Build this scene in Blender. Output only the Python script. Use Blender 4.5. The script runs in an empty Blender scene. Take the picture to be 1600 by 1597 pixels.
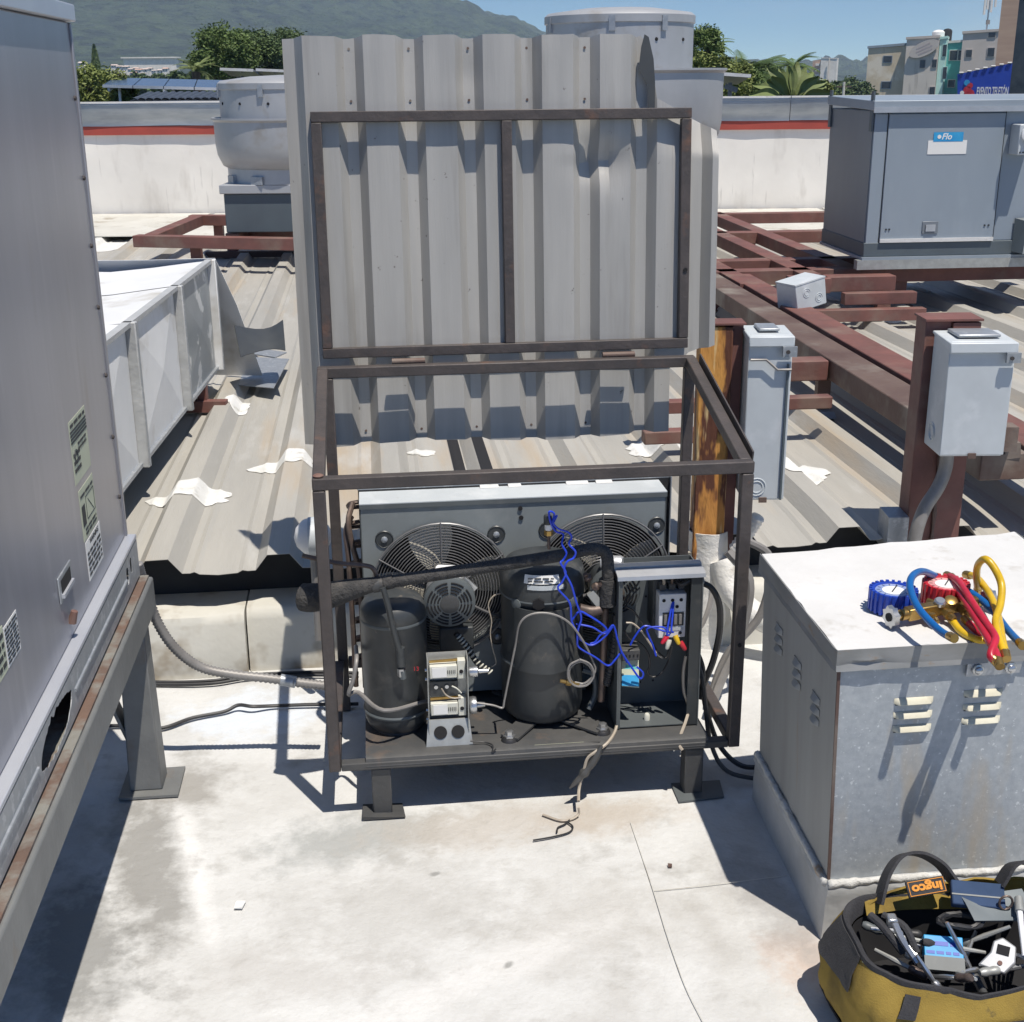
import bpy, math, random
from mathutils import Matrix, Vector, noise
R = math.radians
random.seed(7)
scene = bpy.context.scene

# ------------------------------------------------------------------ camera
cam_d = bpy.data.cameras.new('camera'); cam = bpy.data.objects.new('camera', cam_d)
scene.collection.objects.link(cam); scene.camera = cam
cam_d.sensor_fit = 'HORIZONTAL'; cam_d.sensor_width = 36.0; cam_d.lens = 45.0
cam_d.clip_start = 0.05; cam_d.clip_end = 20000
PITCH = 18.611
cam.matrix_world = Matrix.Translation((0, 0, 1.75)) @ Matrix.Rotation(R(90 - PITCH), 4, 'X') @ Matrix.Rotation(R(-0.5), 4, 'Z')

# ------------------------------------------------------------------ sky, sun, exposure
SUN = Vector((0.215, -0.31, 1.0)).normalized()
sun_el = math.asin(SUN.z); sun_az = math.atan2(SUN.x, SUN.y)
world = bpy.data.worlds.new('World'); scene.world = world; world.use_nodes = True
wt = world.node_tree; wt.nodes.clear()
wo = wt.nodes.new('ShaderNodeOutputWorld'); wb = wt.nodes.new('ShaderNodeBackground')
sky = wt.nodes.new('ShaderNodeTexSky'); sky.sky_type = 'NISHITA'; sky.sun_disc = False
sky.sun_elevation = sun_el; sky.sun_rotation = sun_az
sky.air_density = 0.4; sky.dust_density = 0.0; sky.ozone_density = 10.0; sky.altitude = 0
wb.inputs['Strength'].default_value = 0.125
hs = wt.nodes.new('ShaderNodeHueSaturation'); hs.inputs['Saturation'].default_value = 1.12; hs.inputs['Value'].default_value = 1.0
wt.links.new(sky.outputs[0], hs.inputs['Color'])
wc = wt.nodes.new('ShaderNodeTexCoord'); wm_ = wt.nodes.new('ShaderNodeMapping'); wm_.inputs['Scale'].default_value = (1.2, 1.2, 5.0)
wn = wt.nodes.new('ShaderNodeTexNoise'); wn.inputs['Scale'].default_value = 2.6; wn.inputs['Detail'].default_value = 6; wr = wt.nodes.new('ShaderNodeMapRange')
wr.inputs['From Min'].default_value = .50; wr.inputs['From Max'].default_value = .78; wr.inputs['To Max'].default_value = .45
wx = wt.nodes.new('ShaderNodeMix'); wx.data_type = 'RGBA'; wx.inputs['B'].default_value = (6.2, 6.6, 7.0, 1)      # thin high cloud all over the sky
wt.links.new(wc.outputs['Generated'], wm_.inputs['Vector']); wt.links.new(wm_.outputs[0], wn.inputs['Vector']); wt.links.new(wn.outputs['Fac'], wr.inputs['Value'])
wt.links.new(wr.outputs[0], wx.inputs['Factor']); wt.links.new(hs.outputs[0], wx.inputs['A']); wt.links.new(wx.outputs['Result'], wb.inputs['Color']); wt.links.new(wb.outputs[0], wo.inputs['Surface'])
sd = bpy.data.lights.new('sun', 'SUN'); sd.energy = 5.0; sd.angle = R(0.53); sd.color = (1.0, 0.965, 0.91)
so = bpy.data.objects.new('sun', sd); scene.collection.objects.link(so)
so.rotation_euler = SUN.to_track_quat('Z', 'Y').to_euler()
vs = scene.view_settings
vs.view_transform = 'Standard'; vs.look = 'None'; vs.gamma = 1.0; vs.use_curve_mapping = False; vs.exposure = 0.18
scene.cycles.max_bounces = 6; scene.cycles.diffuse_bounces = 3; scene.cycles.glossy_bounces = 3; scene.cycles.transmission_bounces = 2; scene.cycles.volume_bounces = 0; scene.cycles.transparent_max_bounces = 4

# ------------------------------------------------------------------ helpers
ORG = Vector((-0.33, 2.80, 0)); YAW = R(6.2)
ML = Matrix.Translation(ORG) @ Matrix.Rotation(YAW, 4, 'Z')      # yard grid: the cage, curb and ribbed roof share it
I4 = Matrix.Identity(4)
WM = {}

class MB:
    def __init__(s): s.v = []; s.f = []
    def add(s, vs_, fs_):
        n = len(s.v); s.v += [tuple(x) for x in vs_]; s.f += [tuple(i + n for i in f) for f in fs_]; return s
    def box(s, x0, x1, y0, y1, z0, z1):
        return s.add([(x0,y0,z0),(x1,y0,z0),(x1,y1,z0),(x0,y1,z0),(x0,y0,z1),(x1,y0,z1),(x1,y1,z1),(x0,y1,z1)],
            [(0,3,2,1),(4,5,6,7),(0,1,5,4),(1,2,6,5),(2,3,7,6),(3,0,4,7)])
    def hexa(s, b, t):          # 4 bottom corners, 4 top corners (counter-clockwise from above)
        return s.add(list(b) + list(t), [(0,3,2,1),(4,5,6,7),(0,1,5,4),(1,2,6,5),(2,3,7,6),(3,0,4,7)])
    def beam(s, p0, p1, w, h, up=(0,0,1)):
        p0 = Vector(p0); p1 = Vector(p1); d = (p1 - p0).normalized(); up = Vector(up)
        sx = d.cross(up)
        if sx.length < 1e-4: sx = d.cross(Vector((0,1,0)))
        sx.normalize(); uz = sx.cross(d); a = sx * w / 2; b = uz * h / 2
        return s.hexa([p0-a-b, p0+a-b, p1+a-b, p1-a-b], [p0-a+b, p0+a+b, p1+a+b, p1-a+b])
    def tube(s, pts, r, n=8, cap=True):
        pts = [Vector(p) for p in pts]; m = len(pts)
        rr = r if isinstance(r, (list, tuple)) else [r] * m
        t0 = (pts[1] - pts[0]).normalized()
        a = t0.orthogonal().normalized(); base = len(s.v)
        for i, p in enumerate(pts):
            t = (pts[min(i+1, m-1)] - pts[max(i-1, 0)])
            t = t.normalized() if t.length > 1e-9 else t0
            a = (a - t * a.dot(t)); a = a.normalized() if a.length > 1e-6 else t.orthogonal().normalized()
            b = t.cross(a)
            for k in range(n):
                q = 2 * math.pi * k / n
                s.v.append(tuple(p + (a * math.cos(q) + b * math.sin(q)) * rr[i]))
        for i in range(m - 1):
            for k in range(n):
                k2 = (k + 1) % n
                s.f.append((base+i*n+k, base+i*n+k2, base+(i+1)*n+k2, base+(i+1)*n+k))
        if cap:
            s.f.append(tuple(base + k for k in reversed(range(n))))
            s.f.append(tuple(base + (m-1)*n + k for k in range(n)))
        return s
    def lathe(s, prof, n=32, M=None, cap=True):
        base = len(s.v); M = M or I4
        for (r, z) in prof:
            for k in range(n):
                q = 2 * math.pi * k / n
                s.v.append(tuple(M @ Vector((r * math.cos(q), r * math.sin(q), z))))
        m = len(prof)
        for i in range(m - 1):
            for k in range(n):
                k2 = (k + 1) % n
                s.f.append((base+i*n+k, base+i*n+k2, base+(i+1)*n+k2, base+(i+1)*n+k))
        if cap:
            s.f.append(tuple(base + k for k in reversed(range(n))))
            s.f.append(tuple(base + (m-1)*n + k for k in range(n)))
        return s
    def prism(s, poly, z0, z1, M=None):
        M = M or I4; n = len(poly); base = len(s.v)
        for z in (z0, z1):
            for (x, y) in poly: s.v.append(tuple(M @ Vector((x, y, z))))
        s.f.append(tuple(base + k for k in reversed(range(n)))); s.f.append(tuple(base + n + k for k in range(n)))
        for k in range(n):
            k2 = (k + 1) % n; s.f.append((base+k, base+k2, base+n+k2, base+n+k))
        return s
    def grid(s, rows):          # rows of points -> quads
        base = len(s.v); nr = len(rows); nc = len(rows[0])
        for r_ in rows: s.v += [tuple(p) for p in r_]
        for i in range(nr - 1):
            for j in range(nc - 1):
                a = base + i * nc + j; s.f.append((a, a + 1, a + nc + 1, a + nc))
        return s
    def ribbon(s, pts, w, t, side):   # flat strap along pts, width along side vectors
        pts = [Vector(p) for p in pts]; m = len(pts); base = len(s.v)
        for i, p in enumerate(pts):
            d = (pts[min(i+1, m-1)] - pts[max(i-1, 0)]).normalized()
            sd_ = Vector(side[i] if isinstance(side, list) else side); sd_ = (sd_ - d * sd_.dot(d)).normalized()
            nn = d.cross(sd_)
            for (a, b) in ((-1,-1),(1,-1),(1,1),(-1,1)): s.v.append(tuple(p + sd_ * a * w / 2 + nn * b * t / 2))
        for i in range(m - 1):
            for k in range(4):
                k2 = (k + 1) % 4; s.f.append((base+i*4+k, base+i*4+k2, base+(i+1)*4+k2, base+(i+1)*4+k))
        s.f.append((base, base+3, base+2, base+1)); e = base + (m-1)*4; s.f.append((e, e+1, e+2, e+3))
        return s
    def mesh(s, name, ang=40):
        me = bpy.data.meshes.new(name); me.from_pydata(s.v, [], s.f); me.update()
        me.polygons.foreach_set('use_smooth', [True] * len(me.polygons))
        me.set_sharp_from_angle(angle=R(ang)); return me

def rotM(axis, deg, loc=(0,0,0)): return Matrix.Translation(loc) @ Matrix.Rotation(R(deg), 4, axis)
def axisM(p, d):                # frame at p whose z runs along d
    return Matrix.Translation(p) @ Vector(d).to_track_quat('Z', 'Y').to_matrix().to_4x4()
def crom(pts, k=6, closed=False):
    pts = [Vector(p) for p in pts]; out = []; n = len(pts)
    for i in range(n if closed else n - 1):
        p0 = pts[(i-1) % n] if closed or i > 0 else pts[0] * 2 - pts[1]
        p1 = pts[i]; p2 = pts[(i+1) % n]
        p3 = pts[(i+2) % n] if closed or i + 2 < n else pts[-1] * 2 - pts[-2]
        for j in range(k):
            t = j / k
            out.append(0.5 * ((2*p1) + (p2-p0)*t + (2*p0-5*p1+4*p2-p3)*t*t + (3*p1-p0-3*p2+p3)*t**3))
    if not closed: out.append(pts[-1])
    return out
def put(name, geo, mat, parent=None, M=None, bev=0, solid=0, ang=40):
    me = geo.mesh(name, ang) if isinstance(geo, MB) else geo
    if mat is not None and len(me.materials) == 0: me.materials.append(mat)
    o = bpy.data.objects.new(name, me); scene.collection.objects.link(o)
    M = ML if M is None else M
    o.matrix_basis = M; WM[o.name] = M
    if parent is not None:
        o.parent = parent; o.matrix_parent_inverse = WM[parent.name].inverted()
    if solid:
        m = o.modifiers.new('solid', 'SOLIDIFY'); m.thickness = solid; m.offset = 0
        e = o.modifiers.new('split', 'EDGE_SPLIT'); e.split_angle = R(max(ang, 15)); e.use_edge_sharp = True
    if bev:
        m = o.modifiers.new('bevel', 'BEVEL'); m.width = bev; m.segments = 2; m.limit_method = 'ANGLE'; m.angle_limit = R(40)
    return o
def tag(o, label=None, cat=None, group=None, kind=None):
    if label: o['label'] = label
    if cat: o['category'] = cat
    if group: o['group'] = group
    if kind: o['kind'] = kind
    return o
def thing(name, loc, label, cat, group=None, M=None):
    o = bpy.data.objects.new(name, None); scene.collection.objects.link(o); o.empty_display_size = 0.1
    m = (ML if M is None else M) @ Matrix.Translation(loc); o.matrix_basis = m; WM[o.name] = m
    return tag(o, label, cat, group)
def copy_tree(o, T, parent=None):       # T moves the world matrix
    c = o.copy(); scene.collection.objects.link(c); WM[c.name] = T @ WM[o.name]
    c.matrix_basis = WM[c.name]; c.parent = parent
    if parent is not None: c.matrix_parent_inverse = WM[parent.name].inverted()
    for ch in [x for x in scene.objects if x.parent == o]: copy_tree(ch, T, c)
    return c
def lettering(text, size, mat, M, parent, name='lettering', bold=0.0, align='CENTER', sx=1.0, shear=0, width=None):
    cu = bpy.data.curves.new('t', 'FONT'); cu.body = text; cu.size = size; cu.align_x = align; cu.align_y = 'CENTER'
    cu.extrude = 0.0004 * max(1, size * 10); cu.offset = bold; cu.shear = shear; cu.resolution_u = 3
    ob = bpy.data.objects.new('t', cu); scene.collection.objects.link(ob)
    dg = bpy.context.evaluated_depsgraph_get(); me = bpy.data.meshes.new_from_object(ob.evaluated_get(dg))
    bpy.data.objects.remove(ob); bpy.data.curves.remove(cu)
    if width: sx = width / (max(v.co.x for v in me.vertices) - min(v.co.x for v in me.vertices))
    for v in me.vertices: v.co.x *= sx
    me.materials.clear(); me.materials.append(mat)
    return put(name, me, mat, parent, M)

# ------------------------------------------------------------------ materials
def mat(name, c1, c2=None, scale=6, rough=0.6, metal=0.0, c3=None, s3=3, t3=(0.55, 0.65), bump=0.0, bscale=60,
        stretch=(1,1,1), contrast=(0.35, 0.65), stretch3=None, detail=4, c4=None, s4=8, t4=(0.6, 0.7), spec=0.5, stretch4=None, bdist=0.01):
    m = bpy.data.materials.new(name); m.use_nodes = True; nt = m.node_tree; N = nt.nodes; Lk = nt.links
    b = N['Principled BSDF']; b.inputs['Roughness'].default_value = rough; b.inputs['Metallic'].default_value = metal
    b.inputs['Specular IOR Level'].default_value = spec
    tc = N.new('ShaderNodeTexCoord')
    def ns(sc, st, dt=detail, off=0.0):
        mp = N.new('ShaderNodeMapping'); mp.inputs['Scale'].default_value = st; mp.inputs['Location'].default_value = (off, off*1.7, off*.6)
        Lk.new(tc.outputs['Object'], mp.inputs['Vector'])
        n = N.new('ShaderNodeTexNoise'); n.inputs['Scale'].default_value = sc; n.inputs['Detail'].default_value = dt
        n.inputs['Roughness'].default_value = 0.62
        Lk.new(mp.outputs[0], n.inputs['Vector']); return n.outputs['Fac']
    def ramp(f, lo, hi):
        r_ = N.new('ShaderNodeMapRange'); r_.inputs['From Min'].default_value = lo; r_.inputs['From Max'].default_value = hi
        Lk.new(f, r_.inputs['Value']); return r_.outputs[0]
    def mix(f, a, c):
        x = N.new('ShaderNodeMix'); x.data_type = 'RGBA'; Lk.new(f, x.inputs['Factor'])
        if isinstance(a, tuple): x.inputs['A'].default_value = (*a, 1)
        else: Lk.new(a, x.inputs['A'])
        x.inputs['B'].default_value = (*c, 1); return x.outputs['Result']
    col = c1
    if c2 is not None: col = mix(ramp(ns(scale, stretch), *contrast), c1, c2)
    if c3 is not None: col = mix(ramp(ns(s3, stretch3 or stretch, off=5.3), *t3), col, c3)
    if c4 is not None: col = mix(ramp(ns(s4, stretch4 or (1,1,1), off=11.1), *t4), col, c4)
    if isinstance(col, tuple): b.inputs['Base Color'].default_value = (*col, 1)
    else: Lk.new(col, b.inputs['Base Color'])
    if bump:
        bp = N.new('ShaderNodeBump'); bp.inputs['Strength'].default_value = bump; bp.inputs['Distance'].default_value = bdist
        Lk.new(ns(bscale, stretch, 3), bp.inputs['Height']); Lk.new(bp.outputs[0], b.inputs['Normal'])
    return m

m_slab = mat('slab_coating', (.58,.585,.575), (.49,.49,.475), 3.2, .78, contrast=(.40,.66), c3=(.39,.385,.365), s3=9, t3=(.55,.74), bump=.5, bscale=24, c4=(.34,.325,.295), s4=2.0, t4=(.59,.82), detail=8)
m_skirt = mat('curb_coating', (.58,.57,.52), (.5,.49,.44), 3, .7, c3=(.3,.26,.2), s3=4, t3=(.58,.72), bump=.3, bscale=12)
m_patch = mat('fresh_sealant', (.70,.70,.68), (.60,.60,.57), 9, .7, bump=.6, bscale=25, c3=(.45,.43,.38), s3=14, t3=(.62,.74))
m_roof = mat('weathered_zinc', (.42,.405,.365), (.345,.335,.305), 2.0, .55, .05, c3=(.42,.34,.24), s3=1.6, t3=(.54,.76), stretch=(3.2,.35,1), bump=.15, bscale=40, c4=(.49,.485,.46), s4=2.4, t4=(.58,.80), stretch4=(2.5,.6,1))
m_sheet = mat('lid_zinc', (.44,.43,.405), (.345,.34,.325), 3.0, .45, .12, c3=(.30,.29,.27), s3=4, t3=(.56,.72), stretch=(3,1,.22), bump=.08, bscale=60, c4=(.17,.155,.14), s4=42, t4=(.69,.73))
m_shadewall = mat('shade_dark_wall', (.03,.032,.035), (.02,.02,.022), 5, .85)  # near black stands for the shade below the roof edge
m_cage = mat('cage_primer', (.085,.072,.068), (.06,.053,.052), 14, .55, .15, c3=(.15,.085,.06), s3=9, t3=(.60,.74), bump=.2, bscale=60)
m_rustred = mat('red_oxide', (.19,.08,.065), (.13,.06,.05), 5, .65, .0, c3=(.20,.14,.11), s3=3, t3=(.5,.7), bump=.15, bscale=40)
m_rustbrown = mat('brown_rust', (.15,.105,.085), (.10,.06,.05), 4, .65, .1, c3=(.22,.19,.16), s3=3, t3=(.5,.66), bump=.2, bscale=40)
m_rustpost = mat('flaking_post', (.66,.34,.085), (.46,.19,.045), 6, .75, c3=(.11,.04,.022), s3=7, t3=(.52,.58), stretch=(1.6,1.6,.4), bump=.6, bscale=25, c4=(.80,.60,.30), s4=6, t4=(.55,.63), stretch4=(3,3,.35))
m_unit = mat('unit_paint', (.295,.30,.335), (.25,.255,.285), 2.5, .28, .22, c3=(.35,.355,.385), s3=6, t3=(.56,.76), stretch=(2,2,.22), bump=.05, bscale=8, c4=(.22,.205,.205), s4=3, t4=(.62,.80), stretch4=(2,2,.5))
m_unitcap = mat('unit_cap', (.50,.52,.56), (.45,.47,.52), 5, .3, .3)
m_galv = mat('galvanised', (.38,.40,.42), (.32,.345,.37), 26, .42, .45, c3=(.48,.50,.52), s3=40, t3=(.56,.66), bump=.05, bscale=60)
m_galvbox = mat('spangled_zinc', (.40,.43,.45), (.33,.36,.385), 55, .5, .12, c3=(.56,.59,.60), s3=95, t3=(.62,.67), bump=.06, bscale=80, c4=(.42,.36,.27), s4=3, t4=(.58,.75), stretch4=(2,2,.5))
m_whitetop = mat('white_roof_paint', (.65,.65,.64), (.59,.59,.58), 5, .6, c3=(.44,.42,.38), s3=8, t3=(.60,.74), bump=.25, bscale=18, c4=(.38,.35,.31), s4=3.5, t4=(.66,.80))
m_boxside = mat('stained_side', (.33,.34,.335), (.27,.275,.27), 3, .55, .1, stretch=(3,3,.3), c3=(.32,.24,.16), s3=5, t3=(.66,.76), stretch3=(4,4,.25))
m_caulk = mat('bitumen_flashing', (.47,.48,.48), (.38,.39,.39), 7, .5, .1, bump=.5, bscale=14, c3=(.34,.22,.14), s3=6, t3=(.66,.74))
m_duct = mat('white_duct_paint', (.76,.77,.77), (.68,.69,.69), 2.5, .5, .0, c3=(.48,.46,.41), s3=3, t3=(.55,.72), bump=.1, bscale=15)
m_ductbare = mat('bare_duct', (.36,.39,.41), (.30,.33,.35), 4, .4, .5, c3=(.7,.72,.72), s3=5, t3=(.56,.6))
m_acgrey = mat('blue_grey_paint', (.285,.33,.375), (.255,.30,.345), 2, .4, .1, c3=(.31,.355,.40), s3=3, t3=(.55,.75), stretch=(1,1,.4))
m_acgrey2 = mat('blue_grey_shade', (.20,.225,.25), (.17,.19,.215), 2, .45, .1, stretch=(1,1,.3))  # darker copy of the cabinet paint, puts shade into the side skin
m_fanhood = mat('spun_aluminium', (.46,.47,.48), (.40,.41,.42), 3, .45, .35, c3=(.36,.34,.31), s3=4, t3=(.56,.72), bump=.04, bscale=20)
m_fandark = mat('fan_base_paint', (.10,.125,.14), (.085,.105,.12), 3, .5, .1)
m_box = mat('disconnect_paint', (.54,.58,.60), (.48,.515,.535), 5, .45, .05, c3=(.60,.63,.65), s3=7, t3=(.55,.7), c4=(.36,.35,.33), s4=9, t4=(.70,.80), stretch4=(1,1,.5))
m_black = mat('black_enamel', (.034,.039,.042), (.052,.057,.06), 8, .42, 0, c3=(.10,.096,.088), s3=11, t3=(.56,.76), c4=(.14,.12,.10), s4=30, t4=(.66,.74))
m_blackpan = mat('dusty_black_pan', (.05,.052,.054), (.075,.074,.072), 7, .55, 0, c3=(.12,.09,.07), s3=6, t3=(.58,.7), bump=.1)
m_charcoal = mat('charcoal_paint', (.11,.125,.13), (.09,.102,.107), 6, .5, .05, c3=(.15,.16,.16), s3=7, t3=(.58,.75))
m_foam = mat('foam_insulation', (.035,.035,.036), (.06,.058,.056), 30, .9, bump=.9, bscale=70, c3=(.11,.10,.09), s3=20, t3=(.6,.72))
m_pipe = mat('aged_copper', (.14,.10,.085), (.10,.08,.07), 20, .5, .5, c3=(.20,.15,.12), s3=30, t3=(.55,.7))
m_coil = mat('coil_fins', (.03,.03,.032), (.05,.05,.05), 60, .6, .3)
m_wire = mat('guard_wire', (.19,.19,.195), (.14,.14,.145), 20, .4, .3)
m_steel = mat('bright_steel', (.55,.56,.57), (.45,.46,.47), 30, .3, .85)
m_alu = mat('satin_aluminium', (.55,.56,.57), (.48,.49,.5), 12, .4, .6)
m_zincplate = mat('zinc_plate', (.42,.43,.41), (.34,.345,.33), 25, .4, .4)
m_cream = mat('cream_plastic', (.62,.62,.55), (.55,.55,.48), 20, .5)
m_whitepl = mat('white_plastic', (.74,.75,.76), (.68,.69,.70), 10, .4)
m_blue = mat('blue_wire', (.02,.06,.62), (.015,.05,.5), 20, .4)
m_brass = mat('brass', (.45,.30,.10), (.33,.21,.07), 25, .32, .85)
m_gblue = mat('gauge_blue', (.015,.06,.42), (.012,.045,.33), 20, .45)
m_gred = mat('gauge_red', (.55,.03,.045), (.42,.022,.035), 20, .45)
m_hblue = mat('hose_blue', (.006,.11,.36), (.005,.09,.29), 15, .35)
m_hred = mat('hose_red', (.50,.018,.045), (.40,.014,.035), 15, .35)
m_hyel = mat('hose_yellow', (.66,.43,.015), (.52,.33,.012), 15, .35)
m_canvas = mat('yellow_canvas', (.30,.21,.05), (.24,.165,.04), 9, .95, c3=(.14,.10,.035), s3=6, t3=(.52,.70), bump=.25, bscale=330, c4=(.09,.075,.045), s4=16, t4=(.64,.74), spec=.2)
m_web = mat('black_webbing', (.028,.028,.032), (.04,.04,.044), 30, .85, bump=.3, bscale=220)
m_grey = mat('grey_conduit', (.26,.25,.24), (.21,.2,.19), 20, .5, .2)
m_white = mat('white_wrap', (.72,.71,.68), (.64,.63,.59), 12, .6, bump=.5, bscale=40, c3=(.45,.42,.37), s3=12, t3=(.6,.72))
m_plaster = mat('white_plaster', (.80,.775,.72), (.72,.695,.645), 1.5, .85, c3=(.58,.55,.50), s3=2.2, t3=(.55,.74), stretch3=(1.5,1,.5), bump=.5, bscale=3, c4=(.46,.44,.41), s4=4, t4=(.64,.75), stretch4=(4,1,.3))
m_band = mat('red_band', (.38,.065,.045), (.31,.055,.04), 3, .6)
m_coping = mat('zinc_coping', (.34,.38,.42), (.27,.30,.34), 2, .35, .5, c3=(.42,.45,.48), s3=2, t3=(.52,.7), stretch3=(.6,1,3))
m_label = mat('label_paper', (.50,.53,.40), (.46,.49,.37), 8, .6)
m_labelw = mat('label_white', (.74,.74,.72), None, 8, .5)
m_ink = mat('ink', (.03,.035,.04), None, 8, .6)
m_sky = mat('sky_blue_print', (.02,.25,.55), (.04,.34,.62), 14, .5)
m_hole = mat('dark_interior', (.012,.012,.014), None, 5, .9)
m_cable = mat('cable_rubber', (.02,.02,.022), (.03,.03,.032), 20, .5)
m_offwire = mat('off_white_wire', (.42,.37,.30), (.36,.31,.25), 20, .5)
m_fan = mat('fan_blade', (.60,.57,.48), (.50,.47,.39), 10, .5)
m_foil = mat('foil_tape', (.60,.62,.62), (.50,.52,.52), 20, .3, .7, bump=.4, bscale=50)
m_shadesheet = mat('shade_dark_sheet', (.05,.055,.06), (.075,.08,.08), 4, .5, .2)  # dark tone carries painted shade for the torn flap and curled sheet
m_navy = mat('navy_cloth', (.02,.045,.10), (.03,.06,.13), 12, .85)
def greek(n, u0, u1, w0, w1, M, parent, m=None, seed=1):      # rows of unreadable small print as thin raised bars
    rng = random.Random(seed); h = (w1 - w0) / n
    for k in range(n):
        x = u0
        while x < u1 - .002:
            l = rng.uniform(.12, .4) * (u1 - u0); e = min(u1, x + l)
            put('print_line', MB().box(x, e, w0 + k * h + h * .25, w0 + k * h + h * .75, .0003, .0009), m or m_ink, parent, M); x = e + .06 * (u1 - u0)
m_shroud = mat('shroud_paint', (.22,.245,.25), (.185,.205,.21), 6, .5, .05, c3=(.27,.285,.285), s3=7, t3=(.56,.75), c4=(.15,.14,.125), s4=5, t4=(.64,.76))
def add_spots(m, spots):          # dirt and repair marks with a place of their own on the slab
    nt = m.node_tree; N = nt.nodes; Lk = nt.links; b = N['Principled BSDF']; tc = N.new('ShaderNodeTexCoord')
    nz = N.new('ShaderNodeTexNoise'); nz.inputs['Scale'].default_value = 11; nz.inputs['Detail'].default_value = 7; nz.inputs['Roughness'].default_value = .68
    Lk.new(tc.outputs['Object'], nz.inputs['Vector'])
    for (p, ru, rv, rot, col, amt) in spots:
        mp = N.new('ShaderNodeMapping'); mp.vector_type = 'TEXTURE'; mp.inputs['Location'].default_value = (p[0], p[1], 0); mp.inputs['Rotation'].default_value = (0, 0, R(rot)); mp.inputs['Scale'].default_value = (ru, rv, 50)
        Lk.new(tc.outputs['Object'], mp.inputs['Vector'])
        ln = N.new('ShaderNodeVectorMath'); ln.operation = 'LENGTH'; Lk.new(mp.outputs[0], ln.inputs[0])
        ad = N.new('ShaderNodeMath'); ad.operation = 'MULTIPLY_ADD'; Lk.new(nz.outputs['Fac'], ad.inputs[0]); ad.inputs[1].default_value = -2.4; Lk.new(ln.outputs['Value'], ad.inputs[2])
        mr = N.new('ShaderNodeMapRange'); mr.inputs['From Min'].default_value = -.05; mr.inputs['From Max'].default_value = -.75; mr.inputs['To Max'].default_value = amt; Lk.new(ad.outputs[0], mr.inputs['Value'])
        x = N.new('ShaderNodeMix'); x.data_type = 'RGBA'; Lk.new(mr.outputs[0], x.inputs['Factor']); Lk.new(b.inputs['Base Color'].links[0].from_socket, x.inputs['A']); x.inputs['B'].default_value = (*col, 1)
        Lk.new(x.outputs['Result'], b.inputs['Base Color'])
add_spots(m_slab, [
    ((-0.3701,0.6046,0), .20, .16, 8, (.60,.65,.71), .9), ((-0.4557,-0.1219,0), .03, .42, 14, (.70,.70,.69), .7),
    ((-0.56,-0.1222,0), .10, .42, 14, (.25,.245,.23), .85), ((-0.6594,-0.432,0), .12, .3, 14, (.22,.22,.21), .8), ((-0.5062,0.2236,0), .10, .14, 0, (.30,.29,.27), .9),
    ((-0.0616,-0.0888,0), .25, .12, 6, (.30,.31,.30), .75), ((0.2693,-0.073,0), .34, .10, 6, (.42,.385,.34), .6), ((0.576,-0.0674,0), .20, .09, 6, (.42,.37,.31), .6),
    ((0.8913,-0.6638,0), .11, .13, 0, (.47,.34,.26), .6), ((0.8651,-0.4847,0), .08, .25, 10, (.30,.29,.28), .6), ((0.0243,-0.3813,0), .30, .18, 0, (.40,.395,.375), .6),
    ((0.41,-0.4973,0), .25, .16, 20, (.42,.41,.385), .55), ((-0.2055,-0.5708,0), .22, .10, -15, (.42,.41,.39), .55), ((0.9288,0.076,0), .16, .10, 0, (.40,.36,.31), .6), ((0.1619,-0.6357,0), .4, .06, 25, (.66,.66,.65), .5), ((0.1166,-0.258,0), .014, .008, 20, (.2,.2,.19), .7), ((0.2519,-0.5981,0), .012, .008, 40, (.2,.2,.19), .7)])

# ================================================================== SETTING
def struct(name, geo, m, M=None, **k): return tag(put(name, geo, m, None, M, **k), kind='structure')

# near roof slab with gently uneven coating; it stops under the curb
rows = []
for j in range(61):
    v = -2.9 + 3.85 * j / 60
    rows.append([(u, v, 0.004 * noise.noise(Vector((u * 1.1, v * 1.1, 0))) + 0.0015 * noise.noise(Vector((u * 6, v * 6, 3))) - 0.002)
                 for u in [-3.2 + 6.4 * i / 90 for i in range(91)]])
struct('roof_slab', MB().grid(rows), m_slab)
b = MB(); b.box(-3.2, 3.2, -2.9, 1.0, -8.0, -0.03)
tag(put('lower_building', b, m_plaster), 'plain white lower building that carries the flat coated roof terrace', 'building')
# curb along the foot of the ribbed roof
def curb_pts(u):
    n = noise.noise(Vector((u * 2.3, 1, 0))) * 0.008
    return [(u, 0.865 + n, -0.01), (u, 0.872 + n, 0.17), (u, 0.885 + n, 0.195), (u, 0.90, 0.203 + n), (u, 1.06, 0.207)]
for nm, u0, u1, lab in (('concrete_curb', -1.75, -0.405, 'pale coated curb beside the left stand under the roof edge'),
                        ('concrete_curb', -0.40, 2.9, 'pale coated curb running behind the open cage')):
    rows = [[(p[0], p[1] - (0.0 if u0 < -1 else -0.03), p[2]) for p in curb_pts(u0 + (u1 - u0) * i / 40)] for i in range(41)]
    g = MB().grid([list(c) for c in zip(*rows)])
    for uu in (u0, u1):
        pts = [(p[0], p[1] - (0.0 if u0 < -1 else -0.03), p[2]) for p in curb_pts(uu)] + [(uu, 1.06, -0.01)]
        g.add(pts, [tuple(range(len(pts))) if uu == u0 else tuple(reversed(range(len(pts))))])
    tag(put(nm, g, m_skirt, solid=0), lab, 'curb', 'curb sections')
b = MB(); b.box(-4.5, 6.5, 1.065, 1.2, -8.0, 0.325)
tag(put('recess_wall', b, m_shadewall), 'recessed wall painted near black as shade under the front edge of the ribbed roof', 'wall')

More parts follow.
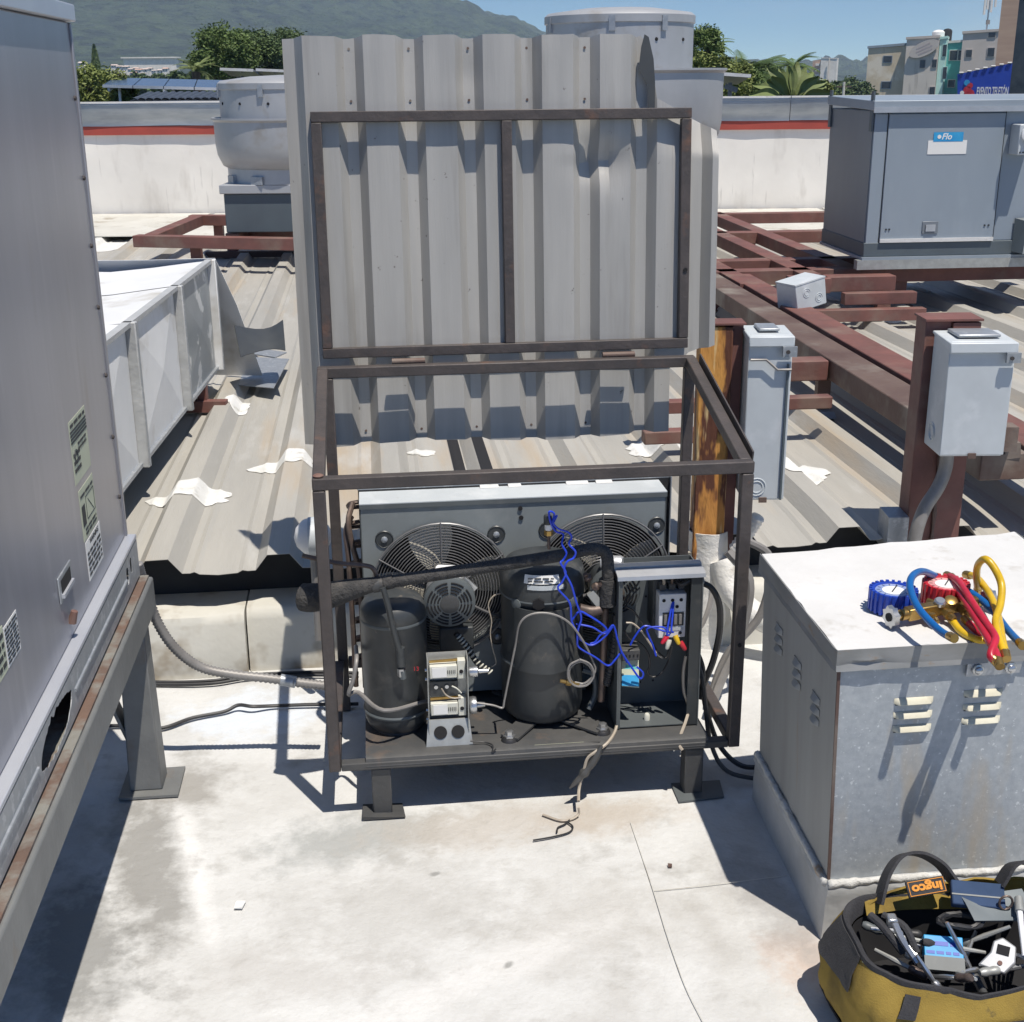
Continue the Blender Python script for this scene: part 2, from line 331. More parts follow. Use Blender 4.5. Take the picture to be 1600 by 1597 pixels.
# ribbed metal roof
PIT = 0.364; CR0 = -0.657
def roof_h(u):
    t = ((u - CR0 + PIT / 2) % PIT) - PIT / 2; a = abs(t)
    h = 0.048 * (1 if a < 0.034 else max(0, 1 - (a - 0.034) / 0.038))
    if 0.095 < a < 0.125: h += 0.006 * (1 - abs(a - 0.11) / 0.015)
    return h
offs = [-.182, -.125, -.11, -.095, -.072, -.053, -.034, 0, .034, .053, .072, .095, .11, .125]
us = sorted(CR0 + k * PIT + o for k in range(-12, 24) for o in offs)
def roof_z(u, v):
    k = math.floor((u - CR0 + PIT / 2) / PIT)
    z = 0.335 + roof_h(u) + 0.004 * noise.noise(Vector((k * 3.1, v * 0.8, 0)))
    if v < 1.35:                      # bent, sagging front lip
        s = (1.35 - v) / 0.4
        z += s * s * (0.016 * noise.noise(Vector((u * 2.2, 3.3, 1.0))) - 0.012)
    return z
vs_ = [0.0, 0.03, 0.08, 0.16, 0.28, 0.45] + [0.7 + 0.42 * i for i in range(28)]
def edge_v(u): return 0.925 + 0.03 * noise.noise(Vector((u * 1.9, 7.7, 0))) + 0.02 * max(0, -math.cos(2 * math.pi * (u - CR0) / PIT)) * -1
rows = [[(u, edge_v(u) + s, roof_z(u, edge_v(u) + s)) for u in us] for s in vs_]
roof = struct('ribbed_roof', MB().grid(rows), m_roof, solid=0.0015, ang=20)

def roof_patch(cu, cv, ru, rv, seed, name='sealant_patch', m=m_patch, lift=0.007):
    rng = random.Random(seed); g = MB(); n = 40
    ph = [rng.uniform(0, 6.28) for _ in range(4)]
    rings = []; n = 72
    for rr in [0.001] + [k / 22 for k in range(1, 23)]:
        ring = []
        for k in range(n):
            q = 2 * math.pi * k / n
            wob = 1 + 0.14 * math.sin(2 * q + ph[0]) + 0.12 * math.sin(3 * q + ph[1]) + 0.06 * math.sin(7 * q + ph[2]) + .03 * math.sin(11 * q + ph[3])
            u = cu + ru * rr * wob * math.cos(q); v = cv + rv * rr * wob * math.sin(q)
            ring.append((u, v, roof_z(u, max(v, edge_v(u))) + (lift * min(1, (1.04 - rr) * 8) + 0.001 * noise.noise(Vector((u*30, v*30, 0))) + .001)))
        rings.append(ring + [ring[0]])
    return put(name, g.grid(rings), m, roof)
# white sealant blobs over fastened ribs
for i, (px, py, ru, rv) in enumerate([
        ((-0.6386,1.6269,0.36), 0, .15, .085), ((-0.3313,1.992,0.37), 0, .11, .09), ((1.1301,2.0455,0.37), 0, .12, .10),
        ((1.6014,1.6097,0.36), 0, .11, .10), ((-0.5964,2.9639,0.36), 0, .06, .10), ((0.2041,2.1167,0.36), 0, .05, .04),
        ((3.1935,4.7779,0.36), 0, .12, .16), ((3.0306,5.295,0.36), 0, .09, .2), ((-2.2544,9.9241,0.35), 0, .25, .9), ((3.7648,5.5811,0.36),0,.1,.25)]):
    roof_patch(px[0], px[1], ru, rv, 20 + i)
# tarred black strips on the roof behind the cage
for i, u in enumerate((0.335, 0.425)):
    g = MB().grid([[(u - .022 + .044 * a / 6, 1.55 + 1.3 * bb / 20, roof_z(u - .022 + .044 * a / 6, 1.55 + 1.3 * bb / 20) + 0.004) for a in range(7)] for bb in range(21)])
    put('tar_strip', g, m_hole, roof)
# flat pale flashing strip at the foot of the parapet
for i in range(9):
    x0 = -7.6 + i * 2.2
    b = MB(); b.box(x0, x0 + 2.15, 12.1 + (i % 2) * .03, 14.25, 0.392 + .004 * (i % 2), 0.40 + .004 * (i % 2))
    put('flashing_panel', b, m_skirt, roof, I4)

# ------------------------------------------------------------------ parapet
par = thing('parapet_wall', (0, 14.3, 0.3), 'white plastered parapet wall with red band and zinc coping', 'wall', M=I4)
rows = []
for j in range(25):
    z = -0.5 + 1.76 * j / 24
    rows.append([(x, 14.30 + 0.012 * noise.noise(Vector((x * 1.3, z * 1.6, 4))) + 0.005 * noise.noise(Vector((x * 4, z * 3, 9))), z) for x in [-9 + 22 * i / 240 for i in range(241)]])
put('plaster_face', MB().grid(rows), m_plaster, par, I4)
b = MB(); b.box(-9, 13, 14.38, 14.6, -8, 1.3); put('wall_core', b, m_plaster, par, I4)
b = MB(); b.box(-9, 13, 14.27, 14.62, 1.225, 1.315); put('red_band', b, m_band, par, I4)
for i in range(11):
    x0 = -9 + i * 2.0
    g = MB(); prof = [(14.262, 1.317), (14.265, 1.40), (14.258, 1.41), (14.26, 1.525), (14.25, 1.53), (14.25, 1.545), (14.66, 1.56), (14.66, 1.317)]
    rows = [[(x0 + 1.994 * k / 8, y + .008 * noise.noise(Vector((x0 + k, y * 9, z * 5))), z + .006 * noise.noise(Vector((x0 + k * .6, 2, z)))) for (y, z) in prof] for k in range(9)]
    put('coping_sheet', g.grid(rows), m_coping, par, I4)
    b = MB(); b.box(x0 + .003, x0 + 1.99, 14.24, 14.30, 1.548, 1.566); put('coping_lip', b, m_whitetop, par, I4)

# ================================================================== FAR BACKGROUND
m_ground = mat('town_ground', (.075,.085,.05), (.10,.095,.07), .02, .9, c3=(.05,.075,.03), s3=.05, t3=(.45,.6))
g = MB()
ring = [[(0, 0, -8.5)] * 49] + [[(r_ * math.cos(2*math.pi*k/48), r_ * math.sin(2*math.pi*k/48), -8.5) for k in range(49)] for r_ in (40, 200, 800, 2500, 9000)]
struct('ground', g.grid(ring), m_ground, I4)

m_hill = mat('forest_hill', (.016,.030,.015), (.046,.070,.030), .035, .95, c3=(.006,.012,.006), s3=.05, t3=(.48,.6), detail=8, bump=1.0, bscale=.06, bdist=25, c4=(.10,.11,.085), s4=.012, t4=(.74,.80))
ridge = [(-1484.733,2600,510.337),(-1162.5715,2600,372.6465),(-870.1246,2600,273.7052),(-590.3537,2600,211.1368),(-436.6303,2600,179.9166),(-281.5714,2600,149.5593),(-185.2237,2600,139.7763),(-112.8541,2600,130.165),(-58.5336,2600,118.4131),(-28.2894,2600,111.3643),(14.1502,2600,101.929),(39.6307,2600,88.0459),(59.1016,2600,74.1622),(130.0902,2600,48.2885),(252.9607,2600,31.0941),(437.6929,2600,17.9681),(746.0996,2600,6.1121),(1116.2402,2600,0.7226),(1731.4423,2600,4.9673)]
def ridge_z(x):
    for a, c in zip(ridge, ridge[1:]):
        if a[0] <= x <= c[0]: return a[2] + (c[2] - a[2]) * (x - a[0]) / (c[0] - a[0])
    return ridge[0][2] if x < ridge[0][0] else ridge[-1][2]
rows = []; NX = 560; NY = 190
for j in range(NY + 1):
    t = j / NY
    y = 700 + 2300 * t
    row = []
    for i in range(NX + 1):
        x = (-1900 + 3700 * i / NX) * (0.35 + 0.65 * (y / 2600))
        rz = ridge_z(x * 2600 / y if y < 2600 else x)
        s = max(0.0, min(1.0, (y - 750) / 1850)); s = s * s * (3 - 2 * s) if y <= 2600 else max(0, 1 - (y - 2600) / 900)
        z = -8.7 + (rz + 8.7) * s
        p = Vector((x * .004, y * .004, 0))
        z += s * (40 * (noise.fractal(p, 1.0, 2.0, 4) ) * min(1, abs(2600 - y) / 500) + 13 * noise.noise(Vector((x * .03, y * .03, 2))) + 8 * noise.noise(Vector((x * .075, y * .075, 5))))
        row.append((x, y, z))
    rows.append(row)
struct('hills', MB().grid(rows), m_hill, I4)

# foliage ----------------------------------------------------------
def leafm(name, a, c, sc=.6): return mat(name, a, c, sc, .6, c3=tuple(x * .55 for x in a), s3=sc * 2.2, t3=(.5, .64), spec=.3)
m_leaf1 = leafm('leaf_mid', (.095,.145,.04), (.12,.175,.05), .8)
m_leaf2 = leafm('leaf_dark', (.075,.115,.042), (.10,.145,.05), .5)
m_leaf3 = leafm('leaf_yellow', (.16,.20,.05), (.20,.235,.07), .9)
m_frond = leafm('palm_frond', (.085,.14,.045), (.12,.175,.05), .7)
m_frond2 = leafm('palm_frond_pale', (.20,.235,.09), (.14,.185,.06), .7)
m_bark = mat('bark', (.12,.09,.065), (.08,.06,.045), 3, .9, bump=.4, bscale=8)
def crown_mesh(c, rad, nclump, nleaf, ls, rng):
    g = MB(); c = Vector(c)
    for _ in range(nclump):
        while True:
            d = Vector((rng.uniform(-1,1), rng.uniform(-1,1), rng.uniform(-1,1)))
            if .25 < d.length < 1: break
        d = d.normalized() * (d.length ** .45) * rng.uniform(.75, 1.06)
        cc = c + Vector((d.x * rad[0], d.y * rad[1], d.z * rad[2])); cr = min(rad) * rng.uniform(.16, .34)
        for _ in range(nleaf):
            e = Vector((rng.gauss(0,1), rng.gauss(0,1), rng.gauss(0,.8))) * cr * .6
            p = cc + e; a = Vector((rng.gauss(0,1), rng.gauss(0,1), rng.gauss(0,.6))).normalized(); bb = a.orthogonal().normalized()
            bb = (Matrix.Rotation(rng.uniform(0, 6.28), 3, a) @ bb); s_ = ls * rng.uniform(.6, 1.3)
            g.add([p - a * s_, p + bb * s_ * .42, p + a * s_, p - bb * s_ * .42], [(0,1,2,3)])
    return g
def tree(name, base, top, rad, lm, label, cat='tree', nclump=70, nleaf=70, ls=.25, seed=1, group=None, trunk_r=.18):
    rng = random.Random(seed); base = Vector(base); top = Vector(top)
    t = thing(name, base, label, cat, group, M=I4)
    mid = base.lerp(top, .55) + Vector((rng.uniform(-.3,.3), 0, 0))
    g = MB().tube(crom([base, mid, top], 5), [trunk_r * (1 - .07 * i) for i in range(11)], 7)
    put('trunk', g, m_bark, t, I4)
    for k in range(5):
        q = k * 1.256 + rng.uniform(-.3,.3); e = top + Vector((math.cos(q) * rad[0] * .6, math.sin(q) * rad[1] * .6, rad[2] * rng.uniform(-.2,.5)))
        s_ = base.lerp(top, rng.uniform(.6,.9)); put('limb', MB().tube(crom([s_, s_.lerp(e,.5) + Vector((0,0,rad[2]*.1)), e], 4), [trunk_r*.5*(1-.09*i) for i in range(9)], 5), m_bark, t, I4)
    put('crown', crown_mesh(top, rad, nclump, nleaf, ls, rng), lm, t, I4, ang=180)
    return t
def frond_mesh(L, droop, w, n=30, rng=random):
    g = MB(); pts = [Vector((L * (t := i / n) , 0, L * (.55 * t - droop * t * t))) for i in range(n + 1)]
    g.tube(pts, [.03 * L / 2.5 * (1 - .8 * i / n) for i in range(n + 1)], 5)
    for i in range(3, n + 1):
        t = i / n; d = (pts[i] - pts[i-1]).normalized(); ll = .8 * w * (math.sin(math.pi * min(1, t * .93 + .07)) ** .6) * rng.uniform(.85, 1.1)
        for s_ in (-1, 1):
            tip = pts[i] + d * ll * .55 + Vector((0, s_ * ll * .8, -ll * .35)); wd = d * (.010 * L + .004)
            g.add([pts[i] - wd, pts[i] + wd, tip + wd * .2, tip - wd * .2], [(0,1,2,3)])
    return g
def palm(name, base, h, L, nf, lm, label, seed, lean=0, group=None, up=0):
    rng = random.Random(seed); base = Vector(base); t = thing(name, base, label, 'palm tree', group, M=I4)
    top = Vector((base.x + lean, base.y, h))
    put('trunk', MB().tube(crom([base, base.lerp(top, .5) + Vector((lean*.2,0,0)), top], 6), [.2 - .006 * i for i in range(13)], 8), m_bark, t, I4)
    meshes = [frond_mesh(L, dr, L * .27, rng=rng).mesh('frond') for dr in (.55, .8, 1.05)]
    for me in meshes: me.materials.append(lm)
    for k in range(nf):
        q = k * 2.399 + rng.uniform(-.2,.2); tilt = rng.uniform(-35, 25) - up
        put('frond', meshes[k % 3], lm, t, Matrix.Translation(top) @ Matrix.Rotation(q, 4, 'Z') @ Matrix.Rotation(R(tilt), 4, 'Y'))
    return t
def fan_palm(name, base, h, nf, L, lm, label, seed, flat=False):   # traveller-like fan of broad upright leaves
    rng = random.Random(seed); base = Vector(base); t = thing(name, base, label, 'palm tree', M=I4)
    top = base + Vector((0,0,h)); put('trunk', MB().tube([base, top], [.22,.16], 8), m_bark, t, I4)
    for k in range(nf):
        a = R(-68 + 136 * k / (nf - 1)) + rng.uniform(-.05,.05); l = L * rng.uniform(.85,1.1); yy = rng.uniform(-.35,.35)
        pts = crom([top, top + Vector((math.sin(a)*l*.5, yy*.3, math.cos(a)*l*.55)), top + Vector((math.sin(a)*l*1.02, yy, math.cos(a)*l*.95 - abs(math.sin(a))*.25*l))], 6)
        g = MB(); n = len(pts)
        for i in range(n - 1):
            w0 = .20 * L/2 * math.sin(math.pi * max(0, (i / (n-1) - .25) / .75)) ** .7 if i/(n-1) > .25 else .025
            w1 = .20 * L/2 * math.sin(math.pi * max(0, ((i+1) / (n-1) - .25) / .75)) ** .7 if (i+1)/(n-1) > .25 and i < n-2 else .025
            sx = Vector((math.cos(a), .5 * math.sin(k), -math.sin(a)))
            g.add([pts[i]-sx*w0, pts[i]+Vector((0,.04,0)), pts[i+1]+Vector((0,.04,0)), pts[i+1]-sx*w1], [(0,1,2,3)])
            g.add([pts[i]+Vector((0,.04,0)), pts[i]+sx*w0, pts[i+1]+sx*w1, pts[i+1]+Vector((0,.04,0))], [(0,1,2,3)])
        put('frond', g, lm, t, I4)
    return t

GL = -8.5
def gnd(p, z=GL): return (p[0], p[1], z)
# left group
tree('broad_tree', gnd((-9.5737,46,2.5485)), (-9.564,46,2.6709), (1.05,1.2,.85), m_leaf1, 'tall pale green broad tree left of its twin behind the left exhaust fan', nclump=110, nleaf=150, ls=.062, seed=3)
tree('broad_tree', gnd((-9.6996,52,2.5972)), (-9.6996,52,2.5972), (1.25,1.3,.95), m_leaf2, 'darker rounded broad tree touching the left edge of the raised lid', nclump=110, nleaf=150, ls=.068, seed=4)
tree('broad_tree', gnd((-9.5574,60,3.0867)), (-9.5608,60,3.0336), (1.2,1.2,.9), m_leaf2, 'broad tree mostly hidden behind the raised corrugated lid', nclump=70, nleaf=120, ls=.07, seed=5)
tree('leafy_shrub', gnd((-7.3369,24,1.6491)), (-7.4506,24,1.65), (.75,.7,.42), m_leaf3, 'yellow green leafy shrub above the parapet beside the left unit', 'shrub', nclump=80, nleaf=120, ls=.038, seed=6)
tree('leafy_shrub', gnd((-6.6081,23,1.5251)), (-6.6125,23,1.4835), (.35,.4,.22), m_leaf1, 'small green shrub in front of the dark tiled roof', 'shrub', nclump=25, nleaf=70, ls=.05, seed=7, trunk_r=.05)
palm('coconut_palm', gnd((-9.2253,40,2.0597)), (-9.2253,40,2.0597)[2], .66, 20, m_frond2, 'pale coconut palm in front of the two broad trees on the left', 8, up=10)
t = thing('cypress_tree', gnd((-45.5627,150,2.4648)), 'narrow dark cypress standing alone before the far hillside', 'tree', M=I4)
c = Vector((-45.5777,150,2.3305)); put('trunk', MB().tube([gnd(c), c], .15, 6), m_bark, t, I4)
g = MB(); rng = random.Random(5)
for _ in range(5000):
    h = rng.random(); rr = 0.75 * (1 - h) ** .7 * math.sqrt(rng.random()) * 1.0; q = rng.uniform(0, 6.28)
    p = c + Vector((rr * math.cos(q), rr * math.sin(q), -1 + 4.4 * h)); a = Vector((rng.gauss(0,.5), rng.gauss(0,.5), 1)).normalized(); bb = a.orthogonal().normalized() * .1
    g.add([p - a * .22, p + bb, p + a * .22, p - bb], [(0,1,2,3)])
put('crown', g, m_leaf2, t, I4, ang=180)
# scrubby wood in the middle distance, one mass
def wood(name, spots, lm, seed, ls):
    rng = random.Random(seed); g = MB()
    for (p, rad, nc) in spots:
        h = crown_mesh(p, rad, nc, 45, ls, rng); g.add(h.v, h.f)
    return tag(put(name, g, lm, None, I4, ang=180), kind='stuff')
wood('distant_wood', [((-37.8346,120,1.1466),(4,3,1.4),40), ((-34.7869,130,1.3964),(7,3,.9),60), ((-24.2131,110,1.5066),(5,3,1.1),50), ((-50.1166,200,2.077),(9,4,1.1),60), ((-74.4036,260,2.0182),(9,4,1.1),50), ((-52.7209,240,2.5118),(8,4,1.3),50), ((-128.0148,420,3.3787),(14,4,1.6),50), ((-123.6252,480,3.2087),(18,4,1.5),60)], m_leaf2, 31, .4)
wood('roadside_wood', [((37.6212,150,0.4271),(2.6,3,1.3),60), ((28.4116,120,0.3261),(2.6,3,.9),40), ((36.6744,140,0.1228),(1.8,3,1.0),40), ((21.6857,100,0.4441),(3,3,1.0),40)], m_leaf2, 32, .22)
# right group
tree('broad_tree', gnd((5.4849,38,2.3332)), (5.4464,38,2.401), (.55,.6,.75), m_leaf1, 'slim broad tree just right of the big exhaust cylinder', nclump=90, nleaf=130, ls=.05, seed=9)
tree('leafy_shrub', gnd((4.0164,26,1.7171)), (3.9563,26,1.6825), (.7,.6,.5), m_leaf3, 'sunny yellow green bush right of the large exhaust bowl', 'shrub', nclump=90, nleaf=110, ls=.042, seed=10)
tree('leafy_shrub', gnd((4.5568,27,1.6762)), (4.5853,27,1.6152), (.5,.5,.38), m_leaf1, 'light green bush under the small tilted panel', 'shrub', nclump=70, nleaf=100, ls=.042, seed=41)
tree('leafy_shrub', gnd((6.8537,30,1.491)), (6.8993,30,1.45), (.35,.4,.22), m_leaf3, 'low pale bush right of the fan palm', 'shrub', nclump=45, nleaf=90, ls=.042, seed=42, trunk_r=.06)
tree('broad_tree', gnd((9.1071,48,1.9551)), (9.0506,48,1.7404), (.6,.6,.55), m_leaf2, 'dark green tree between the palms on the right', nclump=70, nleaf=120, ls=.06, seed=11)
palm('coconut_palm', gnd((9.277,44,2.068)), (9.277,44,2.068)[2], .9, 24, m_frond, 'dark coconut palm left of the white apartment tower', 12, up=8)
palm('coconut_palm', gnd((5.9903,40,2.5927)), (5.9903,40,2.5927)[2], .7, 14, m_frond, 'small coconut palm peeking over the slim tree by the exhaust cylinder', 13, up=14)
palm('coconut_palm', gnd((5.2746,30,1.7067)), (5.2746,30,1.7067)[2], 1.0, 20, m_frond, 'low spreading palm left of the upright fan palm', 14, up=20)
fan_palm('fan_palm', gnd((5.0775,24,1.2743)), 9.75, 17, 0.85, m_frond2, 'upright fan palm with broad pale blades behind the parapet', 15)

# far houses on the hillside
m_fw = mat('far_white', (.72,.72,.70), (.6,.59,.56), .5, .8)
m_fr = mat('far_roof', (.62,.62,.62), (.42,.25,.18), .05, .8)
def house(name, p, w, h, d, label, group=None, wm=m_fw, rm=m_fr):
    t = thing(name, p, label, 'house', group, M=I4); x, y, z = p
    b = MB(); b.box(x - w/2, x + w/2, y, y + d, z - 3, z + h); put('wall', b, wm, t, I4)
    b = MB(); b.add([(x-w*.55,y-.4,z+h),(x+w*.55,y-.4,z+h),(x+w*.55,y+d+.4,z+h),(x-w*.55,y+d+.4,z+h),(x-w*.5,y+d/2,z+h*1.45),(x+w*.5,y+d/2,z+h*1.45)],
        [(0,1,5,4),(2,3,4,5),(1,2,5),(3,0,4),(0,3,2,1)]); put('roof', b, rm, t, I4)
    for k in (-.25, .25):
        b = MB(); b.box(x + w*k - w*.09, x + w*k + w*.09, y - .06, y + .05, z + h*.3, z + h*.7); put('window', b, m_hole, t, I4)
    return t
rng = random.Random(2)
for k, p in enumerate([(-175.9625,560,8.7213), (-172.9065,555,7.9044), (-180.2893,620,8.5191), (-172.2377,600,8.0145), (-169.4349,600,7.7236), (-164.4654,590,6.8158), (-160.8355,585,7.0157), (-153.0063,560,5.7816), (-158.6423,590,6.504), (-159.0116,600,7.1017), (-151.8705,580,6.1304), (-146.56,570,6.0327), (-141.8491,560,6.1903), (-144.1377,520,4.5798), (-139.3442,515,4.5244)]):
    lab = 'tiny pale house left of the cypress below the forested hill' if k < 2 else 'tiny pale house in the cluster right of the cypress below the hill'
    house('hillside_house', p, rng.uniform(1.8,3.0), rng.uniform(.7,1.2), 3, lab, 'houses left of the cypress' if k < 2 else 'houses right of the cypress')
t = thing('long_hall', (-185.32,700,13.2945), 'long low white roofed hall higher up the forested hillside', 'building', M=I4)
x, y, z = (-185.2892,700,13.6053); b = MB(); b.box(x-13, x+14, y, y+6, z-6, z+.3); put('wall', b, m_fw, t, I4)
b = MB(); b.box(x-14, x+15, y-1, y+7, z+.3, z+.9); put('roof', b, m_fw, t, I4)
t = thing('hillside_villa', (-283.5428,1500,71.0903), 'tiny white villa high on the forested hillside', 'house', M=I4)
x, y, z = (-302.2745,1700,80.9205); b = MB(); b.box(x-3, x+3, y, y+5, z-6, z+1.2); put('wall', b, m_fw, t, I4); b = MB(); b.box(x-3.4, x+3.4, y-.4, y+5.4, z+1.2, z+1.6); put('roof', b, m_fw, t, I4)

# neighbouring house with dark tiled roof and solar panels
nb = thing('neighbour_house', gnd((-4.8501,20,1.4745)), 'neighbouring house with dark barrel tiled roof below solar panels', 'house', M=I4)
x0, y0, z0 = (-5.6302,20,1.481); x1 = (-3.1847,20,1.4607)[0]
b = MB(); b.box(x0 + .05, x1, y0 + .1, y0 + 3, GL, z0 - .0); put('wall', b, m_plaster, nb, I4)
m_tile = mat('dark_roof_tile', (.04,.046,.058), (.055,.062,.075), 8, .4)
tile = MB(); n = 8
tile.grid([[(.055 * math.cos(math.pi * k / n), l * .34, .032 * math.sin(math.pi * k / n) + l * .03) for k in range(n + 1)] for l in (0, 1)])
tile = tile.mesh('roof_tile'); tile.materials.append(m_tile)
nt_ = int((x1 - x0) / .118)
for r_ in range(3):
    for k in range(nt_):
        o = put('roof_tile', tile, m_tile, nb, Matrix.Translation((x0 + .06 + k * .118, y0 + r_ * .32, z0 + .03 + r_ * .028)))
b = MB(); b.hexa([(x0,y0,z0-.02),(x1,y0,z0-.02),(x1,y0+1.2,z0+.05),(x0,y0+1.2,z0+.05)], [(x0,y0,z0+.025),(x1,y0,z0+.025),(x1,y0+1.2,z0+.10),(x0,y0+1.2,z0+.10)]); put('roof_deck', b, m_tile, nb, I4)
m_solar = mat('solar_glass', (.035,.06,.13), (.05,.08,.16), 1.5, .22, .0, spec=.8)
sr = thing('solar_array', (-5.8116,23,1.6224), 'row of blue solar panels on rails above the dark tiled roof', 'solar panels', M=I4)
pa = Vector((-6.6168,22,1.6962)); pb = Vector((-4.6188,22,1.6301)); pc = Vector((-7.1455,24.5,1.8204)); pd = Vector((-5.1322,24.5,1.7597))
for k in range(4):
    f0, f1 = k / 4 + .004, (k + 1) / 4 - .004
    q = [pa.lerp(pb, f0), pa.lerp(pb, f1), pc.lerp(pd, f1), pc.lerp(pd, f0)]
    p_ = put('panel', MB().hexa(q, [v + Vector((0,0,.03)) for v in q]), m_solar, sr, I4)
    put('panel_frame', MB().beam(q[0] + Vector((0,-.01,.015)), q[1] + Vector((0,-.01,.015)), .02, .045), m_alu, sr, I4)
for f in (.05, .5, .95): put('rail', MB().beam(pa.lerp(pb, f) + Vector((0,0,-.04)), pc.lerp(pd, f) + Vector((0,0,-.04)), .04, .05), m_alu, sr, I4); put('post', MB().beam(pa.lerp(pb, f) + Vector((0,.6,-.6)), pa.lerp(pb, f) + Vector((0,.6,.05)), .04, .04), m_alu, sr, I4)
# two more tilted panels by the trees and one by the right palms
for nm, a_, b_, yb, lab in (('tilted_panel', (-5.527,26,1.9823), (-4.8903,26,1.9538), 1.0, 'single tilted solar panel under the broad trees'), ('tilted_panel', (-4.9334,26.5,1.9691), (-4.3592,26.5,1.9407), 1.0, 'tilted solar panel reaching behind the raised lid'),
                            ('tilted_panel', (3.3403,21,1.798), (3.7695,21,1.7662), 1.2, 'small tilted solar panel right of the large exhaust bowl')):
    a_ = Vector(a_); b_ = Vector(b_); t = thing(nm, gnd(a_), lab, 'solar panel', 'single solar panels', M=I4)
    q = [a_, b_, b_ + Vector((0,yb,-.12)), a_ + Vector((0,yb,-.12))]
    put('panel', MB().hexa(q, [v + Vector((0,0,.03)) for v in q]), m_alu if a_.x > 0 else m_solar, t, I4)
    put('edge_frame', MB().beam(a_ + Vector((0,-.015,.012)), b_ + Vector((0,-.015,.012)), .02, .05), m_whitetop, t, I4)
    c_ = (a_ + b_) / 2 + Vector((0, yb * .5, -.1)); put('mast', MB().tube([gnd(c_), c_], .035, 8), m_grey, t, I4)
    put('bracket', MB().beam(c_ + Vector((-.1,-.1,-.05)), c_ + Vector((.1,-.1,-.12)), .05, .08), m_grey, t, I4)

# buildings on the right ---------------------------------------------------
m_beige = mat('beige_render', (.60,.52,.39), (.52,.45,.33), .3, .85, c3=(.66,.61,.51), s3=.25, t3=(.5,.6), c4=(.30,.26,.2), s4=.6, t4=(.6,.75), stretch4=(2,1,.3))
m_grend = mat('grey_render', (.60,.56,.50), (.53,.50,.45), .25, .85, c3=(.33,.31,.28), s3=.5, t3=(.58,.75), stretch3=(2,1,.3))
m_teal = mat('teal_render', (.12,.47,.47), (.10,.40,.41), .4, .8); m_aqua = mat('aqua_render', (.50,.76,.73), (.44,.70,.67), .4, .8)
m_taupe = mat('taupe_render', (.54,.49,.45), (.48,.44,.40), .3, .85); m_tan = mat('tan_cladding', (.48,.34,.25), (.41,.28,.21), .4, .7, stretch=(.3,.3,4))
m_glass = mat('far_glass', (.02,.025,.03), (.05,.055,.06), 1, .25)
DIRN = Vector((.35,.94,0)).normalized()          # these streets run obliquely: facades face back-left
def block(name, px0, px1, depth, m, label, wins=(), roofm=None, base=GL):
    a = Vector(px0); c = Vector(px1); t = thing(name, (a.x, a.y, base), label, 'building', M=I4)
    dv = DIRN * depth; ra = Vector((a.x, a.y, 0)); rc = Vector((c.x, c.y, 0)); e = (rc - ra).normalized(); Zv = Vector((0,0,1))
    put('wall', MB().hexa([ra + Zv*base, rc + Zv*base, rc + dv + Zv*base, ra + dv + Zv*base], [ra + Zv*a.z, rc + Zv*c.z, rc + dv + Zv*c.z, ra + dv + Zv*a.z]), m, t, I4)
    q = [a - e*.15 - DIRN*.2, c + e*.05 - DIRN*.2, c + dv + e*.05, a + dv - e*.15]
    put('roof_edge', MB().hexa([v + Zv*.01 for v in q], [v + Zv*.35 for v in q]), roofm or m, t, I4)
    def wbox(p0, p1, z0, z1, d0, d1): return MB().hexa([Vector((p0.x,p0.y,z0))-DIRN*d1, Vector((p1.x,p1.y,z0))-DIRN*d1, Vector((p1.x,p1.y,z0))+DIRN*d0, Vector((p0.x,p0.y,z0))+DIRN*d0], [Vector((p0.x,p0.y,z1))-DIRN*d1, Vector((p1.x,p1.y,z1))-DIRN*d1, Vector((p1.x,p1.y,z1))+DIRN*d0, Vector((p0.x,p0.y,z1))+DIRN*d0])
    for (w0, w1) in wins:
        w0 = Vector(w0); w1 = Vector(w1); za, zb = sorted((w0.z, w1.z))
        wf = put('window', wbox(w0 - e*.1, w1 + e*.1, za - .1, zb + .1, .1, .08), roofm or m_grend, t, I4)
        put('pane', wbox(w0, w1, za, zb, -.05, .12), m_glass, wf, I4)
    return t
b1 = block('apartment_block', (54.0897,204.0001,5.7644), (59.1656,202.1101,6.1286), 9, m_beige, 'stained beige block with green roof edge, leftmost of the row', [((56.2636,203.1906,4.6471),(57.3683,202.7793,3.819)), ((56.2796,203.1846,1.0128),(57.4853,202.7357,0.09))], m_acgrey)
b2 = block('apartment_block', (58.5942,200.0814,6.8797), (62.8624,198.4922,7.0627), 9, m_grend, 'grey beige block with a faded oval wall sign', [((60.6073,199.3319,4.0155),(61.2894,199.0779,2.9407)), ((62.2021,198.7381,4.0826),(62.7989,198.5159,3.0121)), ((62.195,198.7407,0.2536),(62.8803,198.4855,-0.8269))], m_taupe)
oc = Vector((60.856,198.791,5.595)); el = [(2.2*math.cos(k*.2618), 1.0*math.sin(k*.2618)) for k in range(24)]
OM = Matrix.Translation(oc) @ Matrix.Rotation(R(-20.4), 4, 'Z') @ Matrix.Rotation(R(90), 4, 'X') @ Matrix.Rotation(.42, 4, 'Z')
m_oval = mat('faded_oval', (.50,.47,.44), (.45,.42,.39), .6, .8)
sg = put('oval_sign', MB().prism(el, -.2, .1, OM), m_oval, b2, I4)
m_fade = mat('faded_print', (.36,.31,.32), (.44,.40,.40), 2, .8)
for k in range(3): put('faded_line', MB().box(-1.2 + .2*abs(k-1), 1.2 - .2*abs(k-1), -.55 + .42*k, -.35 + .42*k, .1005, .12), m_fade, sg, OM)
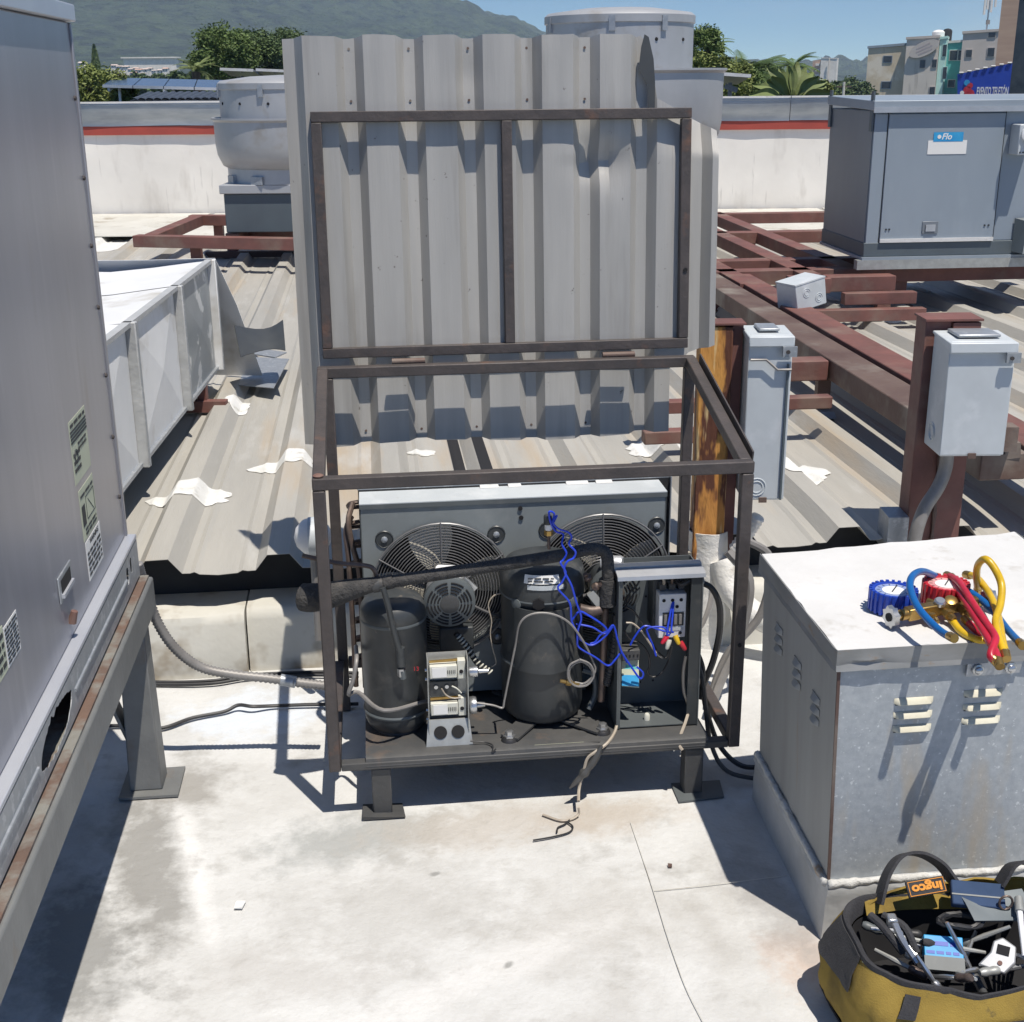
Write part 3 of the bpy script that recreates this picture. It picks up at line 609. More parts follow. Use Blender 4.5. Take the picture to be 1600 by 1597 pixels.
block('apartment_strip', (63.287,199.4548,6.8237), (64.1923,199.1177,6.9824), 8, m_aqua, 'narrow pale aqua strip building with balconies', [((64.0436,199.1731,3.0078),(64.5234,198.9945,1.3975)), ((63.7686,199.2755,6.1107),(64.2455,199.0979,4.5138))], m_aqua)
block('apartment_block', (65.6322,203.0644,6.3678), (67.5706,202.3427,6.5123), 8, m_teal, 'teal block recessed between aqua strip and grey block', [((66.0623,202.9043,5.3724),(67.0375,202.5411,4.0071)), ((67.1691,202.4922,5.3548),(67.6333,202.3193,3.9991)), ((66.1803,202.8603,1.205),(67.0432,202.539,0.1947))], m_whitetop)
block('apartment_block', (65.2185,195.3736,7.4679), (69.7954,193.6694,7.7165), 9, m_taupe, 'taupe grey block below the antenna mast', [((65.8274,195.1468,5.3016),(66.5702,194.8702,4.3381)), ((68.5663,194.127,5.5157),(69.4033,193.8154,4.384)), ((68.4459,194.1718,7.5738),(69.3098,193.8502,6.959))], m_taupe)
block('office_tower', (53.3198,148.2517,13.3045), (55.2632,147.5281,14.1697), 6, m_tan, 'tall tan clad tower at the right edge', [], m_tan)
block('glass_tower', (32.9806,88.5829,10.8863), (36.8867,87.1285,11.4272), 8, m_glass, 'near black glass building cut by the right edge of the picture', [], m_glass)
t = block('white_tower', (142.8844,619.2178,9.9879), (149.6047,616.7156,9.6202), 6, m_fw, 'white apartment tower with a brown balcony side', [], m_fw)
xa = Vector((140.1433,623.6005,8.967)); xb = Vector((143.6339,622.3008,9.4749)); ed = Vector((.94,-.35,0)).normalized()
put('side_wall', MB().hexa([gnd(xa), gnd(xb), gnd(xb + DIRN*5), gnd(xa + DIRN*5)], [xa, xb, xb + DIRN*5, xa + DIRN*5]), m_tan, t, I4)
for k in range(6):
    p = xb - ed*1.4 - DIRN*.4 + Vector((0,0,-2.2 - 2.4*k)); put('balcony', MB().beam(p - ed*.9, p + ed*.9, .7, 1.0), m_fw, t, I4)
p = Vector((146.1322,616.8878,9.9258)); put('joint_strip', MB().beam((p.x,p.y,GL), (p.x,p.y,p.z), .5, .5, (0,1,0)), m_grend, t, I4)
# rooftop tanks
for k, (p, w_, lab) in enumerate((((64.3886,204,7.4814), .9, 'pale round rooftop tank between the grey and teal blocks'), ((66.0343,205,7.6791), .7, 'dark rooftop tank above the teal block'))):
    t = thing('rooftop_tank', p, lab, 'tank', 'tanks on the far roofs', M=I4); x, y, z = p
    put('drum', MB().lathe([(w_, -2.5), (w_, .5), (w_ * .7, .75), (.15, .85)], 16, Matrix.Translation(p)), m_labelw if k == 0 else m_hole, t, I4)
    put('stand', MB().lathe([(w_ * .9, -4.2), (w_ * .9, -2.52)], 12, Matrix.Translation(p)), m_grend, t, I4)
# antenna mast
am = thing('antenna_mast', (69.4139,198,7.7788), 'antenna mast with white panel antennas on the taupe block', 'antenna', M=I4)
p0 = Vector((69.4331,198,7.6045)); put('mast', MB().tube([p0, p0 + Vector((0,0,9))], .12, 8), m_alu, am, I4)
for k, (dx, z_) in enumerate(((-.75,3.6),(-.35,4.3),(.2,3.9),(.75,4.6),(-.6,6.2),(.5,6.6))):
    b = MB(); b.box(p0.x+dx-.14, p0.x+dx+.14, p0.y-.5, p0.y-.3, p0.z+z_-1.1, p0.z+z_+1.1); put('panel_antenna', b, m_whitetop, am, I4)
    put('arm', MB().beam((p0.x, p0.y, p0.z+z_), (p0.x+dx, p0.y-.4, p0.z+z_), .07, .07), m_alu, am, I4)
put('radio_box', MB().box(p0.x-.25, p0.x+.25, p0.y-.35, p0.y-.1, p0.z+1.2, p0.z+1.8), m_grey, am, I4)
# billboard
bb_ = thing('billboard', gnd((38.8939,110,0.1887)), 'blue billboard with white lettering in front of the taupe block', 'billboard', M=I4)
m_bill = mat('billboard_blue', (.012,.045,.36), (.012,.055,.42), .8, .5)
q0 = Vector((39.7862,119.6699,1.9058)); q1 = Vector((44.071,118.0745,2.8142)); q2 = Vector((44.4365,117.9384,-0.7499)); q3 = Vector((40.0284,119.5797,-0.7428))
nb_ = (q1 - q0).cross(Vector((0,0,1))).normalized()
put('board', MB().hexa([q3 - nb_*.3, q2 - nb_*.3, q2, q3], [q0 - nb_*.3, q1 - nb_*.3, q1, q0]).mesh('board'), m_bill, bb_, I4)
for k in range(7):
    p = q0.lerp(q1, (k + .5) / 7); put('lamp_bracket', MB().beam(p + Vector((0,0,.02)), p + nb_ * .12 + Vector((0,0,.1)), .35, .08), m_whitetop, bb_, I4)
for f in (.15, .85): p = q3.lerp(q2, f) - nb_*.5; put('post', MB().tube([gnd(p), p + Vector((0,0,3))], .2, 8), m_grey, bb_, I4)
ex = (q1 - q0); ex.z = 0; ex.normalize(); fwd = Vector((ex.y, -ex.x, 0))
def board_M(f, z): p = q3.lerp(q2, f) + fwd * .06; return Matrix(((ex.x, 0, fwd.x, p.x), (ex.y, 0, fwd.y, p.y), (0, 1, 0, z), (0, 0, 0, 1)))
zt = (42.7309,118.5734,0.4359)[2]
lettering('EVENTO TELETÓN', .95, m_labelw, board_M(.60, zt), bb_, bold=.02, width=(q1 - q0).length * .56)
for f, z_, m_, w_ in ((.15, .1, m_gred, .35), (.19, .5, m_gred, .25), (.13, .75, m_sky, .25), (.06, -.1, m_labelw, .18), (.2, -.2, m_gred, .4)):
    put('emblem', MB().lathe([(w_, 0), (w_, .03)], 14, board_M(f, zt + z_)), m_, bb_, I4)
# utility poles right of the wood
for p, lab in (((22.408,90,1.4443), 'thin concrete utility pole in front of the roadside wood'),):
    t = thing('utility_pole', gnd(p), lab, 'utility pole', M=I4); put('shaft', MB().tube([gnd(p), p], [.14,.09], 8), m_skirt, t, I4)
    put('crossarm', MB().beam((p[0]-.5,p[1],p[2]-.3), (p[0]+.5,p[1],p[2]-.3), .08, .1), m_bark, t, I4)
# haze
b = MB(); b.box(-2600, 2600, -300, 3600, -12, 520)
hz = put('haze', b, None, None, I4); hz['kind'] = 'stuff'
hm = bpy.data.materials.new('haze_air'); hm.use_nodes = True; hn = hm.node_tree; hn.nodes.clear()
ho = hn.nodes.new('ShaderNodeOutputMaterial'); hv = hn.nodes.new('ShaderNodeVolumePrincipled')
hv.inputs['Color'].default_value = (.48,.70,1.0,1); hv.inputs['Absorption Color'].default_value = (1,1,1,1); hv.inputs['Density'].default_value = 0.0003; hv.inputs['Anisotropy'].default_value = 0.1
hn.links.new(hv.outputs[0], ho.inputs['Volume']); hz.data.materials.append(hm)

# ================================================================== CAGE WITH RAISED LID
TB = 0.029                                  # tube size
cage = thing('steel_cage', (0.38, 0.3, 0.12), 'open rusty steel frame cage with its corrugated lid propped up', 'cage')
UL, UR, VF, VB, WB, WF, WK = -0.112, 0.895, 0.012, 0.60, 0.15, 0.878, 1.008
def bar(nm, p0, p1, w=TB, h=TB, up=(0,0,1), par=cage, m=m_cage): return put(nm, MB().beam(p0, p1, w, h, up), m, par, bev=.003)
for u, v, t in ((UL, VF, WF), (UR, VF, WF), (UL + .012, VB, WK), (UR, VB, WK)):
    bar('post', (u, v, WB - TB/2 if v < .3 else -.002), (u, v, t - TB/2 - .001), up=(0,1,0))
h2 = TB / 2 + .0008
bar('rail', (UL - TB/2, VF, WF), (UR + TB/2, VF, WF))
bar('rail', (UL - TB/2, VB, WK), (UR + TB/2, VB, WK))
for u in (UL, UR):
    bar('rail', (u, VF + h2, WF), (u, VB - h2, WK))
    bar('rail', (u, VF + h2, WB), (u, VB - h2, WB))
bar('rail', (UL + h2, VF, WB - .004), (UR - h2, VF, WB - .004), h=.02, m=m_blackpan); bar('rail', (UL + h2 + .012, VB, WB), (UR - h2, VB, WB))
put('angle_strip', MB().beam((UR + .022, VF + .03, WF + .012), (UR + .022, VB - .03, WK + .012), .004, .03), m_cage, cage)
put('weld_spot', MB().lathe([(.004,-.001),(.012,.003),(.013,.006),(.008,.009)], 10, Matrix.Translation((UL, VF, WF + .013))), m_rustred, cage)
# bolt holes in the right post
put('bolt_hole', MB().lathe([(.005,0),(.005,.003)], 12, axisM((UR, VF - TB/2 + .0005, .42), (0,-1,0))), m_hole, cage)
# ---- lid sheet
LEAN = 0.075
def lid_v(w): return 0.655 + (w - 0.79) * LEAN
CP, C0 = 0.156, -0.123
def lid_h(u):                                # depth behind the crest
    t = (u - C0) % CP
    if t < .083: return 0.0
    if t < .104: return .030 * (t - .083) / .021
    if t < .134: return .030
    return .030 * (1 - (t - .134) / .022)
def lid_top(u): 
    if u < .772: return 1.863 - .25 * lid_h(u) + .0035 * noise.noise(Vector((u * 9, 0, 0))) + .0015 * noise.noise(Vector((u * 60, 0, 0)))
    if u < .80: return 1.86 - (u - .772) * 1.4
    if u < .813: return 1.80 - (u - .80) * 8
    return 1.70 - (u - .813) * .5
def lid_bot(u):
    if u < .856: return 0.788 + .006 * math.sin(u * 9) 
    return .99 + (u - .856) * .35
us_ = set()
for k in range(-1, 9):
    for o in (0, .028, .056, .083, .090, .097, .104, .119, .134, .141, .149): us_.add(round(C0 + k * CP + o, 4))
us_ |= {-.176, .772, .785, .799, .801, .8125, .8135, .8555, .8565, .985}
us_ = sorted(x for x in us_ if -.176 <= x <= .985)
def lid_pt(u, f):
    w0, w1 = lid_bot(u), lid_top(u); w = w0 + (w1 - w0) * f
    d = lid_h(u)
    e = math.exp(-(((u - .655) / .055) ** 2 + ((w - 1.545) / .045) ** 2)); d += .030 * e          # big dent
    e = math.exp(-(((u - .60) / .03) ** 2 + ((w - 1.56) / .02) ** 2)); d -= .008 * e
    e = math.exp(-(((u - .69) / .02) ** 2 + ((w - 1.50) / .05) ** 2)); d += .012 * e
    crease = max(0, 1 - abs(u - .655) / .10) * max(0, min(1, (1.53 - w) / .45)) * (1 if w > 1.0 else 0); d += .004 * crease
    e = math.exp(-(((u - .30) / .04) ** 2 + ((w - 1.76) / .05) ** 2)); d += .006 * e
    d += .0025 * noise.noise(Vector((u * 7, w * 3, 1))) + (.008 * max(0, f - .965) / .035 * noise.noise(Vector((u * 16, 4, 4))))
    vv = lid_v(w) + d
    if u > .80 and w > 1.55: vv += (u - .80) * .25 * (w - 1.55) / .1
    if u < -.12: vv += (-.12 - u) * .35
    return (u, vv, w)
NF = 70
rows = [[lid_pt(u, j / NF) for u in us_] for j in range(NF + 1)]
lid = put('lid_sheet', MB().grid(rows), m_sheet, cage, solid=.0012, ang=16)
# torn flap folded back at the upper right corner, fold shade put into its colour
put('torn_flap', MB().add([(.776,.735,1.862),(.788,.738,1.855),(.802,.735,1.80),(.806,.727,1.74),(.806,.722,1.665),(.790,.722,1.665),(.788,.726,1.73),(.762,.735,1.775),(.768,.737,1.83)], [(0,8,7,6,5,4,3,2,1)]), m_shadesheet, lid, solid=.0012)
# ---- lid frame in front of the sheet
def lf(u, w, off=0.0): return (u, lid_v(w) - .014 - off, w)
LT = .026; LU0, LU1, LW0, LW1 = -.097, .888, 1.048, 1.662
nrm = (0, -1, LEAN)
for k in range(0, 7):
    for w_ in (1.83, 1.70, .82):
        u_ = C0 + k * CP + .119
        if u_ < .77: put('fastener_hole', MB().lathe([(.0035,0),(.0035,.0012)], 8, axisM((u_, lid_v(w_) + .0285, w_), (0,-1,LEAN))), m_rustbrown, lid)
for nm, a, c in (('lid_bar', lf(LU0 - .0135, LW1), lf(LU1 + .0135, LW1)), ('lid_bar', lf(LU0 - .0135, LW0), lf(LU1 + .0135, LW0)),
                 ('lid_bar', lf(LU0, LW0 + .0142), lf(LU0, LW1 - .0142)), ('lid_bar', lf(LU1, LW0 + .0142), lf(LU1, LW1 - .0142)), ('lid_bar', lf(.402, LW0 + .0142), lf(.402, LW1 - .0142))):
    put(nm, MB().beam(a, c, .027, LT, nrm), m_cage, lid, bev=.002)
put('bolt_hole', MB().lathe([(.006,0),(.006,.003)], 12, axisM((LU1 + .002, lid_v(1.25) - .0275, 1.25), (0,-1,0))), m_hole, lid)
for u in (.12, .70):
    put('hinge', MB().tube([(u - .045, .622, 1.027), (u + .045, .622, 1.027)], .0085, 10), m_rustbrown, cage)

# ================================================================== CONDENSING UNIT
cu_ = thing('condensing_unit', (0.39, 0.3, 0.155), 'black refrigeration condensing unit with two fans standing inside the open cage', 'condensing unit')
def cp(nm, geo, m, par=cu_, **k): return put(nm, geo, m, par, **k)
# base pan
g = MB(); prof = [(-.002,.166),(.004,.184),(.016,.19),(.10,.186),(.54,.186),(.56,.19),(.565,.166)]
g.grid([[(u, v, w - .021) for (v, w) in prof] for u in (-.036, .2, .4, .6, .828)])
pan = cp('base_pan', g, m_blackpan, solid=.003)
for u in (-.01, .405, .80):
    cp('pan_rail', MB().box(u - .025, u + .025, .05, .5, .1405, .161), m_blackpan, bev=.002)
for (u, v) in ((.0, .03), (.795, .03), (.0, .5), (.795, .5)):
    leg = cp('leg', MB().beam((u, v, .004), (u, v, .1325), .048, .048, (0,1,0)), m_blackpan, bev=.003)
    if v < .1:
        if u < .1:
            put('foot_plate', MB().hexa([(-.05,-.012,0.001),(.055,-.012,.001),(.05,.05,.001),(-.05,.05,.001)], [(-.052,-.014,.012),(.056,-.016,.006),(.05,.05,.006),(-.05,.05,.01)]), m_blackpan, leg)
        else:
            put('foot_plate', MB().hexa([(.75,-.03,0.001),(.87,-.02,.001),(.88,.06,.001),(.75,.06,.001)], [(.75,-.03,.006),(.87,-.02,.006),(.88,.06,.006),(.75,.06,.006)]), m_charcoal, leg)
for (u, v) in ((-.01, .012), (.78, .06)): put('slot', MB().lathe([(.007,0),(.007,.0012)], 12, Matrix.Translation((u, v + .02, .1665))), m_hole, pan)
put('data_plate', MB().add([(.385,.012,.1693),(.51,.012,.1693),(.51,.034,.1678),(.385,.034,.1678)], [(0,1,2,3)]), m_label, pan)
greek(3, -.058, .058, -.009, .009, ML @ Matrix.Translation((.447,.023,.1687)), pan)

# ---- condenser: shroud, coil, fans
cond = cp('condenser_shroud', MB(), m_shroud)
FL, FR_ = (.178, .487), (.602, .492); FRAD = .180
# front plate with two round openings: built as rings blended to the rectangle
def plate(u0, u1, w0, w1, cu, cw, r, v):
    n = 64; inner = []; outer = []
    for k in range(n):
        q = 2 * math.pi * (k + .5) / n; c, s_ = math.cos(q), math.sin(q)
        inner.append((cu + r * c, v, cw + r * s_))
        tx = ((u1 if c > 0 else u0) - cu) / c if abs(c) > 1e-9 else 1e9; tz = ((w1 if s_ > 0 else w0) - cw) / s_ if abs(s_) > 1e-9 else 1e9
        t = min(tx, tz); outer.append((cu + t * c, v, cw + t * s_))
    # pin true corners
    for (x, z) in ((u0,w0),(u0,w1),(u1,w0),(u1,w1)):
        k = min(range(n), key=lambda i: (outer[i][0]-x)**2 + (outer[i][2]-z)**2); outer[k] = (x, v, z)
    back = [(p[0], v + .03, p[2]) for p in inner]
    return MB().grid([outer + [outer[0]], inner + [inner[0]], back + [back[0]]])
g = plate(-.024, .39, .185, .727, FL[0], FL[1], FRAD - .004, .30); h = plate(.39, .768, .185, .727, FR_[0], FR_[1], FRAD - .006, .30); g.add(h.v, h.f)
cond.data = g.mesh('condenser_shroud'); cond.data.materials.append(m_shroud)
cp('top_cover', MB().box(-.027, .772, .296, .40, .728, .7305), m_box)
put('top_cover_lip', MB().box(-.027, .772, .2955, .2985, .716, .7278), m_charcoal, cond)
cp('end_plate', MB().box(-.0265, -.0245, .301, .40, .18, .727), m_charcoal); cp('end_plate', MB().box(.769, .771, .301, .40, .18, .727), m_charcoal)
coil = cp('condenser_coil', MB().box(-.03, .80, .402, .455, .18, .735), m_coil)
put('coil_cap', MB().box(-.032, .802, .4015, .457, .7352, .738), m_galv, coil)
for k in range(9):
    w = .70 - k * .055
    put('return_bend', MB().tube(crom([(-.03,.41,w),(-.052,.41,w-.004),(-.058,.425,w-.016),(-.052,.44,w-.024),(-.03,.445,w-.025)], 4), .006, 7), m_pipe, coil)
cp('coil_end_plate', MB().box(.803, .806, .39, .465, .17, .74), m_galv)
# white paper scraps stuck on the roof behind the cover
for i, (u, du) in enumerate(((.29, .05), (.365, .035), (.52, .06), (.60, .045))):
    put('cover_tape', MB().hexa([(u,.385,.7308),(u+du,.385,.7308),(u+du,.43,.739),(u,.43,.739)], [(u,.385,.7318),(u+du,.385,.7318),(u+du-.004,.43,.743),(u+.003,.43,.743)]), m_whitetop, coil)
def spiral(c, r0, r1, turns, v0, dome):
    pts = []; n = int(turns * 44)
    for i in range(n + 1):
        f = i / n; r_ = r0 + (r1 - r0) * f; q = 2 * math.pi * turns * f
        pts.append((c[0] + r_ * math.cos(q), v0 - dome * (1 - (r_ / r1) ** 2), c[1] + r_ * math.sin(q)))
    return pts
for ci, c in enumerate((FL, FR_)):
    gd = cp('fan_guard', MB().tube(spiral(c, .055, FRAD, 17, .292, .018), .00135, 5), m_wire)
    for k in range(6):
        q = R(30 + 60 * k); d = (math.cos(q), math.sin(q))
        pts = [(c[0] + d[0] * r_, .2885 - .018 * (1 - (r_ / FRAD) ** 2), c[1] + d[1] * r_) for r_ in (.055, .09, .13, .16, FRAD + .006)]
        put('spoke', MB().tube(pts, .002, 5), m_wire, gd)
    put('rim_wire', MB().tube([(c[0] + (FRAD + .003) * math.cos(k * .1309), .2925, c[1] + (FRAD + .003) * math.sin(k * .1309)) for k in range(49)], .003, 6, cap=False), m_wire, gd)
    # mounting cups at four corners
    for (a, z) in ((-.142,.142),(.142,.142),(-.142,-.142),(.142,-.142)):
        cx, cz = c[0] + a * 1.02, c[1] + z * 1.02
        mt = put('mount_cup', MB().lathe([(.024,0),(.022,.002),(.015,-.006),(.003,-.007)], 16, axisM((cx, .2985, cz), (0,-1,0))), m_black, gd)
        put('screw', MB().lathe([(.0085,0),(.0085,.006),(.004,.009)], 8, axisM((cx, .300, cz), (0,-1,0))), m_galv, gd)
    # fan
    fan = cp('fan', MB().lathe([(.042,0),(.045,.03),(.03,.04)], 20, axisM((c[0], .335, c[1]), (0,-1,0))), m_black)
    for k in range(4):
        q0 = R(100 + 90 * k + ci * 8); rows = []
        for i in range(6):
            r_ = .03 + .138 * i / 5; wd = .30 + .12 * math.sin(i * .6)
            rows.append([(c[0] + r_ * math.cos(q0 + wd * (j / 4 - .5) * 2.2), .33 - .035 * (j / 4 - .5) * 2 * .6, c[1] + r_ * math.sin(q0 + wd * (j / 4 - .5) * 2.2)) for j in range(5)])
        put('blade', MB().grid(rows), m_fan, fan, solid=.0015)
    # shroud depth and darkness behind
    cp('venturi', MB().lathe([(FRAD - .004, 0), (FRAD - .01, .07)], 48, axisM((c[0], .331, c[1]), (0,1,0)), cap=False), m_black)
    # motor in front of the guard
    mo = cp('fan_motor', MB().lathe([(.052,0),(.056,.004),(.056,.075),(.05,.088),(.048,.09),(.006,.092)], 40, axisM((c[0] + .012, .265, c[1] + .012), (0,-1,0))), m_alu if ci == 0 else m_black)
    face = axisM((c[0] + .012, .174, c[1] + .012), (0,-1,0))
    put('end_bell', MB().lathe([(.064,-.02),(.067,-.012),(.066,0),(.050,.008),(.018,.010)], 40, face), m_charcoal, mo)
    put('hub_cap', MB().lathe([(.024,.010),(.024,.0125),(.020,.014),(.004,.014)], 24, face), m_blackpan, mo)
    for r_ in (.030, .0385, .047, .0555):
        for k in range(8):
            a0 = R(45 * k + 5); arc = [face @ Vector((r_ * math.cos(a0 + R(35) * j / 5), r_ * math.sin(a0 + R(35) * j / 5), .0095 - max(0, r_ - .05) * .32)) for j in range(6)]
            put('vent_slot', MB().tube(arc, .0022, 5), m_hole, mo)
    put('motor_clip', MB().beam((c[0] + .045, .20, c[1] + .06), (c[0] + .075, .20, c[1] + .03), .012, .03), m_steel, mo)
    put('rain_cover', MB().lathe([(.022,0),(.022,.05),(.018,.056)], 20, axisM((c[0] - .012, .22, c[1] + .075), (.8,-.45,.1))), m_whitepl if ci == 0 else m_alu, mo)
    for k in (0, 1): put('motor_arm', MB().tube(crom([(c[0] + .012, .24, c[1] + .012), (c[0] + (.12 if k else -.12), .262, c[1] - .06), (c[0] + (.18 if k else -.18), .295, c[1] - .09)], 4), .004, 6), m_wire, mo)
put('conduit', MB().tube([p for p in crom([(0.204,0.18,0.4102),(0.2327,0.18,0.3727),(0.2567,0.18,0.3261),(0.2895,0.18,0.2968)], 8)], .008, 8), m_cable, cond)
for i, p in enumerate(crom([(0.2116,0.175,0.4031),(0.2275,0.175,0.3789),(0.2451,0.175,0.3491),(0.2677,0.175,0.3187),(0.2907,0.175,0.2991)], 3)): put('conduit_ring', MB().lathe([(.0075,-.002),(.0095,0),(.0075,.002)], 10, axisM(p, (.6,-.2,-.7))), m_cream, cond)
cp('capacitor_box', MB().box(.165, .255, .24, .285, .335, .40), m_black, bev=.004)
for (x, z) in ((.386,.70),(.388,.675)): put('fixing', MB().lathe([(.006,0),(.006,.004)], 8, axisM((x,.2995,z),(0,-1,0))), m_hole, cond)

# ---- liquid receiver
RC = (.047, .175); RZ0 = .166
g = MB().lathe([(.058,0),(.074,.012),(.0815,.03),(.083,.045),(.083,.305),(.0835,.306),(.0835,.326),(.081,.338),(.071,.354),(.05,.364),(.02,.368)], 48, Matrix.Translation((RC[0], RC[1], RZ0)))
rec = cp('liquid_receiver', g, m_black)
put('cap_seam', MB().lathe([(.0838,0),(.0848,.004),(.0838,.008)], 48, Matrix.Translation((RC[0], RC[1], RZ0 + .300)), cap=False), m_charcoal, rec)
put('base_weld', MB().lathe([(.0838,0),(.0862,.005),(.0838,.010)], 48, Matrix.Translation((RC[0], RC[1], RZ0 + .05)), cap=False), m_charcoal, rec)
put('stand_ring', MB().lathe([(.066,0),(.066,.012)], 32, Matrix.Translation((RC[0], RC[1], RZ0 - .0005))), m_blackpan, rec)
put('outlet_pipe', MB().tube(crom([(0.0238,0.07,0.5907),(0.0343,0.07,0.545),(0.0457,0.07,0.4766),(0.0551,0.07,0.4333),(0.062,0.07,0.407)], 6), .0075, 10), m_black, rec)
put('service_valve', MB().tube([(0.0597,0.075,0.4273),(0.0611,0.075,0.3786)], [.012,.012], 12), m_black, rec)
put('valve_cap', MB().lathe([(.0105,0),(.0105,.02),(.007,.024)], 6, axisM((0.0609,0.08,0.3693), (0,0,-1))), m_steel, rec)
put('valve_stem', MB().tube([(0.0622,0.078,0.3632),(0.0646,0.078,0.342)], .0085, 8), m_charcoal, rec)
lettering('13', .016, m_gred, ML @ Matrix.Translation((.098, .106, .352)) @ Matrix.Rotation(R(90), 4, 'X') , rec)
cp('liquid_line', MB().tube(crom([(0.1246,0.12,0.255),(0.0138,0.04,0.2763),(-0.0486,0.12,0.2895),(-0.0722,0.1,0.2956),(-0.0592,0.1,0.3355),(-0.0491,0.12,0.3817),(-0.0511,0.2,0.3804)], 6), .0055, 8), m_grey)
cp('copper_line', MB().tube(crom([(-.045,.405,.70),(-.058,.37,.66),(-.05,.35,.60),(-.036,.34,.53),(-.034,.33,.42),(-.034,.33,.20)], 6), .0075, 8), m_pipe)
cp('copper_line', MB().tube(crom([(-.05,.41,.66),(-.066,.38,.63),(-.062,.36,.55),(-.06,.36,.35),(-.06,.36,.19)], 6), .0075, 8), m_pipe)

# ---- compressor
CC = (.428, .19); CZ = .172
g = MB().lathe([(.06,0),(.086,.005),(.100,.018),(.105,.04),(.106,.16),(.1072,.165),(.1072,.178),(.105,.186),(.105,.335),(.107,.34),(.108,.352),(.108,.395),(.104,.412),(.092,.427),(.065,.438),(.02,.443)], 56, Matrix.Translation((CC[0], CC[1], CZ)))
com = cp('compressor', g, m_black)
put('mid_seam', MB().lathe([(.1068,0),(.1092,.005),(.1068,.011)], 56, Matrix.Translation((CC[0], CC[1], CZ + .163)), cap=False), m_charcoal, com)
put('cap_seam', MB().lathe([(.1065,0),(.109,.004),(.1065,.012)], 56, Matrix.Translation((CC[0], CC[1], CZ + .343)), cap=False), m_charcoal, com)
def on_shell(q, w, r_=.1055):
    a = R(q); return Vector((CC[0] + r_ * math.sin(a), CC[1] - r_ * math.cos(a), w))
for q, w in ((-44, .512), (40, .512)):
    d = Vector((math.sin(R(q)), -math.cos(R(q)), 0)); put('boss', MB().lathe([(.014,-.004),(.014,.005),(.009,.007)], 16, axisM(on_shell(q, w), d)), m_charcoal, com)
put('handling_eye', MB().prism([(.0165*math.cos(k*.5236)*(1 if k%2 else .85), .0165*math.sin(k*.5236)*(1 if k%2 else .85)) for k in range(12)], -.004, .006, axisM(on_shell(-12, .52), (-.2,-.97,0))), m_hole, com)
put('terminal_cover', MB().grid([[on_shell(q, w, .110 + .012 * (1 - abs(q) / 46)) for q in range(-46, 41, 6)] for w in (.335, .40, .47, .505)]), m_black, com, solid=.004)
for i, (q0, wr_, m_) in enumerate(((-8, ((.573,.1090),(.594,.1022)), m_labelw), (-3, ((.557,.1098),(.569,.1096)), m_box))):
    put('sticker', MB().grid([[on_shell(q0 + (k - 3) * 8, w_, r_) for k in range(7)] for (w_, r_) in wr_]), m_, com, solid=.0006)
greek(2, -.034, .03, -.007, .007, ML @ Matrix.Translation(on_shell(-8, .5835, .1068)) @ Matrix.Rotation(R(-8), 4, 'Z') @ Matrix.Rotation(R(71), 4, 'X'), com)
for sgn, (u, v) in enumerate(((.325,.045), (.565,.055), (.325,.32), (.545,.32))):
    fo = put('mount_foot', MB().beam((u, v, .177), (CC[0] + (u-CC[0])*.4, CC[1] + (v-CC[1])*.4, .177), .05, .006), m_blackpan, com)
    put('rubber_grommet', MB().lathe([(.022,0),(.02,.008),(.016,.013)], 16, Matrix.Translation((u, v, .1665))), m_cable, com)
    put('hold_bolt', MB().lathe([(.016,0),(.016,.004),(.011,.0042),(.011,.015),(.006,.017)], 6, Matrix.Translation((u, v, .1805))), m_steel, com)
put('oil_line', MB().tube(crom([on_shell(72,.30,.105), on_shell(78,.28,.135), on_shell(76,.23,.14), on_shell(70,.19,.125)], 6), .008, 8), m_charcoal, com)
# ---- suction line with foam sleeve
suc = cp('suction_line', MB().tube(crom([(-0.007,0.09,0.5877),(0.0352,0.09,0.5955),(0.1835,0.09,0.6129),(0.3406,0.09,0.63),(0.4671,0.09,0.6454),(0.5225,0.09,0.656),(0.5578,0.1,0.6523),(0.5773,0.1,0.6345),(0.5813,0.1,0.58),(0.5808,0.1,0.5112)], 6), .0155, 12), m_foam)
fb = crom([(-0.1809,0.1,0.5661),(-0.1718,0.1,0.564),(-0.1514,0.09,0.5653),(-0.1128,0.09,0.5682),(-0.0583,0.09,0.5804),(-0.0115,0.09,0.5896),(0.0305,0.09,0.5958)], 5); fr_ = [(0,.012),(.06,.027),(.16,.034),(.36,.0355),(.55,.032),(.75,.023),(.9,.0175),(1,.016)]
def lerp_tab(tab, f):
    for (a, x), (c, y) in zip(tab, tab[1:]):
        if a <= f <= c: return x + (y - x) * (f - a) / (c - a)
    return tab[-1][1]
put('foam_bulge', MB().tube(fb, [lerp_tab(fr_, i / (len(fb) - 1)) for i in range(len(fb))], 16), m_foam, suc)
put('tape_wrap', MB().tube([(-0.0007,0.09,0.589),(0.0242,0.09,0.5927)], [.0185,.019], 14), m_blackpan, suc); put('tape_wrap', MB().tube([(0.0274,0.09,0.5943),(0.0492,0.09,0.5981)], [.0178,.0178], 14), m_foam, suc)
put('foam_sleeve', MB().tube([(0.5799,0.1,0.5715),(0.5809,0.1,0.5026)], [.021,.022], 14), m_foam, suc)
put('copper_stub', MB().tube(crom([(0.58,0.12,0.4855),(0.578,0.12,0.3975),(0.576,0.12,0.3079),(0.5722,0.12,0.226)], 5), .0095, 10), m_pipe, suc)
put('valve_body', MB().tube(crom([(0.5096,0.1,0.4978),(0.5422,0.1,0.4873),(0.5665,0.1,0.4912)], 4), [.012,.012,.013,.014,.016,.016,.016,.014,.014], 10), m_pipe, suc)
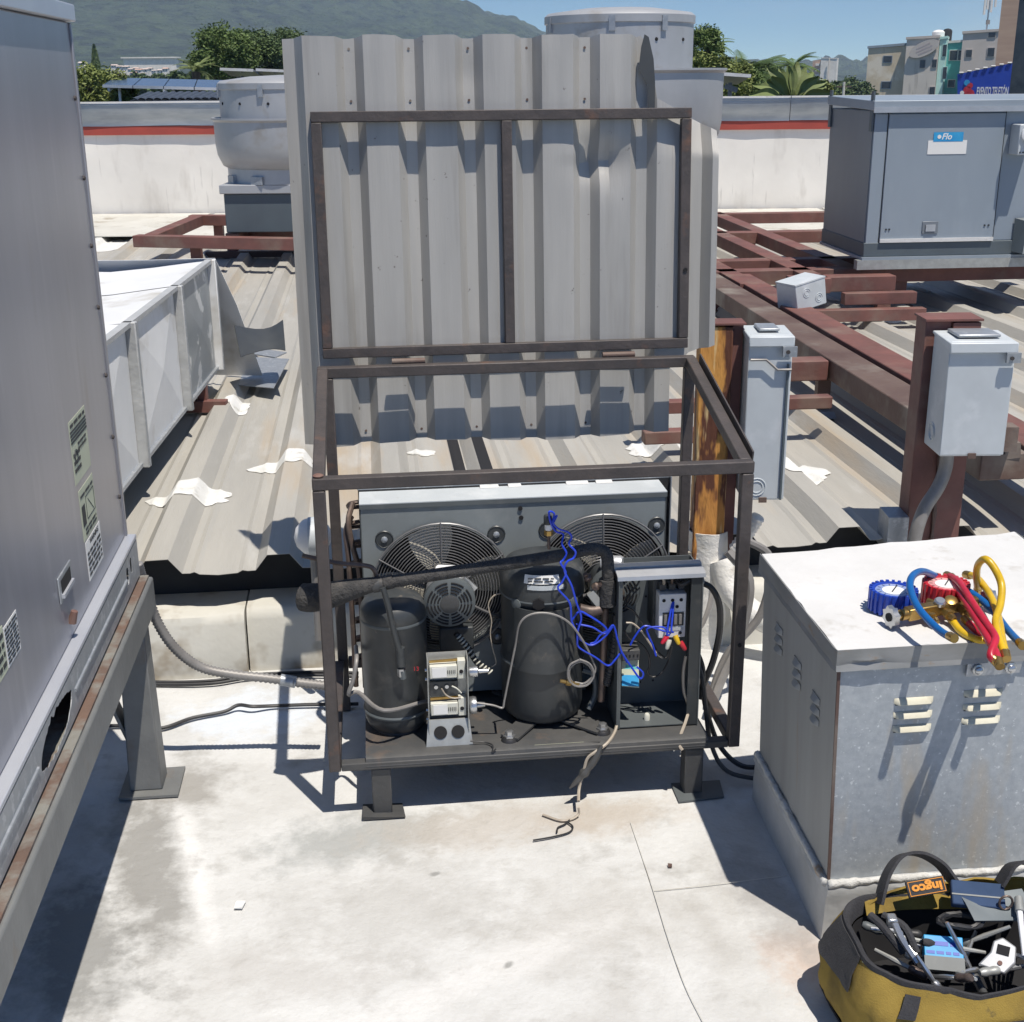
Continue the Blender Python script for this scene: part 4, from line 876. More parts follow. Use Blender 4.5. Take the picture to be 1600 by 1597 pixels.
for k, (a, c) in enumerate((((921,905),(930,930)), ((926,918),(938,925)), ((956,900),(962,915)), ((957,925),(964,940)))):
    a = (0.5364,0.11,0.5698) if k == 0 else (0.5439,0.105,0.5491) if k == 1 else (0.5967,0.12,0.5627) if k == 2 else (0.6006,0.12,0.5227)
    put('brass_fitting', MB().lathe([(.007,0),(.011,.004),(.011,.016),(.006,.02),(.006,.03)], 6, axisM(a, ((-.4,-.5,.6),(.6,-.4,.4),(.2,-.6,.7),(.7,-.5,-.2))[k])), m_pipe, suc)
put('handle_clip', MB().beam((0.5367,0.1,0.5395), (0.5631,0.1,0.5035), .012, .02), m_zincplate, suc)
cp('discharge_line', MB().tube(crom([(-0.1654,0.1,0.6715),(-0.1384,0.1,0.6636),(-0.0781,0.1,0.6474),(-0.014,0.1,0.6375),(0.0041,0.1,0.6266),(0.0123,0.1,0.6011)], 6), .006, 8), m_pipe)
cp('flex_line', MB().tube(crom([(0.6062,0.11,0.4708),(0.6042,0.11,0.4004),(0.5954,0.11,0.3295),(0.5847,0.11,0.2759)], 8), .010, 10), m_cable)
for i, p in enumerate(crom([(0.6053,0.11,0.4269),(0.6012,0.11,0.3793),(0.5908,0.11,0.3117),(0.5862,0.11,0.2831)], 5)): put('armour_ring', MB().lathe([(.0098,-.002),(.012,0),(.0098,.002)], 12, axisM(p, (-.15,0,-1))), m_blackpan, suc)
# small pressure sensor on the suction line with its blue leads
sen = cp('pressure_switch', MB().tube([(0.4315,0.085,0.664),(0.4299,0.085,0.7023)], .004, 8), m_pipe)
put('hex', MB().lathe([(.0105,0),(.0105,.012)], 6, axisM((0.4299,0.085,0.7006), (0,0,1))), m_brass, sen)
put('body', MB().lathe([(.0085,0),(.0095,.004),(.0095,.016)], 16, axisM((0.4299,0.085,0.7138), (0,0,1))), m_labelw, sen)
put('cap', MB().lathe([(.0098,0),(.0105,.003),(.0105,.02),(.008,.024)], 16, axisM((0.4283,0.085,0.7287), (0,0,1))), m_black, sen)
# ---- pressure control box
PB = (.122, .226, .04, .085, .17, .405)
pc_ = cp('pressure_control', MB().box(.126, .222, .083, .086, .20, .405), m_zincplate)
put('side_plate', MB().box(.1235, .1255, .045, .086, .20, .405), m_zincplate, pc_); put('side_plate', MB().box(.2225, .2245, .045, .086, .20, .405), m_zincplate, pc_)
put('bottom_bracket', MB().hexa([(.115,.035,.168),(.232,.035,.168),(.232,.038,.168),(.115,.038,.168)], [(.122,.058,.232),(.226,.058,.232),(.226,.061,.232),(.122,.061,.232)]), m_zincplate, pc_)
for u in (.152, .196): put('bracket_hole', MB().lathe([(.0165,0),(.0165,.0012)], 24, axisM((u, .0458, .202), (0,-.94,.33))), m_hole, pc_)
for k, w in enumerate((.345, .243)):
    put('switch_block', MB().box(.130, .198, .058, .082, w, w + .034), m_cream, pc_, bev=.002)
    put('scale_plate', MB().box(.136, .172, .0565, .0578, w + .004, w + .03), m_labelw, pc_)
    put('side_block', MB().box(.199, .219, .062, .082, w - .006, w + .045), m_cream, pc_, bev=.002)
    for j in range(5): put('scale_mark', MB().box(.174 + j * .0045, .1755 + j * .0045, .0562, .0576, w + .012, w + .022), m_ink, pc_)
    put('adjust_slot', MB().lathe([(.005,0),(.005,.002)], 12, axisM((.2085,.0622,w+.015),(0,-1,0))), m_hole, pc_)
    put('lever', MB().beam((.13,.07,w+.042), (.20,.07,w+.044), .004, .006), m_brass, pc_)
put('terminal_strip', MB().box(.130, .20, .07, .082, .292, .33), m_black, pc_)
for u in (.145, .172): put('terminal_screw', MB().lathe([(.005,0),(.005,.004)], 10, axisM((u,.069,.318),(0,-1,0))), m_steel, pc_)
for a in ("697,1078 705,1088 715,1092 722,1090", "706,1073 714,1078 720,1083"): pass
put('lead', MB().tube(crom([(0.1585,0.062,0.3158),(0.1693,0.062,0.2974),(0.1866,0.062,0.2874),(0.2058,0.062,0.288)], 5), .002, 6), m_offwire, pc_)
put('lead', MB().tube(crom([(0.1842,0.062,0.3212),(0.1968,0.062,0.3133),(0.2077,0.062,0.3003)], 5), .002, 6), m_cream, pc_)
put('bellows', MB().lathe([(.012,0),(.014,.004),(.014,.022),(.006,.026),(.005,.05)], 18, axisM((.2265,.068,.355),(1,0,0))), m_steel, pc_)
put('bellows', MB().lathe([(.018,0),(.021,.003),(.023,.010),(.021,.018),(.008,.021),(.006,.04)], 22, axisM((.2265,.068,.262),(1,0,0))), m_steel, pc_)
for w in (.37,.345,.26,.235): put('case_screw', MB().lathe([(.004,0),(.004,.005)], 8, axisM((.1235,.06,w),(-1,0,0))), m_steel, pc_)
cp('capillary', MB().tube(crom([(0.2407,0.06,0.2725),(0.2857,0.06,0.2624),(0.3098,0.06,0.2537),(0.3149,0.06,0.273),(0.3268,0.06,0.3344),(0.3435,0.06,0.4208),(0.3533,0.045,0.4871),(0.3818,0.045,0.511),(0.4292,0.045,0.51),(0.4738,0.045,0.4854),(0.5101,0.05,0.4329),(0.5366,0.06,0.3743),(0.5452,0.06,0.342),(0.5242,0.05,0.318),(0.495,0.05,0.311),(0.4787,0.05,0.3333),(0.4817,0.05,0.3613),(0.5074,0.05,0.3738),(0.5302,0.05,0.3583),(0.537,0.05,0.3332),(0.5177,0.05,0.3131),(0.4917,0.05,0.3183)], 5), .0028, 6), m_grey)
put('flare_nut', MB().lathe([(.005,-.02),(.005,0),(.0085,.001),(.0085,.014),(.005,.015),(.004,.03)], 6, axisM((0.4836,0.05,0.317), (-.95,0,.25))), m_brass, suc)
cp('loop_line', MB().tube(crom([(p[0], p[1], p[2]) for p in [(0.5017,0.045,0.3834),(0.5293,0.045,0.3678),(0.5394,0.045,0.3372),(0.5234,0.045,0.3117),(0.4942,0.045,0.31),(0.4746,0.045,0.3324),(0.4777,0.045,0.3674),(0.5017,0.045,0.3817)]], 5), .0028, 6), m_grey)
cp('bare_lead', MB().tube(crom([(0.3354,0.2,0.5062),(0.3074,0.2,0.5024),(0.2906,0.2,0.4768),(0.2982,0.2,0.4318),(0.2944,0.2,0.3961),(0.2989,0.2,0.3597),(0.3083,0.2,0.3136),(0.2964,0.2,0.3015)], 5), .0018, 5), m_offwire)
# ---- electrical box
EB = (.602, .815, .068, .20, .172, .59)
eb = cp('electrical_box', MB().box(.604, .813, .196, .199, .175, .588), m_charcoal)
put('side_panel', MB().box(.602, .605, .062, .1955, .172, .588), m_charcoal, eb); put('side_panel', MB().box(.8125, .8155, .062, .1955, .172, .588), m_charcoal, eb)
put('front_flange', MB().box(.785, .8120, .064, .067, .172, .588), m_black, eb); put('front_flange', MB().box(.6055, .612, .064, .067, .172, .588), m_charcoal, eb)
put('floor_panel', MB().box(.6055, .8120, .067, .1955, .172, .1745), m_charcoal, eb)
put('top_hood', MB().grid([[(u, v, w) for u in (.598, .819)] for (v, w) in ((.058,.581),(.060,.590),(.088,.598),(.089,.592),(.102,.593),(.103,.600),(.122,.603))]), m_alu, eb, solid=.002, ang=8)
ctr = put('contactor', MB().box(.705, .785, .135, .195, .415, .548), m_black, eb)
put('contactor_face', MB().box(.712, .782, .095, .1345, .405, .525), m_whitepl, eb, bev=.002)
put('contact_window', MB().box(.722, .776, .0935, .0949, .438, .475), m_black, eb)
for k in range(4): put('contact_lever', MB().box(.7255 + k * .0128, .7325 + k * .0128, .091, .0934, .443, .470), m_grey, eb)
for (u, w) in ((.724,.508),(.746,.508),(.768,.508),(.758,.490),(.768,.418)): put('terminal_hole', MB().lathe([(.0045,0),(.0045,.001)], 12, axisM((u,.0948,w),(0,-1,0))), m_hole, eb)
put('model_strip', MB().box(.722, .776, .0938, .0949, .425, .434), m_box, eb)
for k in range(3): put('terminal', MB().box(.716 + k * .024, .732 + k * .024, .11, .134, .53, .545), m_blackpan, eb)
for k, (x0, x1, m_) in enumerate(((1010,1016,m_offwire),(1022,1012,m_pipe),(1034,1042,m_cable),(1046,1060,m_cable))):
    put('power_lead', MB().tube(crom([(.727 + k * .02, .118, .54), (.724 + k * .022, .105, .56), (.71 + k * .03, .12, .578), (.69 + k * .04, .16, .583)], 5), .004, 6), m_, eb)
put('big_lead', MB().tube(crom([(.808,.10,.55),(.79,.09,.56),(.765,.095,.55),(.755,.12,.56),(.75,.15,.575)], 6), .006, 8), m_cable, eb)
for (u, w, r_) in ((.632,.545,.008),(.64,.505,.009),(.665,.55,.003),(.70,.545,.003),(.70,.48,.003),(.663,.235,.003),(.675,.235,.003),(.69,.235,.003),(.725,.238,.003)):
    put('knockout', MB().lathe([(r_,0),(r_,.001)], 14, axisM((u,.1955,w),(0,-1,0))), m_hole, eb)
# contactor wire nuts
for k, (p, d, m_) in enumerate((((0.7366,0.075,0.4084), (-.3,-.2,-.9), m_cream), ((0.7498,0.07,0.4222), (.3,-.5,-.8), m_hyel), ((0.7635,0.07,0.4038), (.5,-.3,-.8), m_gred), ((0.7325,0.08,0.417), (-.6,-.3,-.6), m_hred))):
    put('wire_nut', MB().lathe([(.0065,0),(.0068,.008),(.0052,.022),(.003,.025)], 10, axisM(p, d)), m_, eb)
# timer relay card
put('relay_plate', MB().box(.618, .664, .085, .14, .352, .381), m_blackpan, eb, bev=.002)
put('relay_card', MB().hexa([(.617,.078,.285),(.661,.07,.282),(.661,.074,.282),(.617,.082,.285)], [(.622,.105,.352),(.664,.10,.352),(.664,.104,.352),(.622,.109,.352)]), m_label, eb)
put('card_band', MB().hexa([(.6175,.0765,.288),(.6605,.069,.286),(.6605,.071,.286),(.6175,.0785,.288)], [(.6195,.0885,.312),(.6615,.082,.311),(.6615,.084,.311),(.6195,.0905,.312)]), m_sky, eb)
put('card_band', MB().hexa([(.6205,.0945,.326),(.6625,.0885,.325),(.6625,.0905,.325),(.6205,.0965,.326)], [(.6215,.0985,.336),(.663,.093,.335),(.663,.095,.335),(.6215,.1005,.336)]), m_teal, eb)
for k in range(4): put('relay_pin', MB().box(.626 + k * .01, .630 + k * .01, .084, .0848, .362, .369), m_hole, eb)
# wires in and around the box
def wire(pts, r_, m_, par=eb, nm='wire', k=6): return put(nm, MB().tube(crom(pts, k), r_, 6), m_, par)
BW = .0026
wire([(0.437,0.08,0.7317),(0.4425,0.075,0.7576),(0.4293,0.07,0.7648),(0.4324,0.07,0.7402),(0.445,0.07,0.7151),(0.4638,0.07,0.706),(0.4592,0.06,0.6851),(0.4703,0.06,0.6614),(0.4626,0.06,0.6435),(0.4548,0.05,0.6394),(0.4675,0.05,0.6138),(0.4582,0.05,0.5892),(0.4488,0.05,0.5729),(0.4774,0.05,0.5342),(0.4825,0.05,0.4861),(0.4939,0.05,0.4597),(0.5077,0.055,0.4308),(0.5353,0.055,0.4152),(0.5682,0.06,0.4337),(0.5888,0.06,0.462)], BW, m_blue)
wire([(0.4401,0.08,0.7315),(0.448,0.07,0.7542),(0.4384,0.068,0.739),(0.4506,0.066,0.7228),(0.4755,0.065,0.7121),(0.4834,0.065,0.6986),(0.4765,0.06,0.6842),(0.4923,0.06,0.6636),(0.4877,0.06,0.6472),(0.4705,0.05,0.6419),(0.4643,0.05,0.6189),(0.4819,0.05,0.5795),(0.4933,0.05,0.5367),(0.5064,0.05,0.4934),(0.4987,0.05,0.4595),(0.4973,0.05,0.4336),(0.5031,0.055,0.4102),(0.5438,0.055,0.3815),(0.5776,0.06,0.3542),(0.5968,0.06,0.3707),(0.6122,0.065,0.3851),(0.6295,0.075,0.3528)], BW, m_blue)
wire([(0.4841,0.06,0.4817),(0.5031,0.06,0.5047),(0.5272,0.06,0.4931),(0.5596,0.06,0.4689),(0.5728,0.06,0.4508),(0.5568,0.06,0.4396),(0.5442,0.06,0.4212),(0.5313,0.06,0.4167)], BW, m_blue)
wire([(0.4954,0.06,0.4725),(0.5356,0.06,0.4616),(0.5681,0.06,0.4424),(0.5887,0.06,0.4637),(0.6008,0.06,0.4231),(0.6128,0.06,0.3873),(0.6348,0.06,0.3507),(0.6602,0.06,0.3136),(0.6681,0.06,0.3273),(0.6513,0.06,0.3462)], BW, m_blue)
wire([(0.749,0.1,0.5108),(0.7384,0.085,0.4741),(0.7294,0.075,0.4264),(0.7374,0.08,0.4202)], BW, m_blue); wire([(0.7506,0.1,0.5107),(0.745,0.085,0.4737),(0.7407,0.075,0.4346),(0.747,0.08,0.4267)], BW, m_blue)
wire([(0.7371,0.08,0.4273),(0.7106,0.08,0.4358),(0.6775,0.08,0.4482),(0.6614,0.08,0.4387),(0.6456,0.08,0.415),(0.6378,0.08,0.3978)], BW, m_blue); wire([(0.7405,0.08,0.4236),(0.7186,0.08,0.4424),(0.681,0.08,0.441),(0.6849,0.08,0.418),(0.6953,0.08,0.3945),(0.7044,0.08,0.3638)], BW, m_blue)
wire([(0.6283,0.1,0.4947),(0.6482,0.1,0.4815),(0.6704,0.1,0.4452),(0.6911,0.1,0.4087),(0.7086,0.1,0.3721),(0.7343,0.1,0.3473),(0.7419,0.1,0.3701),(0.7411,0.08,0.4059)], BW, m_cable); wire([(0.6271,0.09,0.4555),(0.6468,0.09,0.4509),(0.6721,0.09,0.4231),(0.7065,0.09,0.3679),(0.7235,0.09,0.3526)], BW, m_offwire)
wire([(0.6274,0.12,0.4917),(0.6431,0.12,0.5257),(0.6591,0.12,0.5422),(0.6669,0.12,0.5591)], BW, m_cable); wire([(0.6292,0.12,0.4828),(0.6514,0.12,0.52),(0.6674,0.12,0.5365)], BW * .8, m_cable)
wire([(0.6247,0.1,0.4302),(0.6417,0.1,0.4027),(0.6667,0.1,0.3924),(0.6872,0.1,0.3645),(0.6932,0.1,0.3282),(0.6887,0.1,0.3105),(0.7024,0.1,0.2952),(0.7271,0.1,0.3081),(0.7427,0.1,0.3432),(0.7499,0.1,0.3786)], BW, m_cable)
wire([(0.7837,0.085,0.3567),(0.7786,0.085,0.3121),(0.7822,0.085,0.2575),(0.7957,0.085,0.2109),(0.781,0.05,0.1933),(0.7598,0.02,0.165),(0.7539,0,0.149),(0.7594,-0.006,0.1391)], .0042, m_offwire)
put('cable_gland', MB().lathe([(.012,0),(.012,.012),(.009,.016)], 8, axisM((.8155,.12,.543),(1,0,0))), m_grey, eb)
wire([(.822,.12,.543),(.85,.11,.528),(.872,.11,.48),(.878,.12,.40),(.87,.14,.31),(.85,.15,.24),(.842,.15,.20)], .0085, m_cable, nm='power_cable')
wire([(.818,.15,.45),(.835,.16,.40),(.86,.18,.43),(.885,.22,.48)], .007, m_grey, nm='power_cable')
wire([(.818,.14,.36),(.84,.13,.30),(.85,.15,.22),(.87,.16,.14),(.90,.14,.06),(.95,.10,.02),(1.03,.1,.012)], .007, m_cable, nm='power_cable')
wire([(.818,.14,.34),(.835,.11,.28),(.845,.10,.2),(.86,.09,.1),(.90,.06,.03),(1.0,.03,.012)], .006, m_cable, nm='power_cable')
# loose leads hanging over the pan lip
wire([(0.609,0.08,0.1835),(0.5932,0.04,0.1748),(0.5662,-0,0.1675),(0.535,-0.012,0.1528),(0.5157,-0.012,0.1361),(0.5063,-0.012,0.1004),(0.4948,-0.015,0.0535),(0.4876,-0.05,0.0383)], .004, m_offwire, cu_, 'hanging_lead')
lead = wire([(0.4851,-0.066,0.03),(0.4852,-0.0665,0.012),(0.4657,-0.078,0.006),(0.4364,-0.0802,0.006),(0.3973,-0.0488,0.006)], .003, m_offwire, cu_, 'hanging_lead')
wire([(0.4605,-0.0803,0.006),(0.4449,-0.0987,0.006),(0.4271,-0.1109,0.006),(0.4207,-0.1328,0.006)], .0022, m_cable, cu_, 'hanging_lead'); wire([(0.4529,-0.0881,0.006),(0.4635,-0.1125,0.006),(0.4487,-0.1363,0.006),(0.4056,-0.1506,0.006),(0.3591,-0.1588,0.006)], .0022, m_cable, cu_, 'hanging_lead')
put('torn_sleeve', MB().tube(crom([(0.551,-0.012,0.1697),(0.532,-0.012,0.1295),(0.5112,-0.012,0.1),(0.4935,-0.012,0.0775),(0.4708,-0.012,0.0535)], 4), [.004,.006,.009,.010,.010,.011,.010,.009,.012,.013,.009,.007,.008,.007,.006,.004,.002], 6), m_blackpan, lead)
wire([(0.2254,0.03,0.1819),(0.2623,0.03,0.1757),(0.2797,0.01,0.1765),(0.277,0,0.1642),(0.2867,-0,0.1725)], .002, m_cable, cu_, 'hanging_lead')
put('loose_nut', MB().lathe([(.008,0),(.008,.02),(.005,.024)], 8, axisM((.69,.10,.168),(0,0,1))), m_cream, pan)
for i, (u, v, s_) in enumerate(((.50,.06,.03),(.54,.02,.02),(.66,.15,.04),(.74,.12,.05))):
    put('tape_scrap', MB().add([(u-s_,v-s_*.4,.1685),(u+s_*.5,v-s_*.6,.1685),(u+s_,v+s_*.3,.170),(u-s_*.3,v+s_*.5,.1685)], [(0,1,2,3)]), m_blackpan, pan, solid=.001)

# ================================================================== LEFT ROOFTOP UNIT AND ITS STAND
UP = -.603
un = thing('rooftop_unit', (-1.1, -.4, .57), 'large grey rooftop air conditioner filling the left edge', 'air conditioner')
b = MB(); b.box(-1.75, UP, -1.5, .246, .69, 1.878); put('side_panel', b, m_unit, un, bev=.004)
put('corner_post', MB().box(UP - .03, UP + .004, .2465, .262, .69, 1.876), m_unit, un, bev=.002)
g = MB(); g.hexa([(-1.78,-1.55,1.8785),(UP + .012,-1.55,1.8785),(UP + .012,.272,1.8785),(-1.78,.272,1.8785)], [(-1.78,-1.55,1.925),(UP + .012,-1.55,1.922),(UP + .012,.272,1.914),(-1.78,.272,1.925)]); put('roof_cap', g, m_unitcap, un, bev=.003)
# base flange and torn base rail
put('base_flange', MB().box(UP - .02, UP + .024, -1.5, .262, .679, .6895), m_unitcap, un, bev=.002)
RU = UP + .022
def hole(v):
    for (c, hw, lo, hi, sd_) in ((-.64, .13, .592, .664, 1), (.115, .016, .612, .655, 2), (.165, .013, .622, .662, 3)):
        if abs(v - c) < hw:
            f = 1 - ((v - c) / hw) ** 2; f = max(0, f) ** .6
            n1 = .008 * noise.noise(Vector((v * 60, sd_, 0))); mid = (lo + hi) / 2 + .1 * (v - c)
            return (mid - (mid - lo) * f + n1 * f, mid + (hi - mid) * f + .01 * f * noise.noise(Vector((v * 50, sd_, 4))))
    return None
g = MB(); vv = [-1.5 + 1.76 * i / 500 for i in range(501)]
def strip(v0, v1, a0, a1, b0, b1):
    g.add([(RU + .006 * math.sin((a0-.58)*60) * 0, v0, a0), (RU, v1, a1), (RU, v1, b1), (RU, v0, b0)], [(0,1,2,3)])
for v0, v1 in zip(vv, vv[1:]):
    h0, h1 = hole(v0), hole(v1)
    if h0 and h1: strip(v0, v1, .582, .582, h0[0], h1[0]); strip(v0, v1, h0[1], h1[1], .676, .676)
    else: strip(v0, v1, .582, .582, .676, .676)
rail = put('base_rail', g, m_galv, un, solid=.0015)
put('rail_crease', MB().tube([(RU + .002, -1.5, .632), (RU + .002, -.79, .632)], .004, 6), m_galv, rail); put('rail_crease', MB().tube([(RU + .002, -.49, .632), (RU + .002, .09, .632)], .004, 6), m_galv, rail)
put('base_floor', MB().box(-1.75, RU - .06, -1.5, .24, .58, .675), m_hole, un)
put('rail_end', MB().box(RU - .06, RU + .001, .255, .262, .582, .675), m_galv, un)
# rivets and screws along the panel edge
for k, w in enumerate((.80,.95,1.10,1.26,1.40,1.55,1.72)):
    put('edge_screw', MB().lathe([(.0055,0),(.0055,.003),(.003,.005)], 8, axisM((UP + .0005, .222, w), (1,0,0))), m_cage, un)
for w in (1.0, 1.32, 1.585): put('edge_clip', MB().lathe([(.009,0),(.009,.007),(.005,.01)], 8, axisM((UP - .01, .262, w), (0,1,0))), m_rustbrown, un)
put('red_plug', MB().tube([(UP + .004,-.372,.725),(UP + .012,-.372,.75)], [.009,.007], 8), m_rustred, un)
# pull handle
h_ = put('pull_handle', MB().box(UP, UP + .004, -.43, -.32, .788, .842), m_galv, un, bev=.003)
put('handle_recess', MB().box(UP + .0042, UP + .005, -.415, -.335, .803, .832), m_hole, h_); put('handle_lip', MB().box(UP + .004, UP + .010, -.42, -.33, .797, .805), m_unitcap, h_)
# stickers (panel faces +u: text runs along +v)
def panel_M(v, w): return ML @ Matrix(((0,0,1,UP + .0008),(1,0,0,v),(0,1,0,w),(0,0,0,1)))
def sticker(v0, v1, w0, w1, m_): return put('sticker', MB().box(UP + .0001, UP + .0008, v0, v1, w0, w1), m_, un)
s_ = sticker(-.19, -.03, .955, 1.09, m_label); P_ = panel_M(-.11, 1.02)
greek(1, -.07, .07, .052, .066, P_, s_, seed=3)
for k in range(4): put('print_bar', MB().box(-.076, .076, .022 + k * .0075, .0265 + k * .0075, .0003, .0009), m_ink, s_, P_)
greek(2, -.02, .06, -.006, .016, P_, s_, seed=4); greek(3, -.07, -.01, -.045, .004, P_, s_, seed=5)
for r_ in (.011, .015): put('print_ring', MB().tube([(-.045 + r_ * math.cos(k * .5236), -.01 + r_ * math.sin(k * .5236), .0006) for k in range(13)], .0009, 4, cap=False), m_ink, s_, P_)
s_ = sticker(-.175, -.03, .825, .937, m_label); P_ = panel_M(-.1, .88)
put('print_bar', MB().box(-.065, -.035, -.025, .02, .0003, .0009), m_ink, s_, P_); greek(1, -.065, .06, .035, .046, P_, s_, seed=6); greek(2, -.05, .06, -.05, -.03, P_, s_, seed=11)
for a_, c_ in (((-.02,.03),(.06,.03)), ((-.02,.03),(-.02,-.02)), ((-.02,-.02),(.06,-.02)), ((.06,.03),(.06,-.02)), ((.0,.02),(.045,-.015))): put('print_rule', MB().beam((*a_,.0005), (*c_,.0005), .0016, .0006), m_ink, s_, P_)
s_ = sticker(-.168, -.015, .733, .820, m_labelw); P_ = panel_M(-.092, .777); lettering('WARNING', .017, m_ink, P_ @ Matrix.Translation((.01,.033,.0004)), s_, width=.09); greek(5, -.068, .068, -.038, .02, P_, s_, seed=8)
s_ = sticker(-.91, -.797, .825, .905, m_label); greek(4, -.05, .05, -.034, .034, panel_M(-.853, .865), s_, seed=9)
s_ = sticker(-.793, -.712, .825, .897, m_labelw); greek(9, -.037, .037, -.033, .033, panel_M(-.7525, .861), s_, seed=10)

st = thing('steel_stand', (-.61, .23, 0), 'heavy rust streaked steel stand carrying the left rooftop unit', 'stand')
m_stand = mat('stand_paint', (.19,.195,.19), (.14,.145,.145), 6, .55, .1, c3=(.16,.12,.09), s3=5, t3=(.62,.75), bump=.1)
m_standtop = mat('rusty_flange', (.15,.095,.07), (.11,.075,.06), 9, .85, c3=(.20,.195,.175), s3=8, t3=(.46,.60), bump=.4, bscale=50)
put('beam', MB().box(-.665, -.553, -1.5, .285, .478, .567), m_stand, st, bev=.006)
put('beam_top', MB().box(-.66, -.562, -1.5, .275, .5672, .5735), m_standtop, st)
put('cross_beam', MB().box(-1.7, -.666, .19, .28, .478, .567), m_stand, st, bev=.005)
put('leg', MB().hexa([(-.652,.19,.008),(-.568,.19,.008),(-.568,.275,.008),(-.652,.275,.008)], [(-.640,.20,.477),(-.575,.20,.477),(-.575,.27,.477),(-.640,.27,.477)]), m_stand, st, bev=.004)
put('leg', MB().box(-.652, -.568, -1.4, -1.31, .008, .477), m_stand, st, bev=.004)
put('brace', MB().beam((-.75,.235,.48), (-.63,.235,.10), .06, .008), m_stand, st)
put('foot_plate', MB().box(-.675, -.525, .16, .305, .001, .008), m_stand, st); put('foot_plate', MB().box(-.70, -.53, -1.45, -1.27, .001, .008), m_stand, st)
for (v, u, s_) in ((.02,-.60,.008),(-.06,-.612,.012),(-.14,-.60,.005),(-.16,-.605,.006)): put('sealant_drop', MB().lathe([(s_,0),(s_*.8,.004),(s_*.3,.007)], 9, Matrix.Translation((u, v, .5735))), m_patch, st)
rng = random.Random(4)
m_dirt = mat('dirty_coating', (.22,.21,.19), (.30,.29,.27), 9, .8)

# ---- flexible conduit from the unit to the cage, and cables behind
fc = thing('flexible_conduit', (-0.2902,0.7168,0.05), 'grey ribbed flexible conduit looping from the left stand to the cage', 'conduit')
pts = crom([(-0.587,0.28,0.6048),(-0.5822,0.29,0.5573),(-0.5715,0.29,0.5041),(-0.5585,0.3,0.437),(-0.5336,0.31,0.3716),(-0.4987,0.32,0.3191),(-0.4535,0.33,0.2801),(-0.3802,0.33,0.2588),(-0.289,0.33,0.2418),(-0.2049,0.32,0.2282),(-0.1288,0.31,0.2189)], 14)
rr = [.0125 + .0016 * (1 if i % 2 else -1) for i in range(len(pts))]
put('hose', MB().tube(pts, rr, 12), m_grey, fc, ang=180)
put('coupling', MB().tube([(-0.2586,0.325,0.2386),(-0.2186,0.325,0.2285)], [.016,.016], 14), m_galv, fc)
c1_ = thing('black_cable', (-0.4532,0.8173,0.02), 'pair of thin black cables along the foot of the curb', 'cable')
put('strand', MB().tube(crom([(-0.8165,0.8626,0.012),(-0.6667,0.8255,0.012),(-0.5115,0.8145,0.012),(-0.4169,0.8381,0.012),(-0.2999,0.8412,0.012),(-0.1718,0.8339,0.012),(-0.0631,0.8107,0.012)], 6), .006, 7), m_cable, c1_); put('strand', MB().tube(crom([(-0.824,0.8498,0.01),(-0.6655,0.8162,0.01),(-0.5102,0.8007,0.01),(-0.4061,0.8229,0.01),(-0.2894,0.8259,0.01),(-0.1714,0.8152,0.01),(-0.0631,0.7877,0.01)], 6), .005, 7), m_cable, c1_)
c2_ = thing('ground_cable', (-0.4862,0.5802,0.01), 'single black cable crossing the slab from the left stand to the cage', 'cable')
put('strand', MB().tube(crom([(-0.8076,0.5625,0.01),(-0.7353,0.5572,0.01),(-0.6236,0.5277,0.01),(-0.5406,0.5793,0.01),(-0.4525,0.6079,0.01),(-0.4127,0.6239,0.02),(-0.3691,0.6102,0.02),(-0.3061,0.6257,0.01),(-0.194,0.6196,0.01),(-0.0627,0.607,0.01)], 8), .0055, 7), m_cable, c2_)
# dark soiling on the slab: irregular thin films
m_soil = mat('soiled_coating', (.34,.33,.31), (.48,.47,.44), 8, .8, c3=(.58,.57,.54), s3=6, t3=(.45,.6), detail=10)
def film(poly, m_, z, nm='soil_film', seed=1):
    rs = crom(poly, 8, True); g = MB(); n = len(rs); cx = sum(p.x for p in rs) / n; cy = sum(p.y for p in rs) / n
    g.v = [(cx, cy, z)] + [(p.x + .02*noise.noise(Vector((p.x*14, p.y*14, seed))), p.y + .02*noise.noise(Vector((p.x*14, p.y*14, seed+9))), z) for p in rs]
    g.f = [(0, i + 1, (i + 1) % n + 1) for i in range(n)]; return tag(put(nm, g, m_), kind='structure')
# membrane seams (thin raised laps)
for pl in ([(0.6093,-0.1041,0.002),(0.6073,-0.2299,0.002),(0.6049,-0.3838,0.002),(0.5997,-0.5672,0.002),(0.5996,-0.7112,0.002),(0.6102,-0.825,0.002)], [(0.6067,-0.3889,0.002),(0.6859,-0.3864,0.002),(0.8003,-0.3783,0.002),(0.9244,-0.3685,0.002)]):
    tag(put('membrane_seam', MB().tube(crom(pl, 5), .0009, 5), m_skirt), kind='structure')
# little litter on the slab
for (p, s_, m_, lab) in (((-0.3246,-0.3274,0.004), .012, m_labelw, 'white paper scrap on the slab left of the cage'), ((0.6646,-0.2983,0.004), .006, m_rustbrown, 'rusty washer on the slab in front of the cage')):
    tag(put('litter_scrap', MB().hexa([(p[0]-s_,p[1]-s_,.002),(p[0]+s_*.5,p[1]-s_*1.2,.002),(p[0]+s_,p[1]+s_,.002),(p[0]-s_*.7,p[1]+s_*.8,.002)], [(p[0]-s_,p[1]-s_,.004),(p[0]+s_*.5,p[1]-s_*1.2,.006),(p[0]+s_,p[1]+s_,.004),(p[0]-s_*.7,p[1]+s_*.8,.007)]), m_), lab, 'litter')

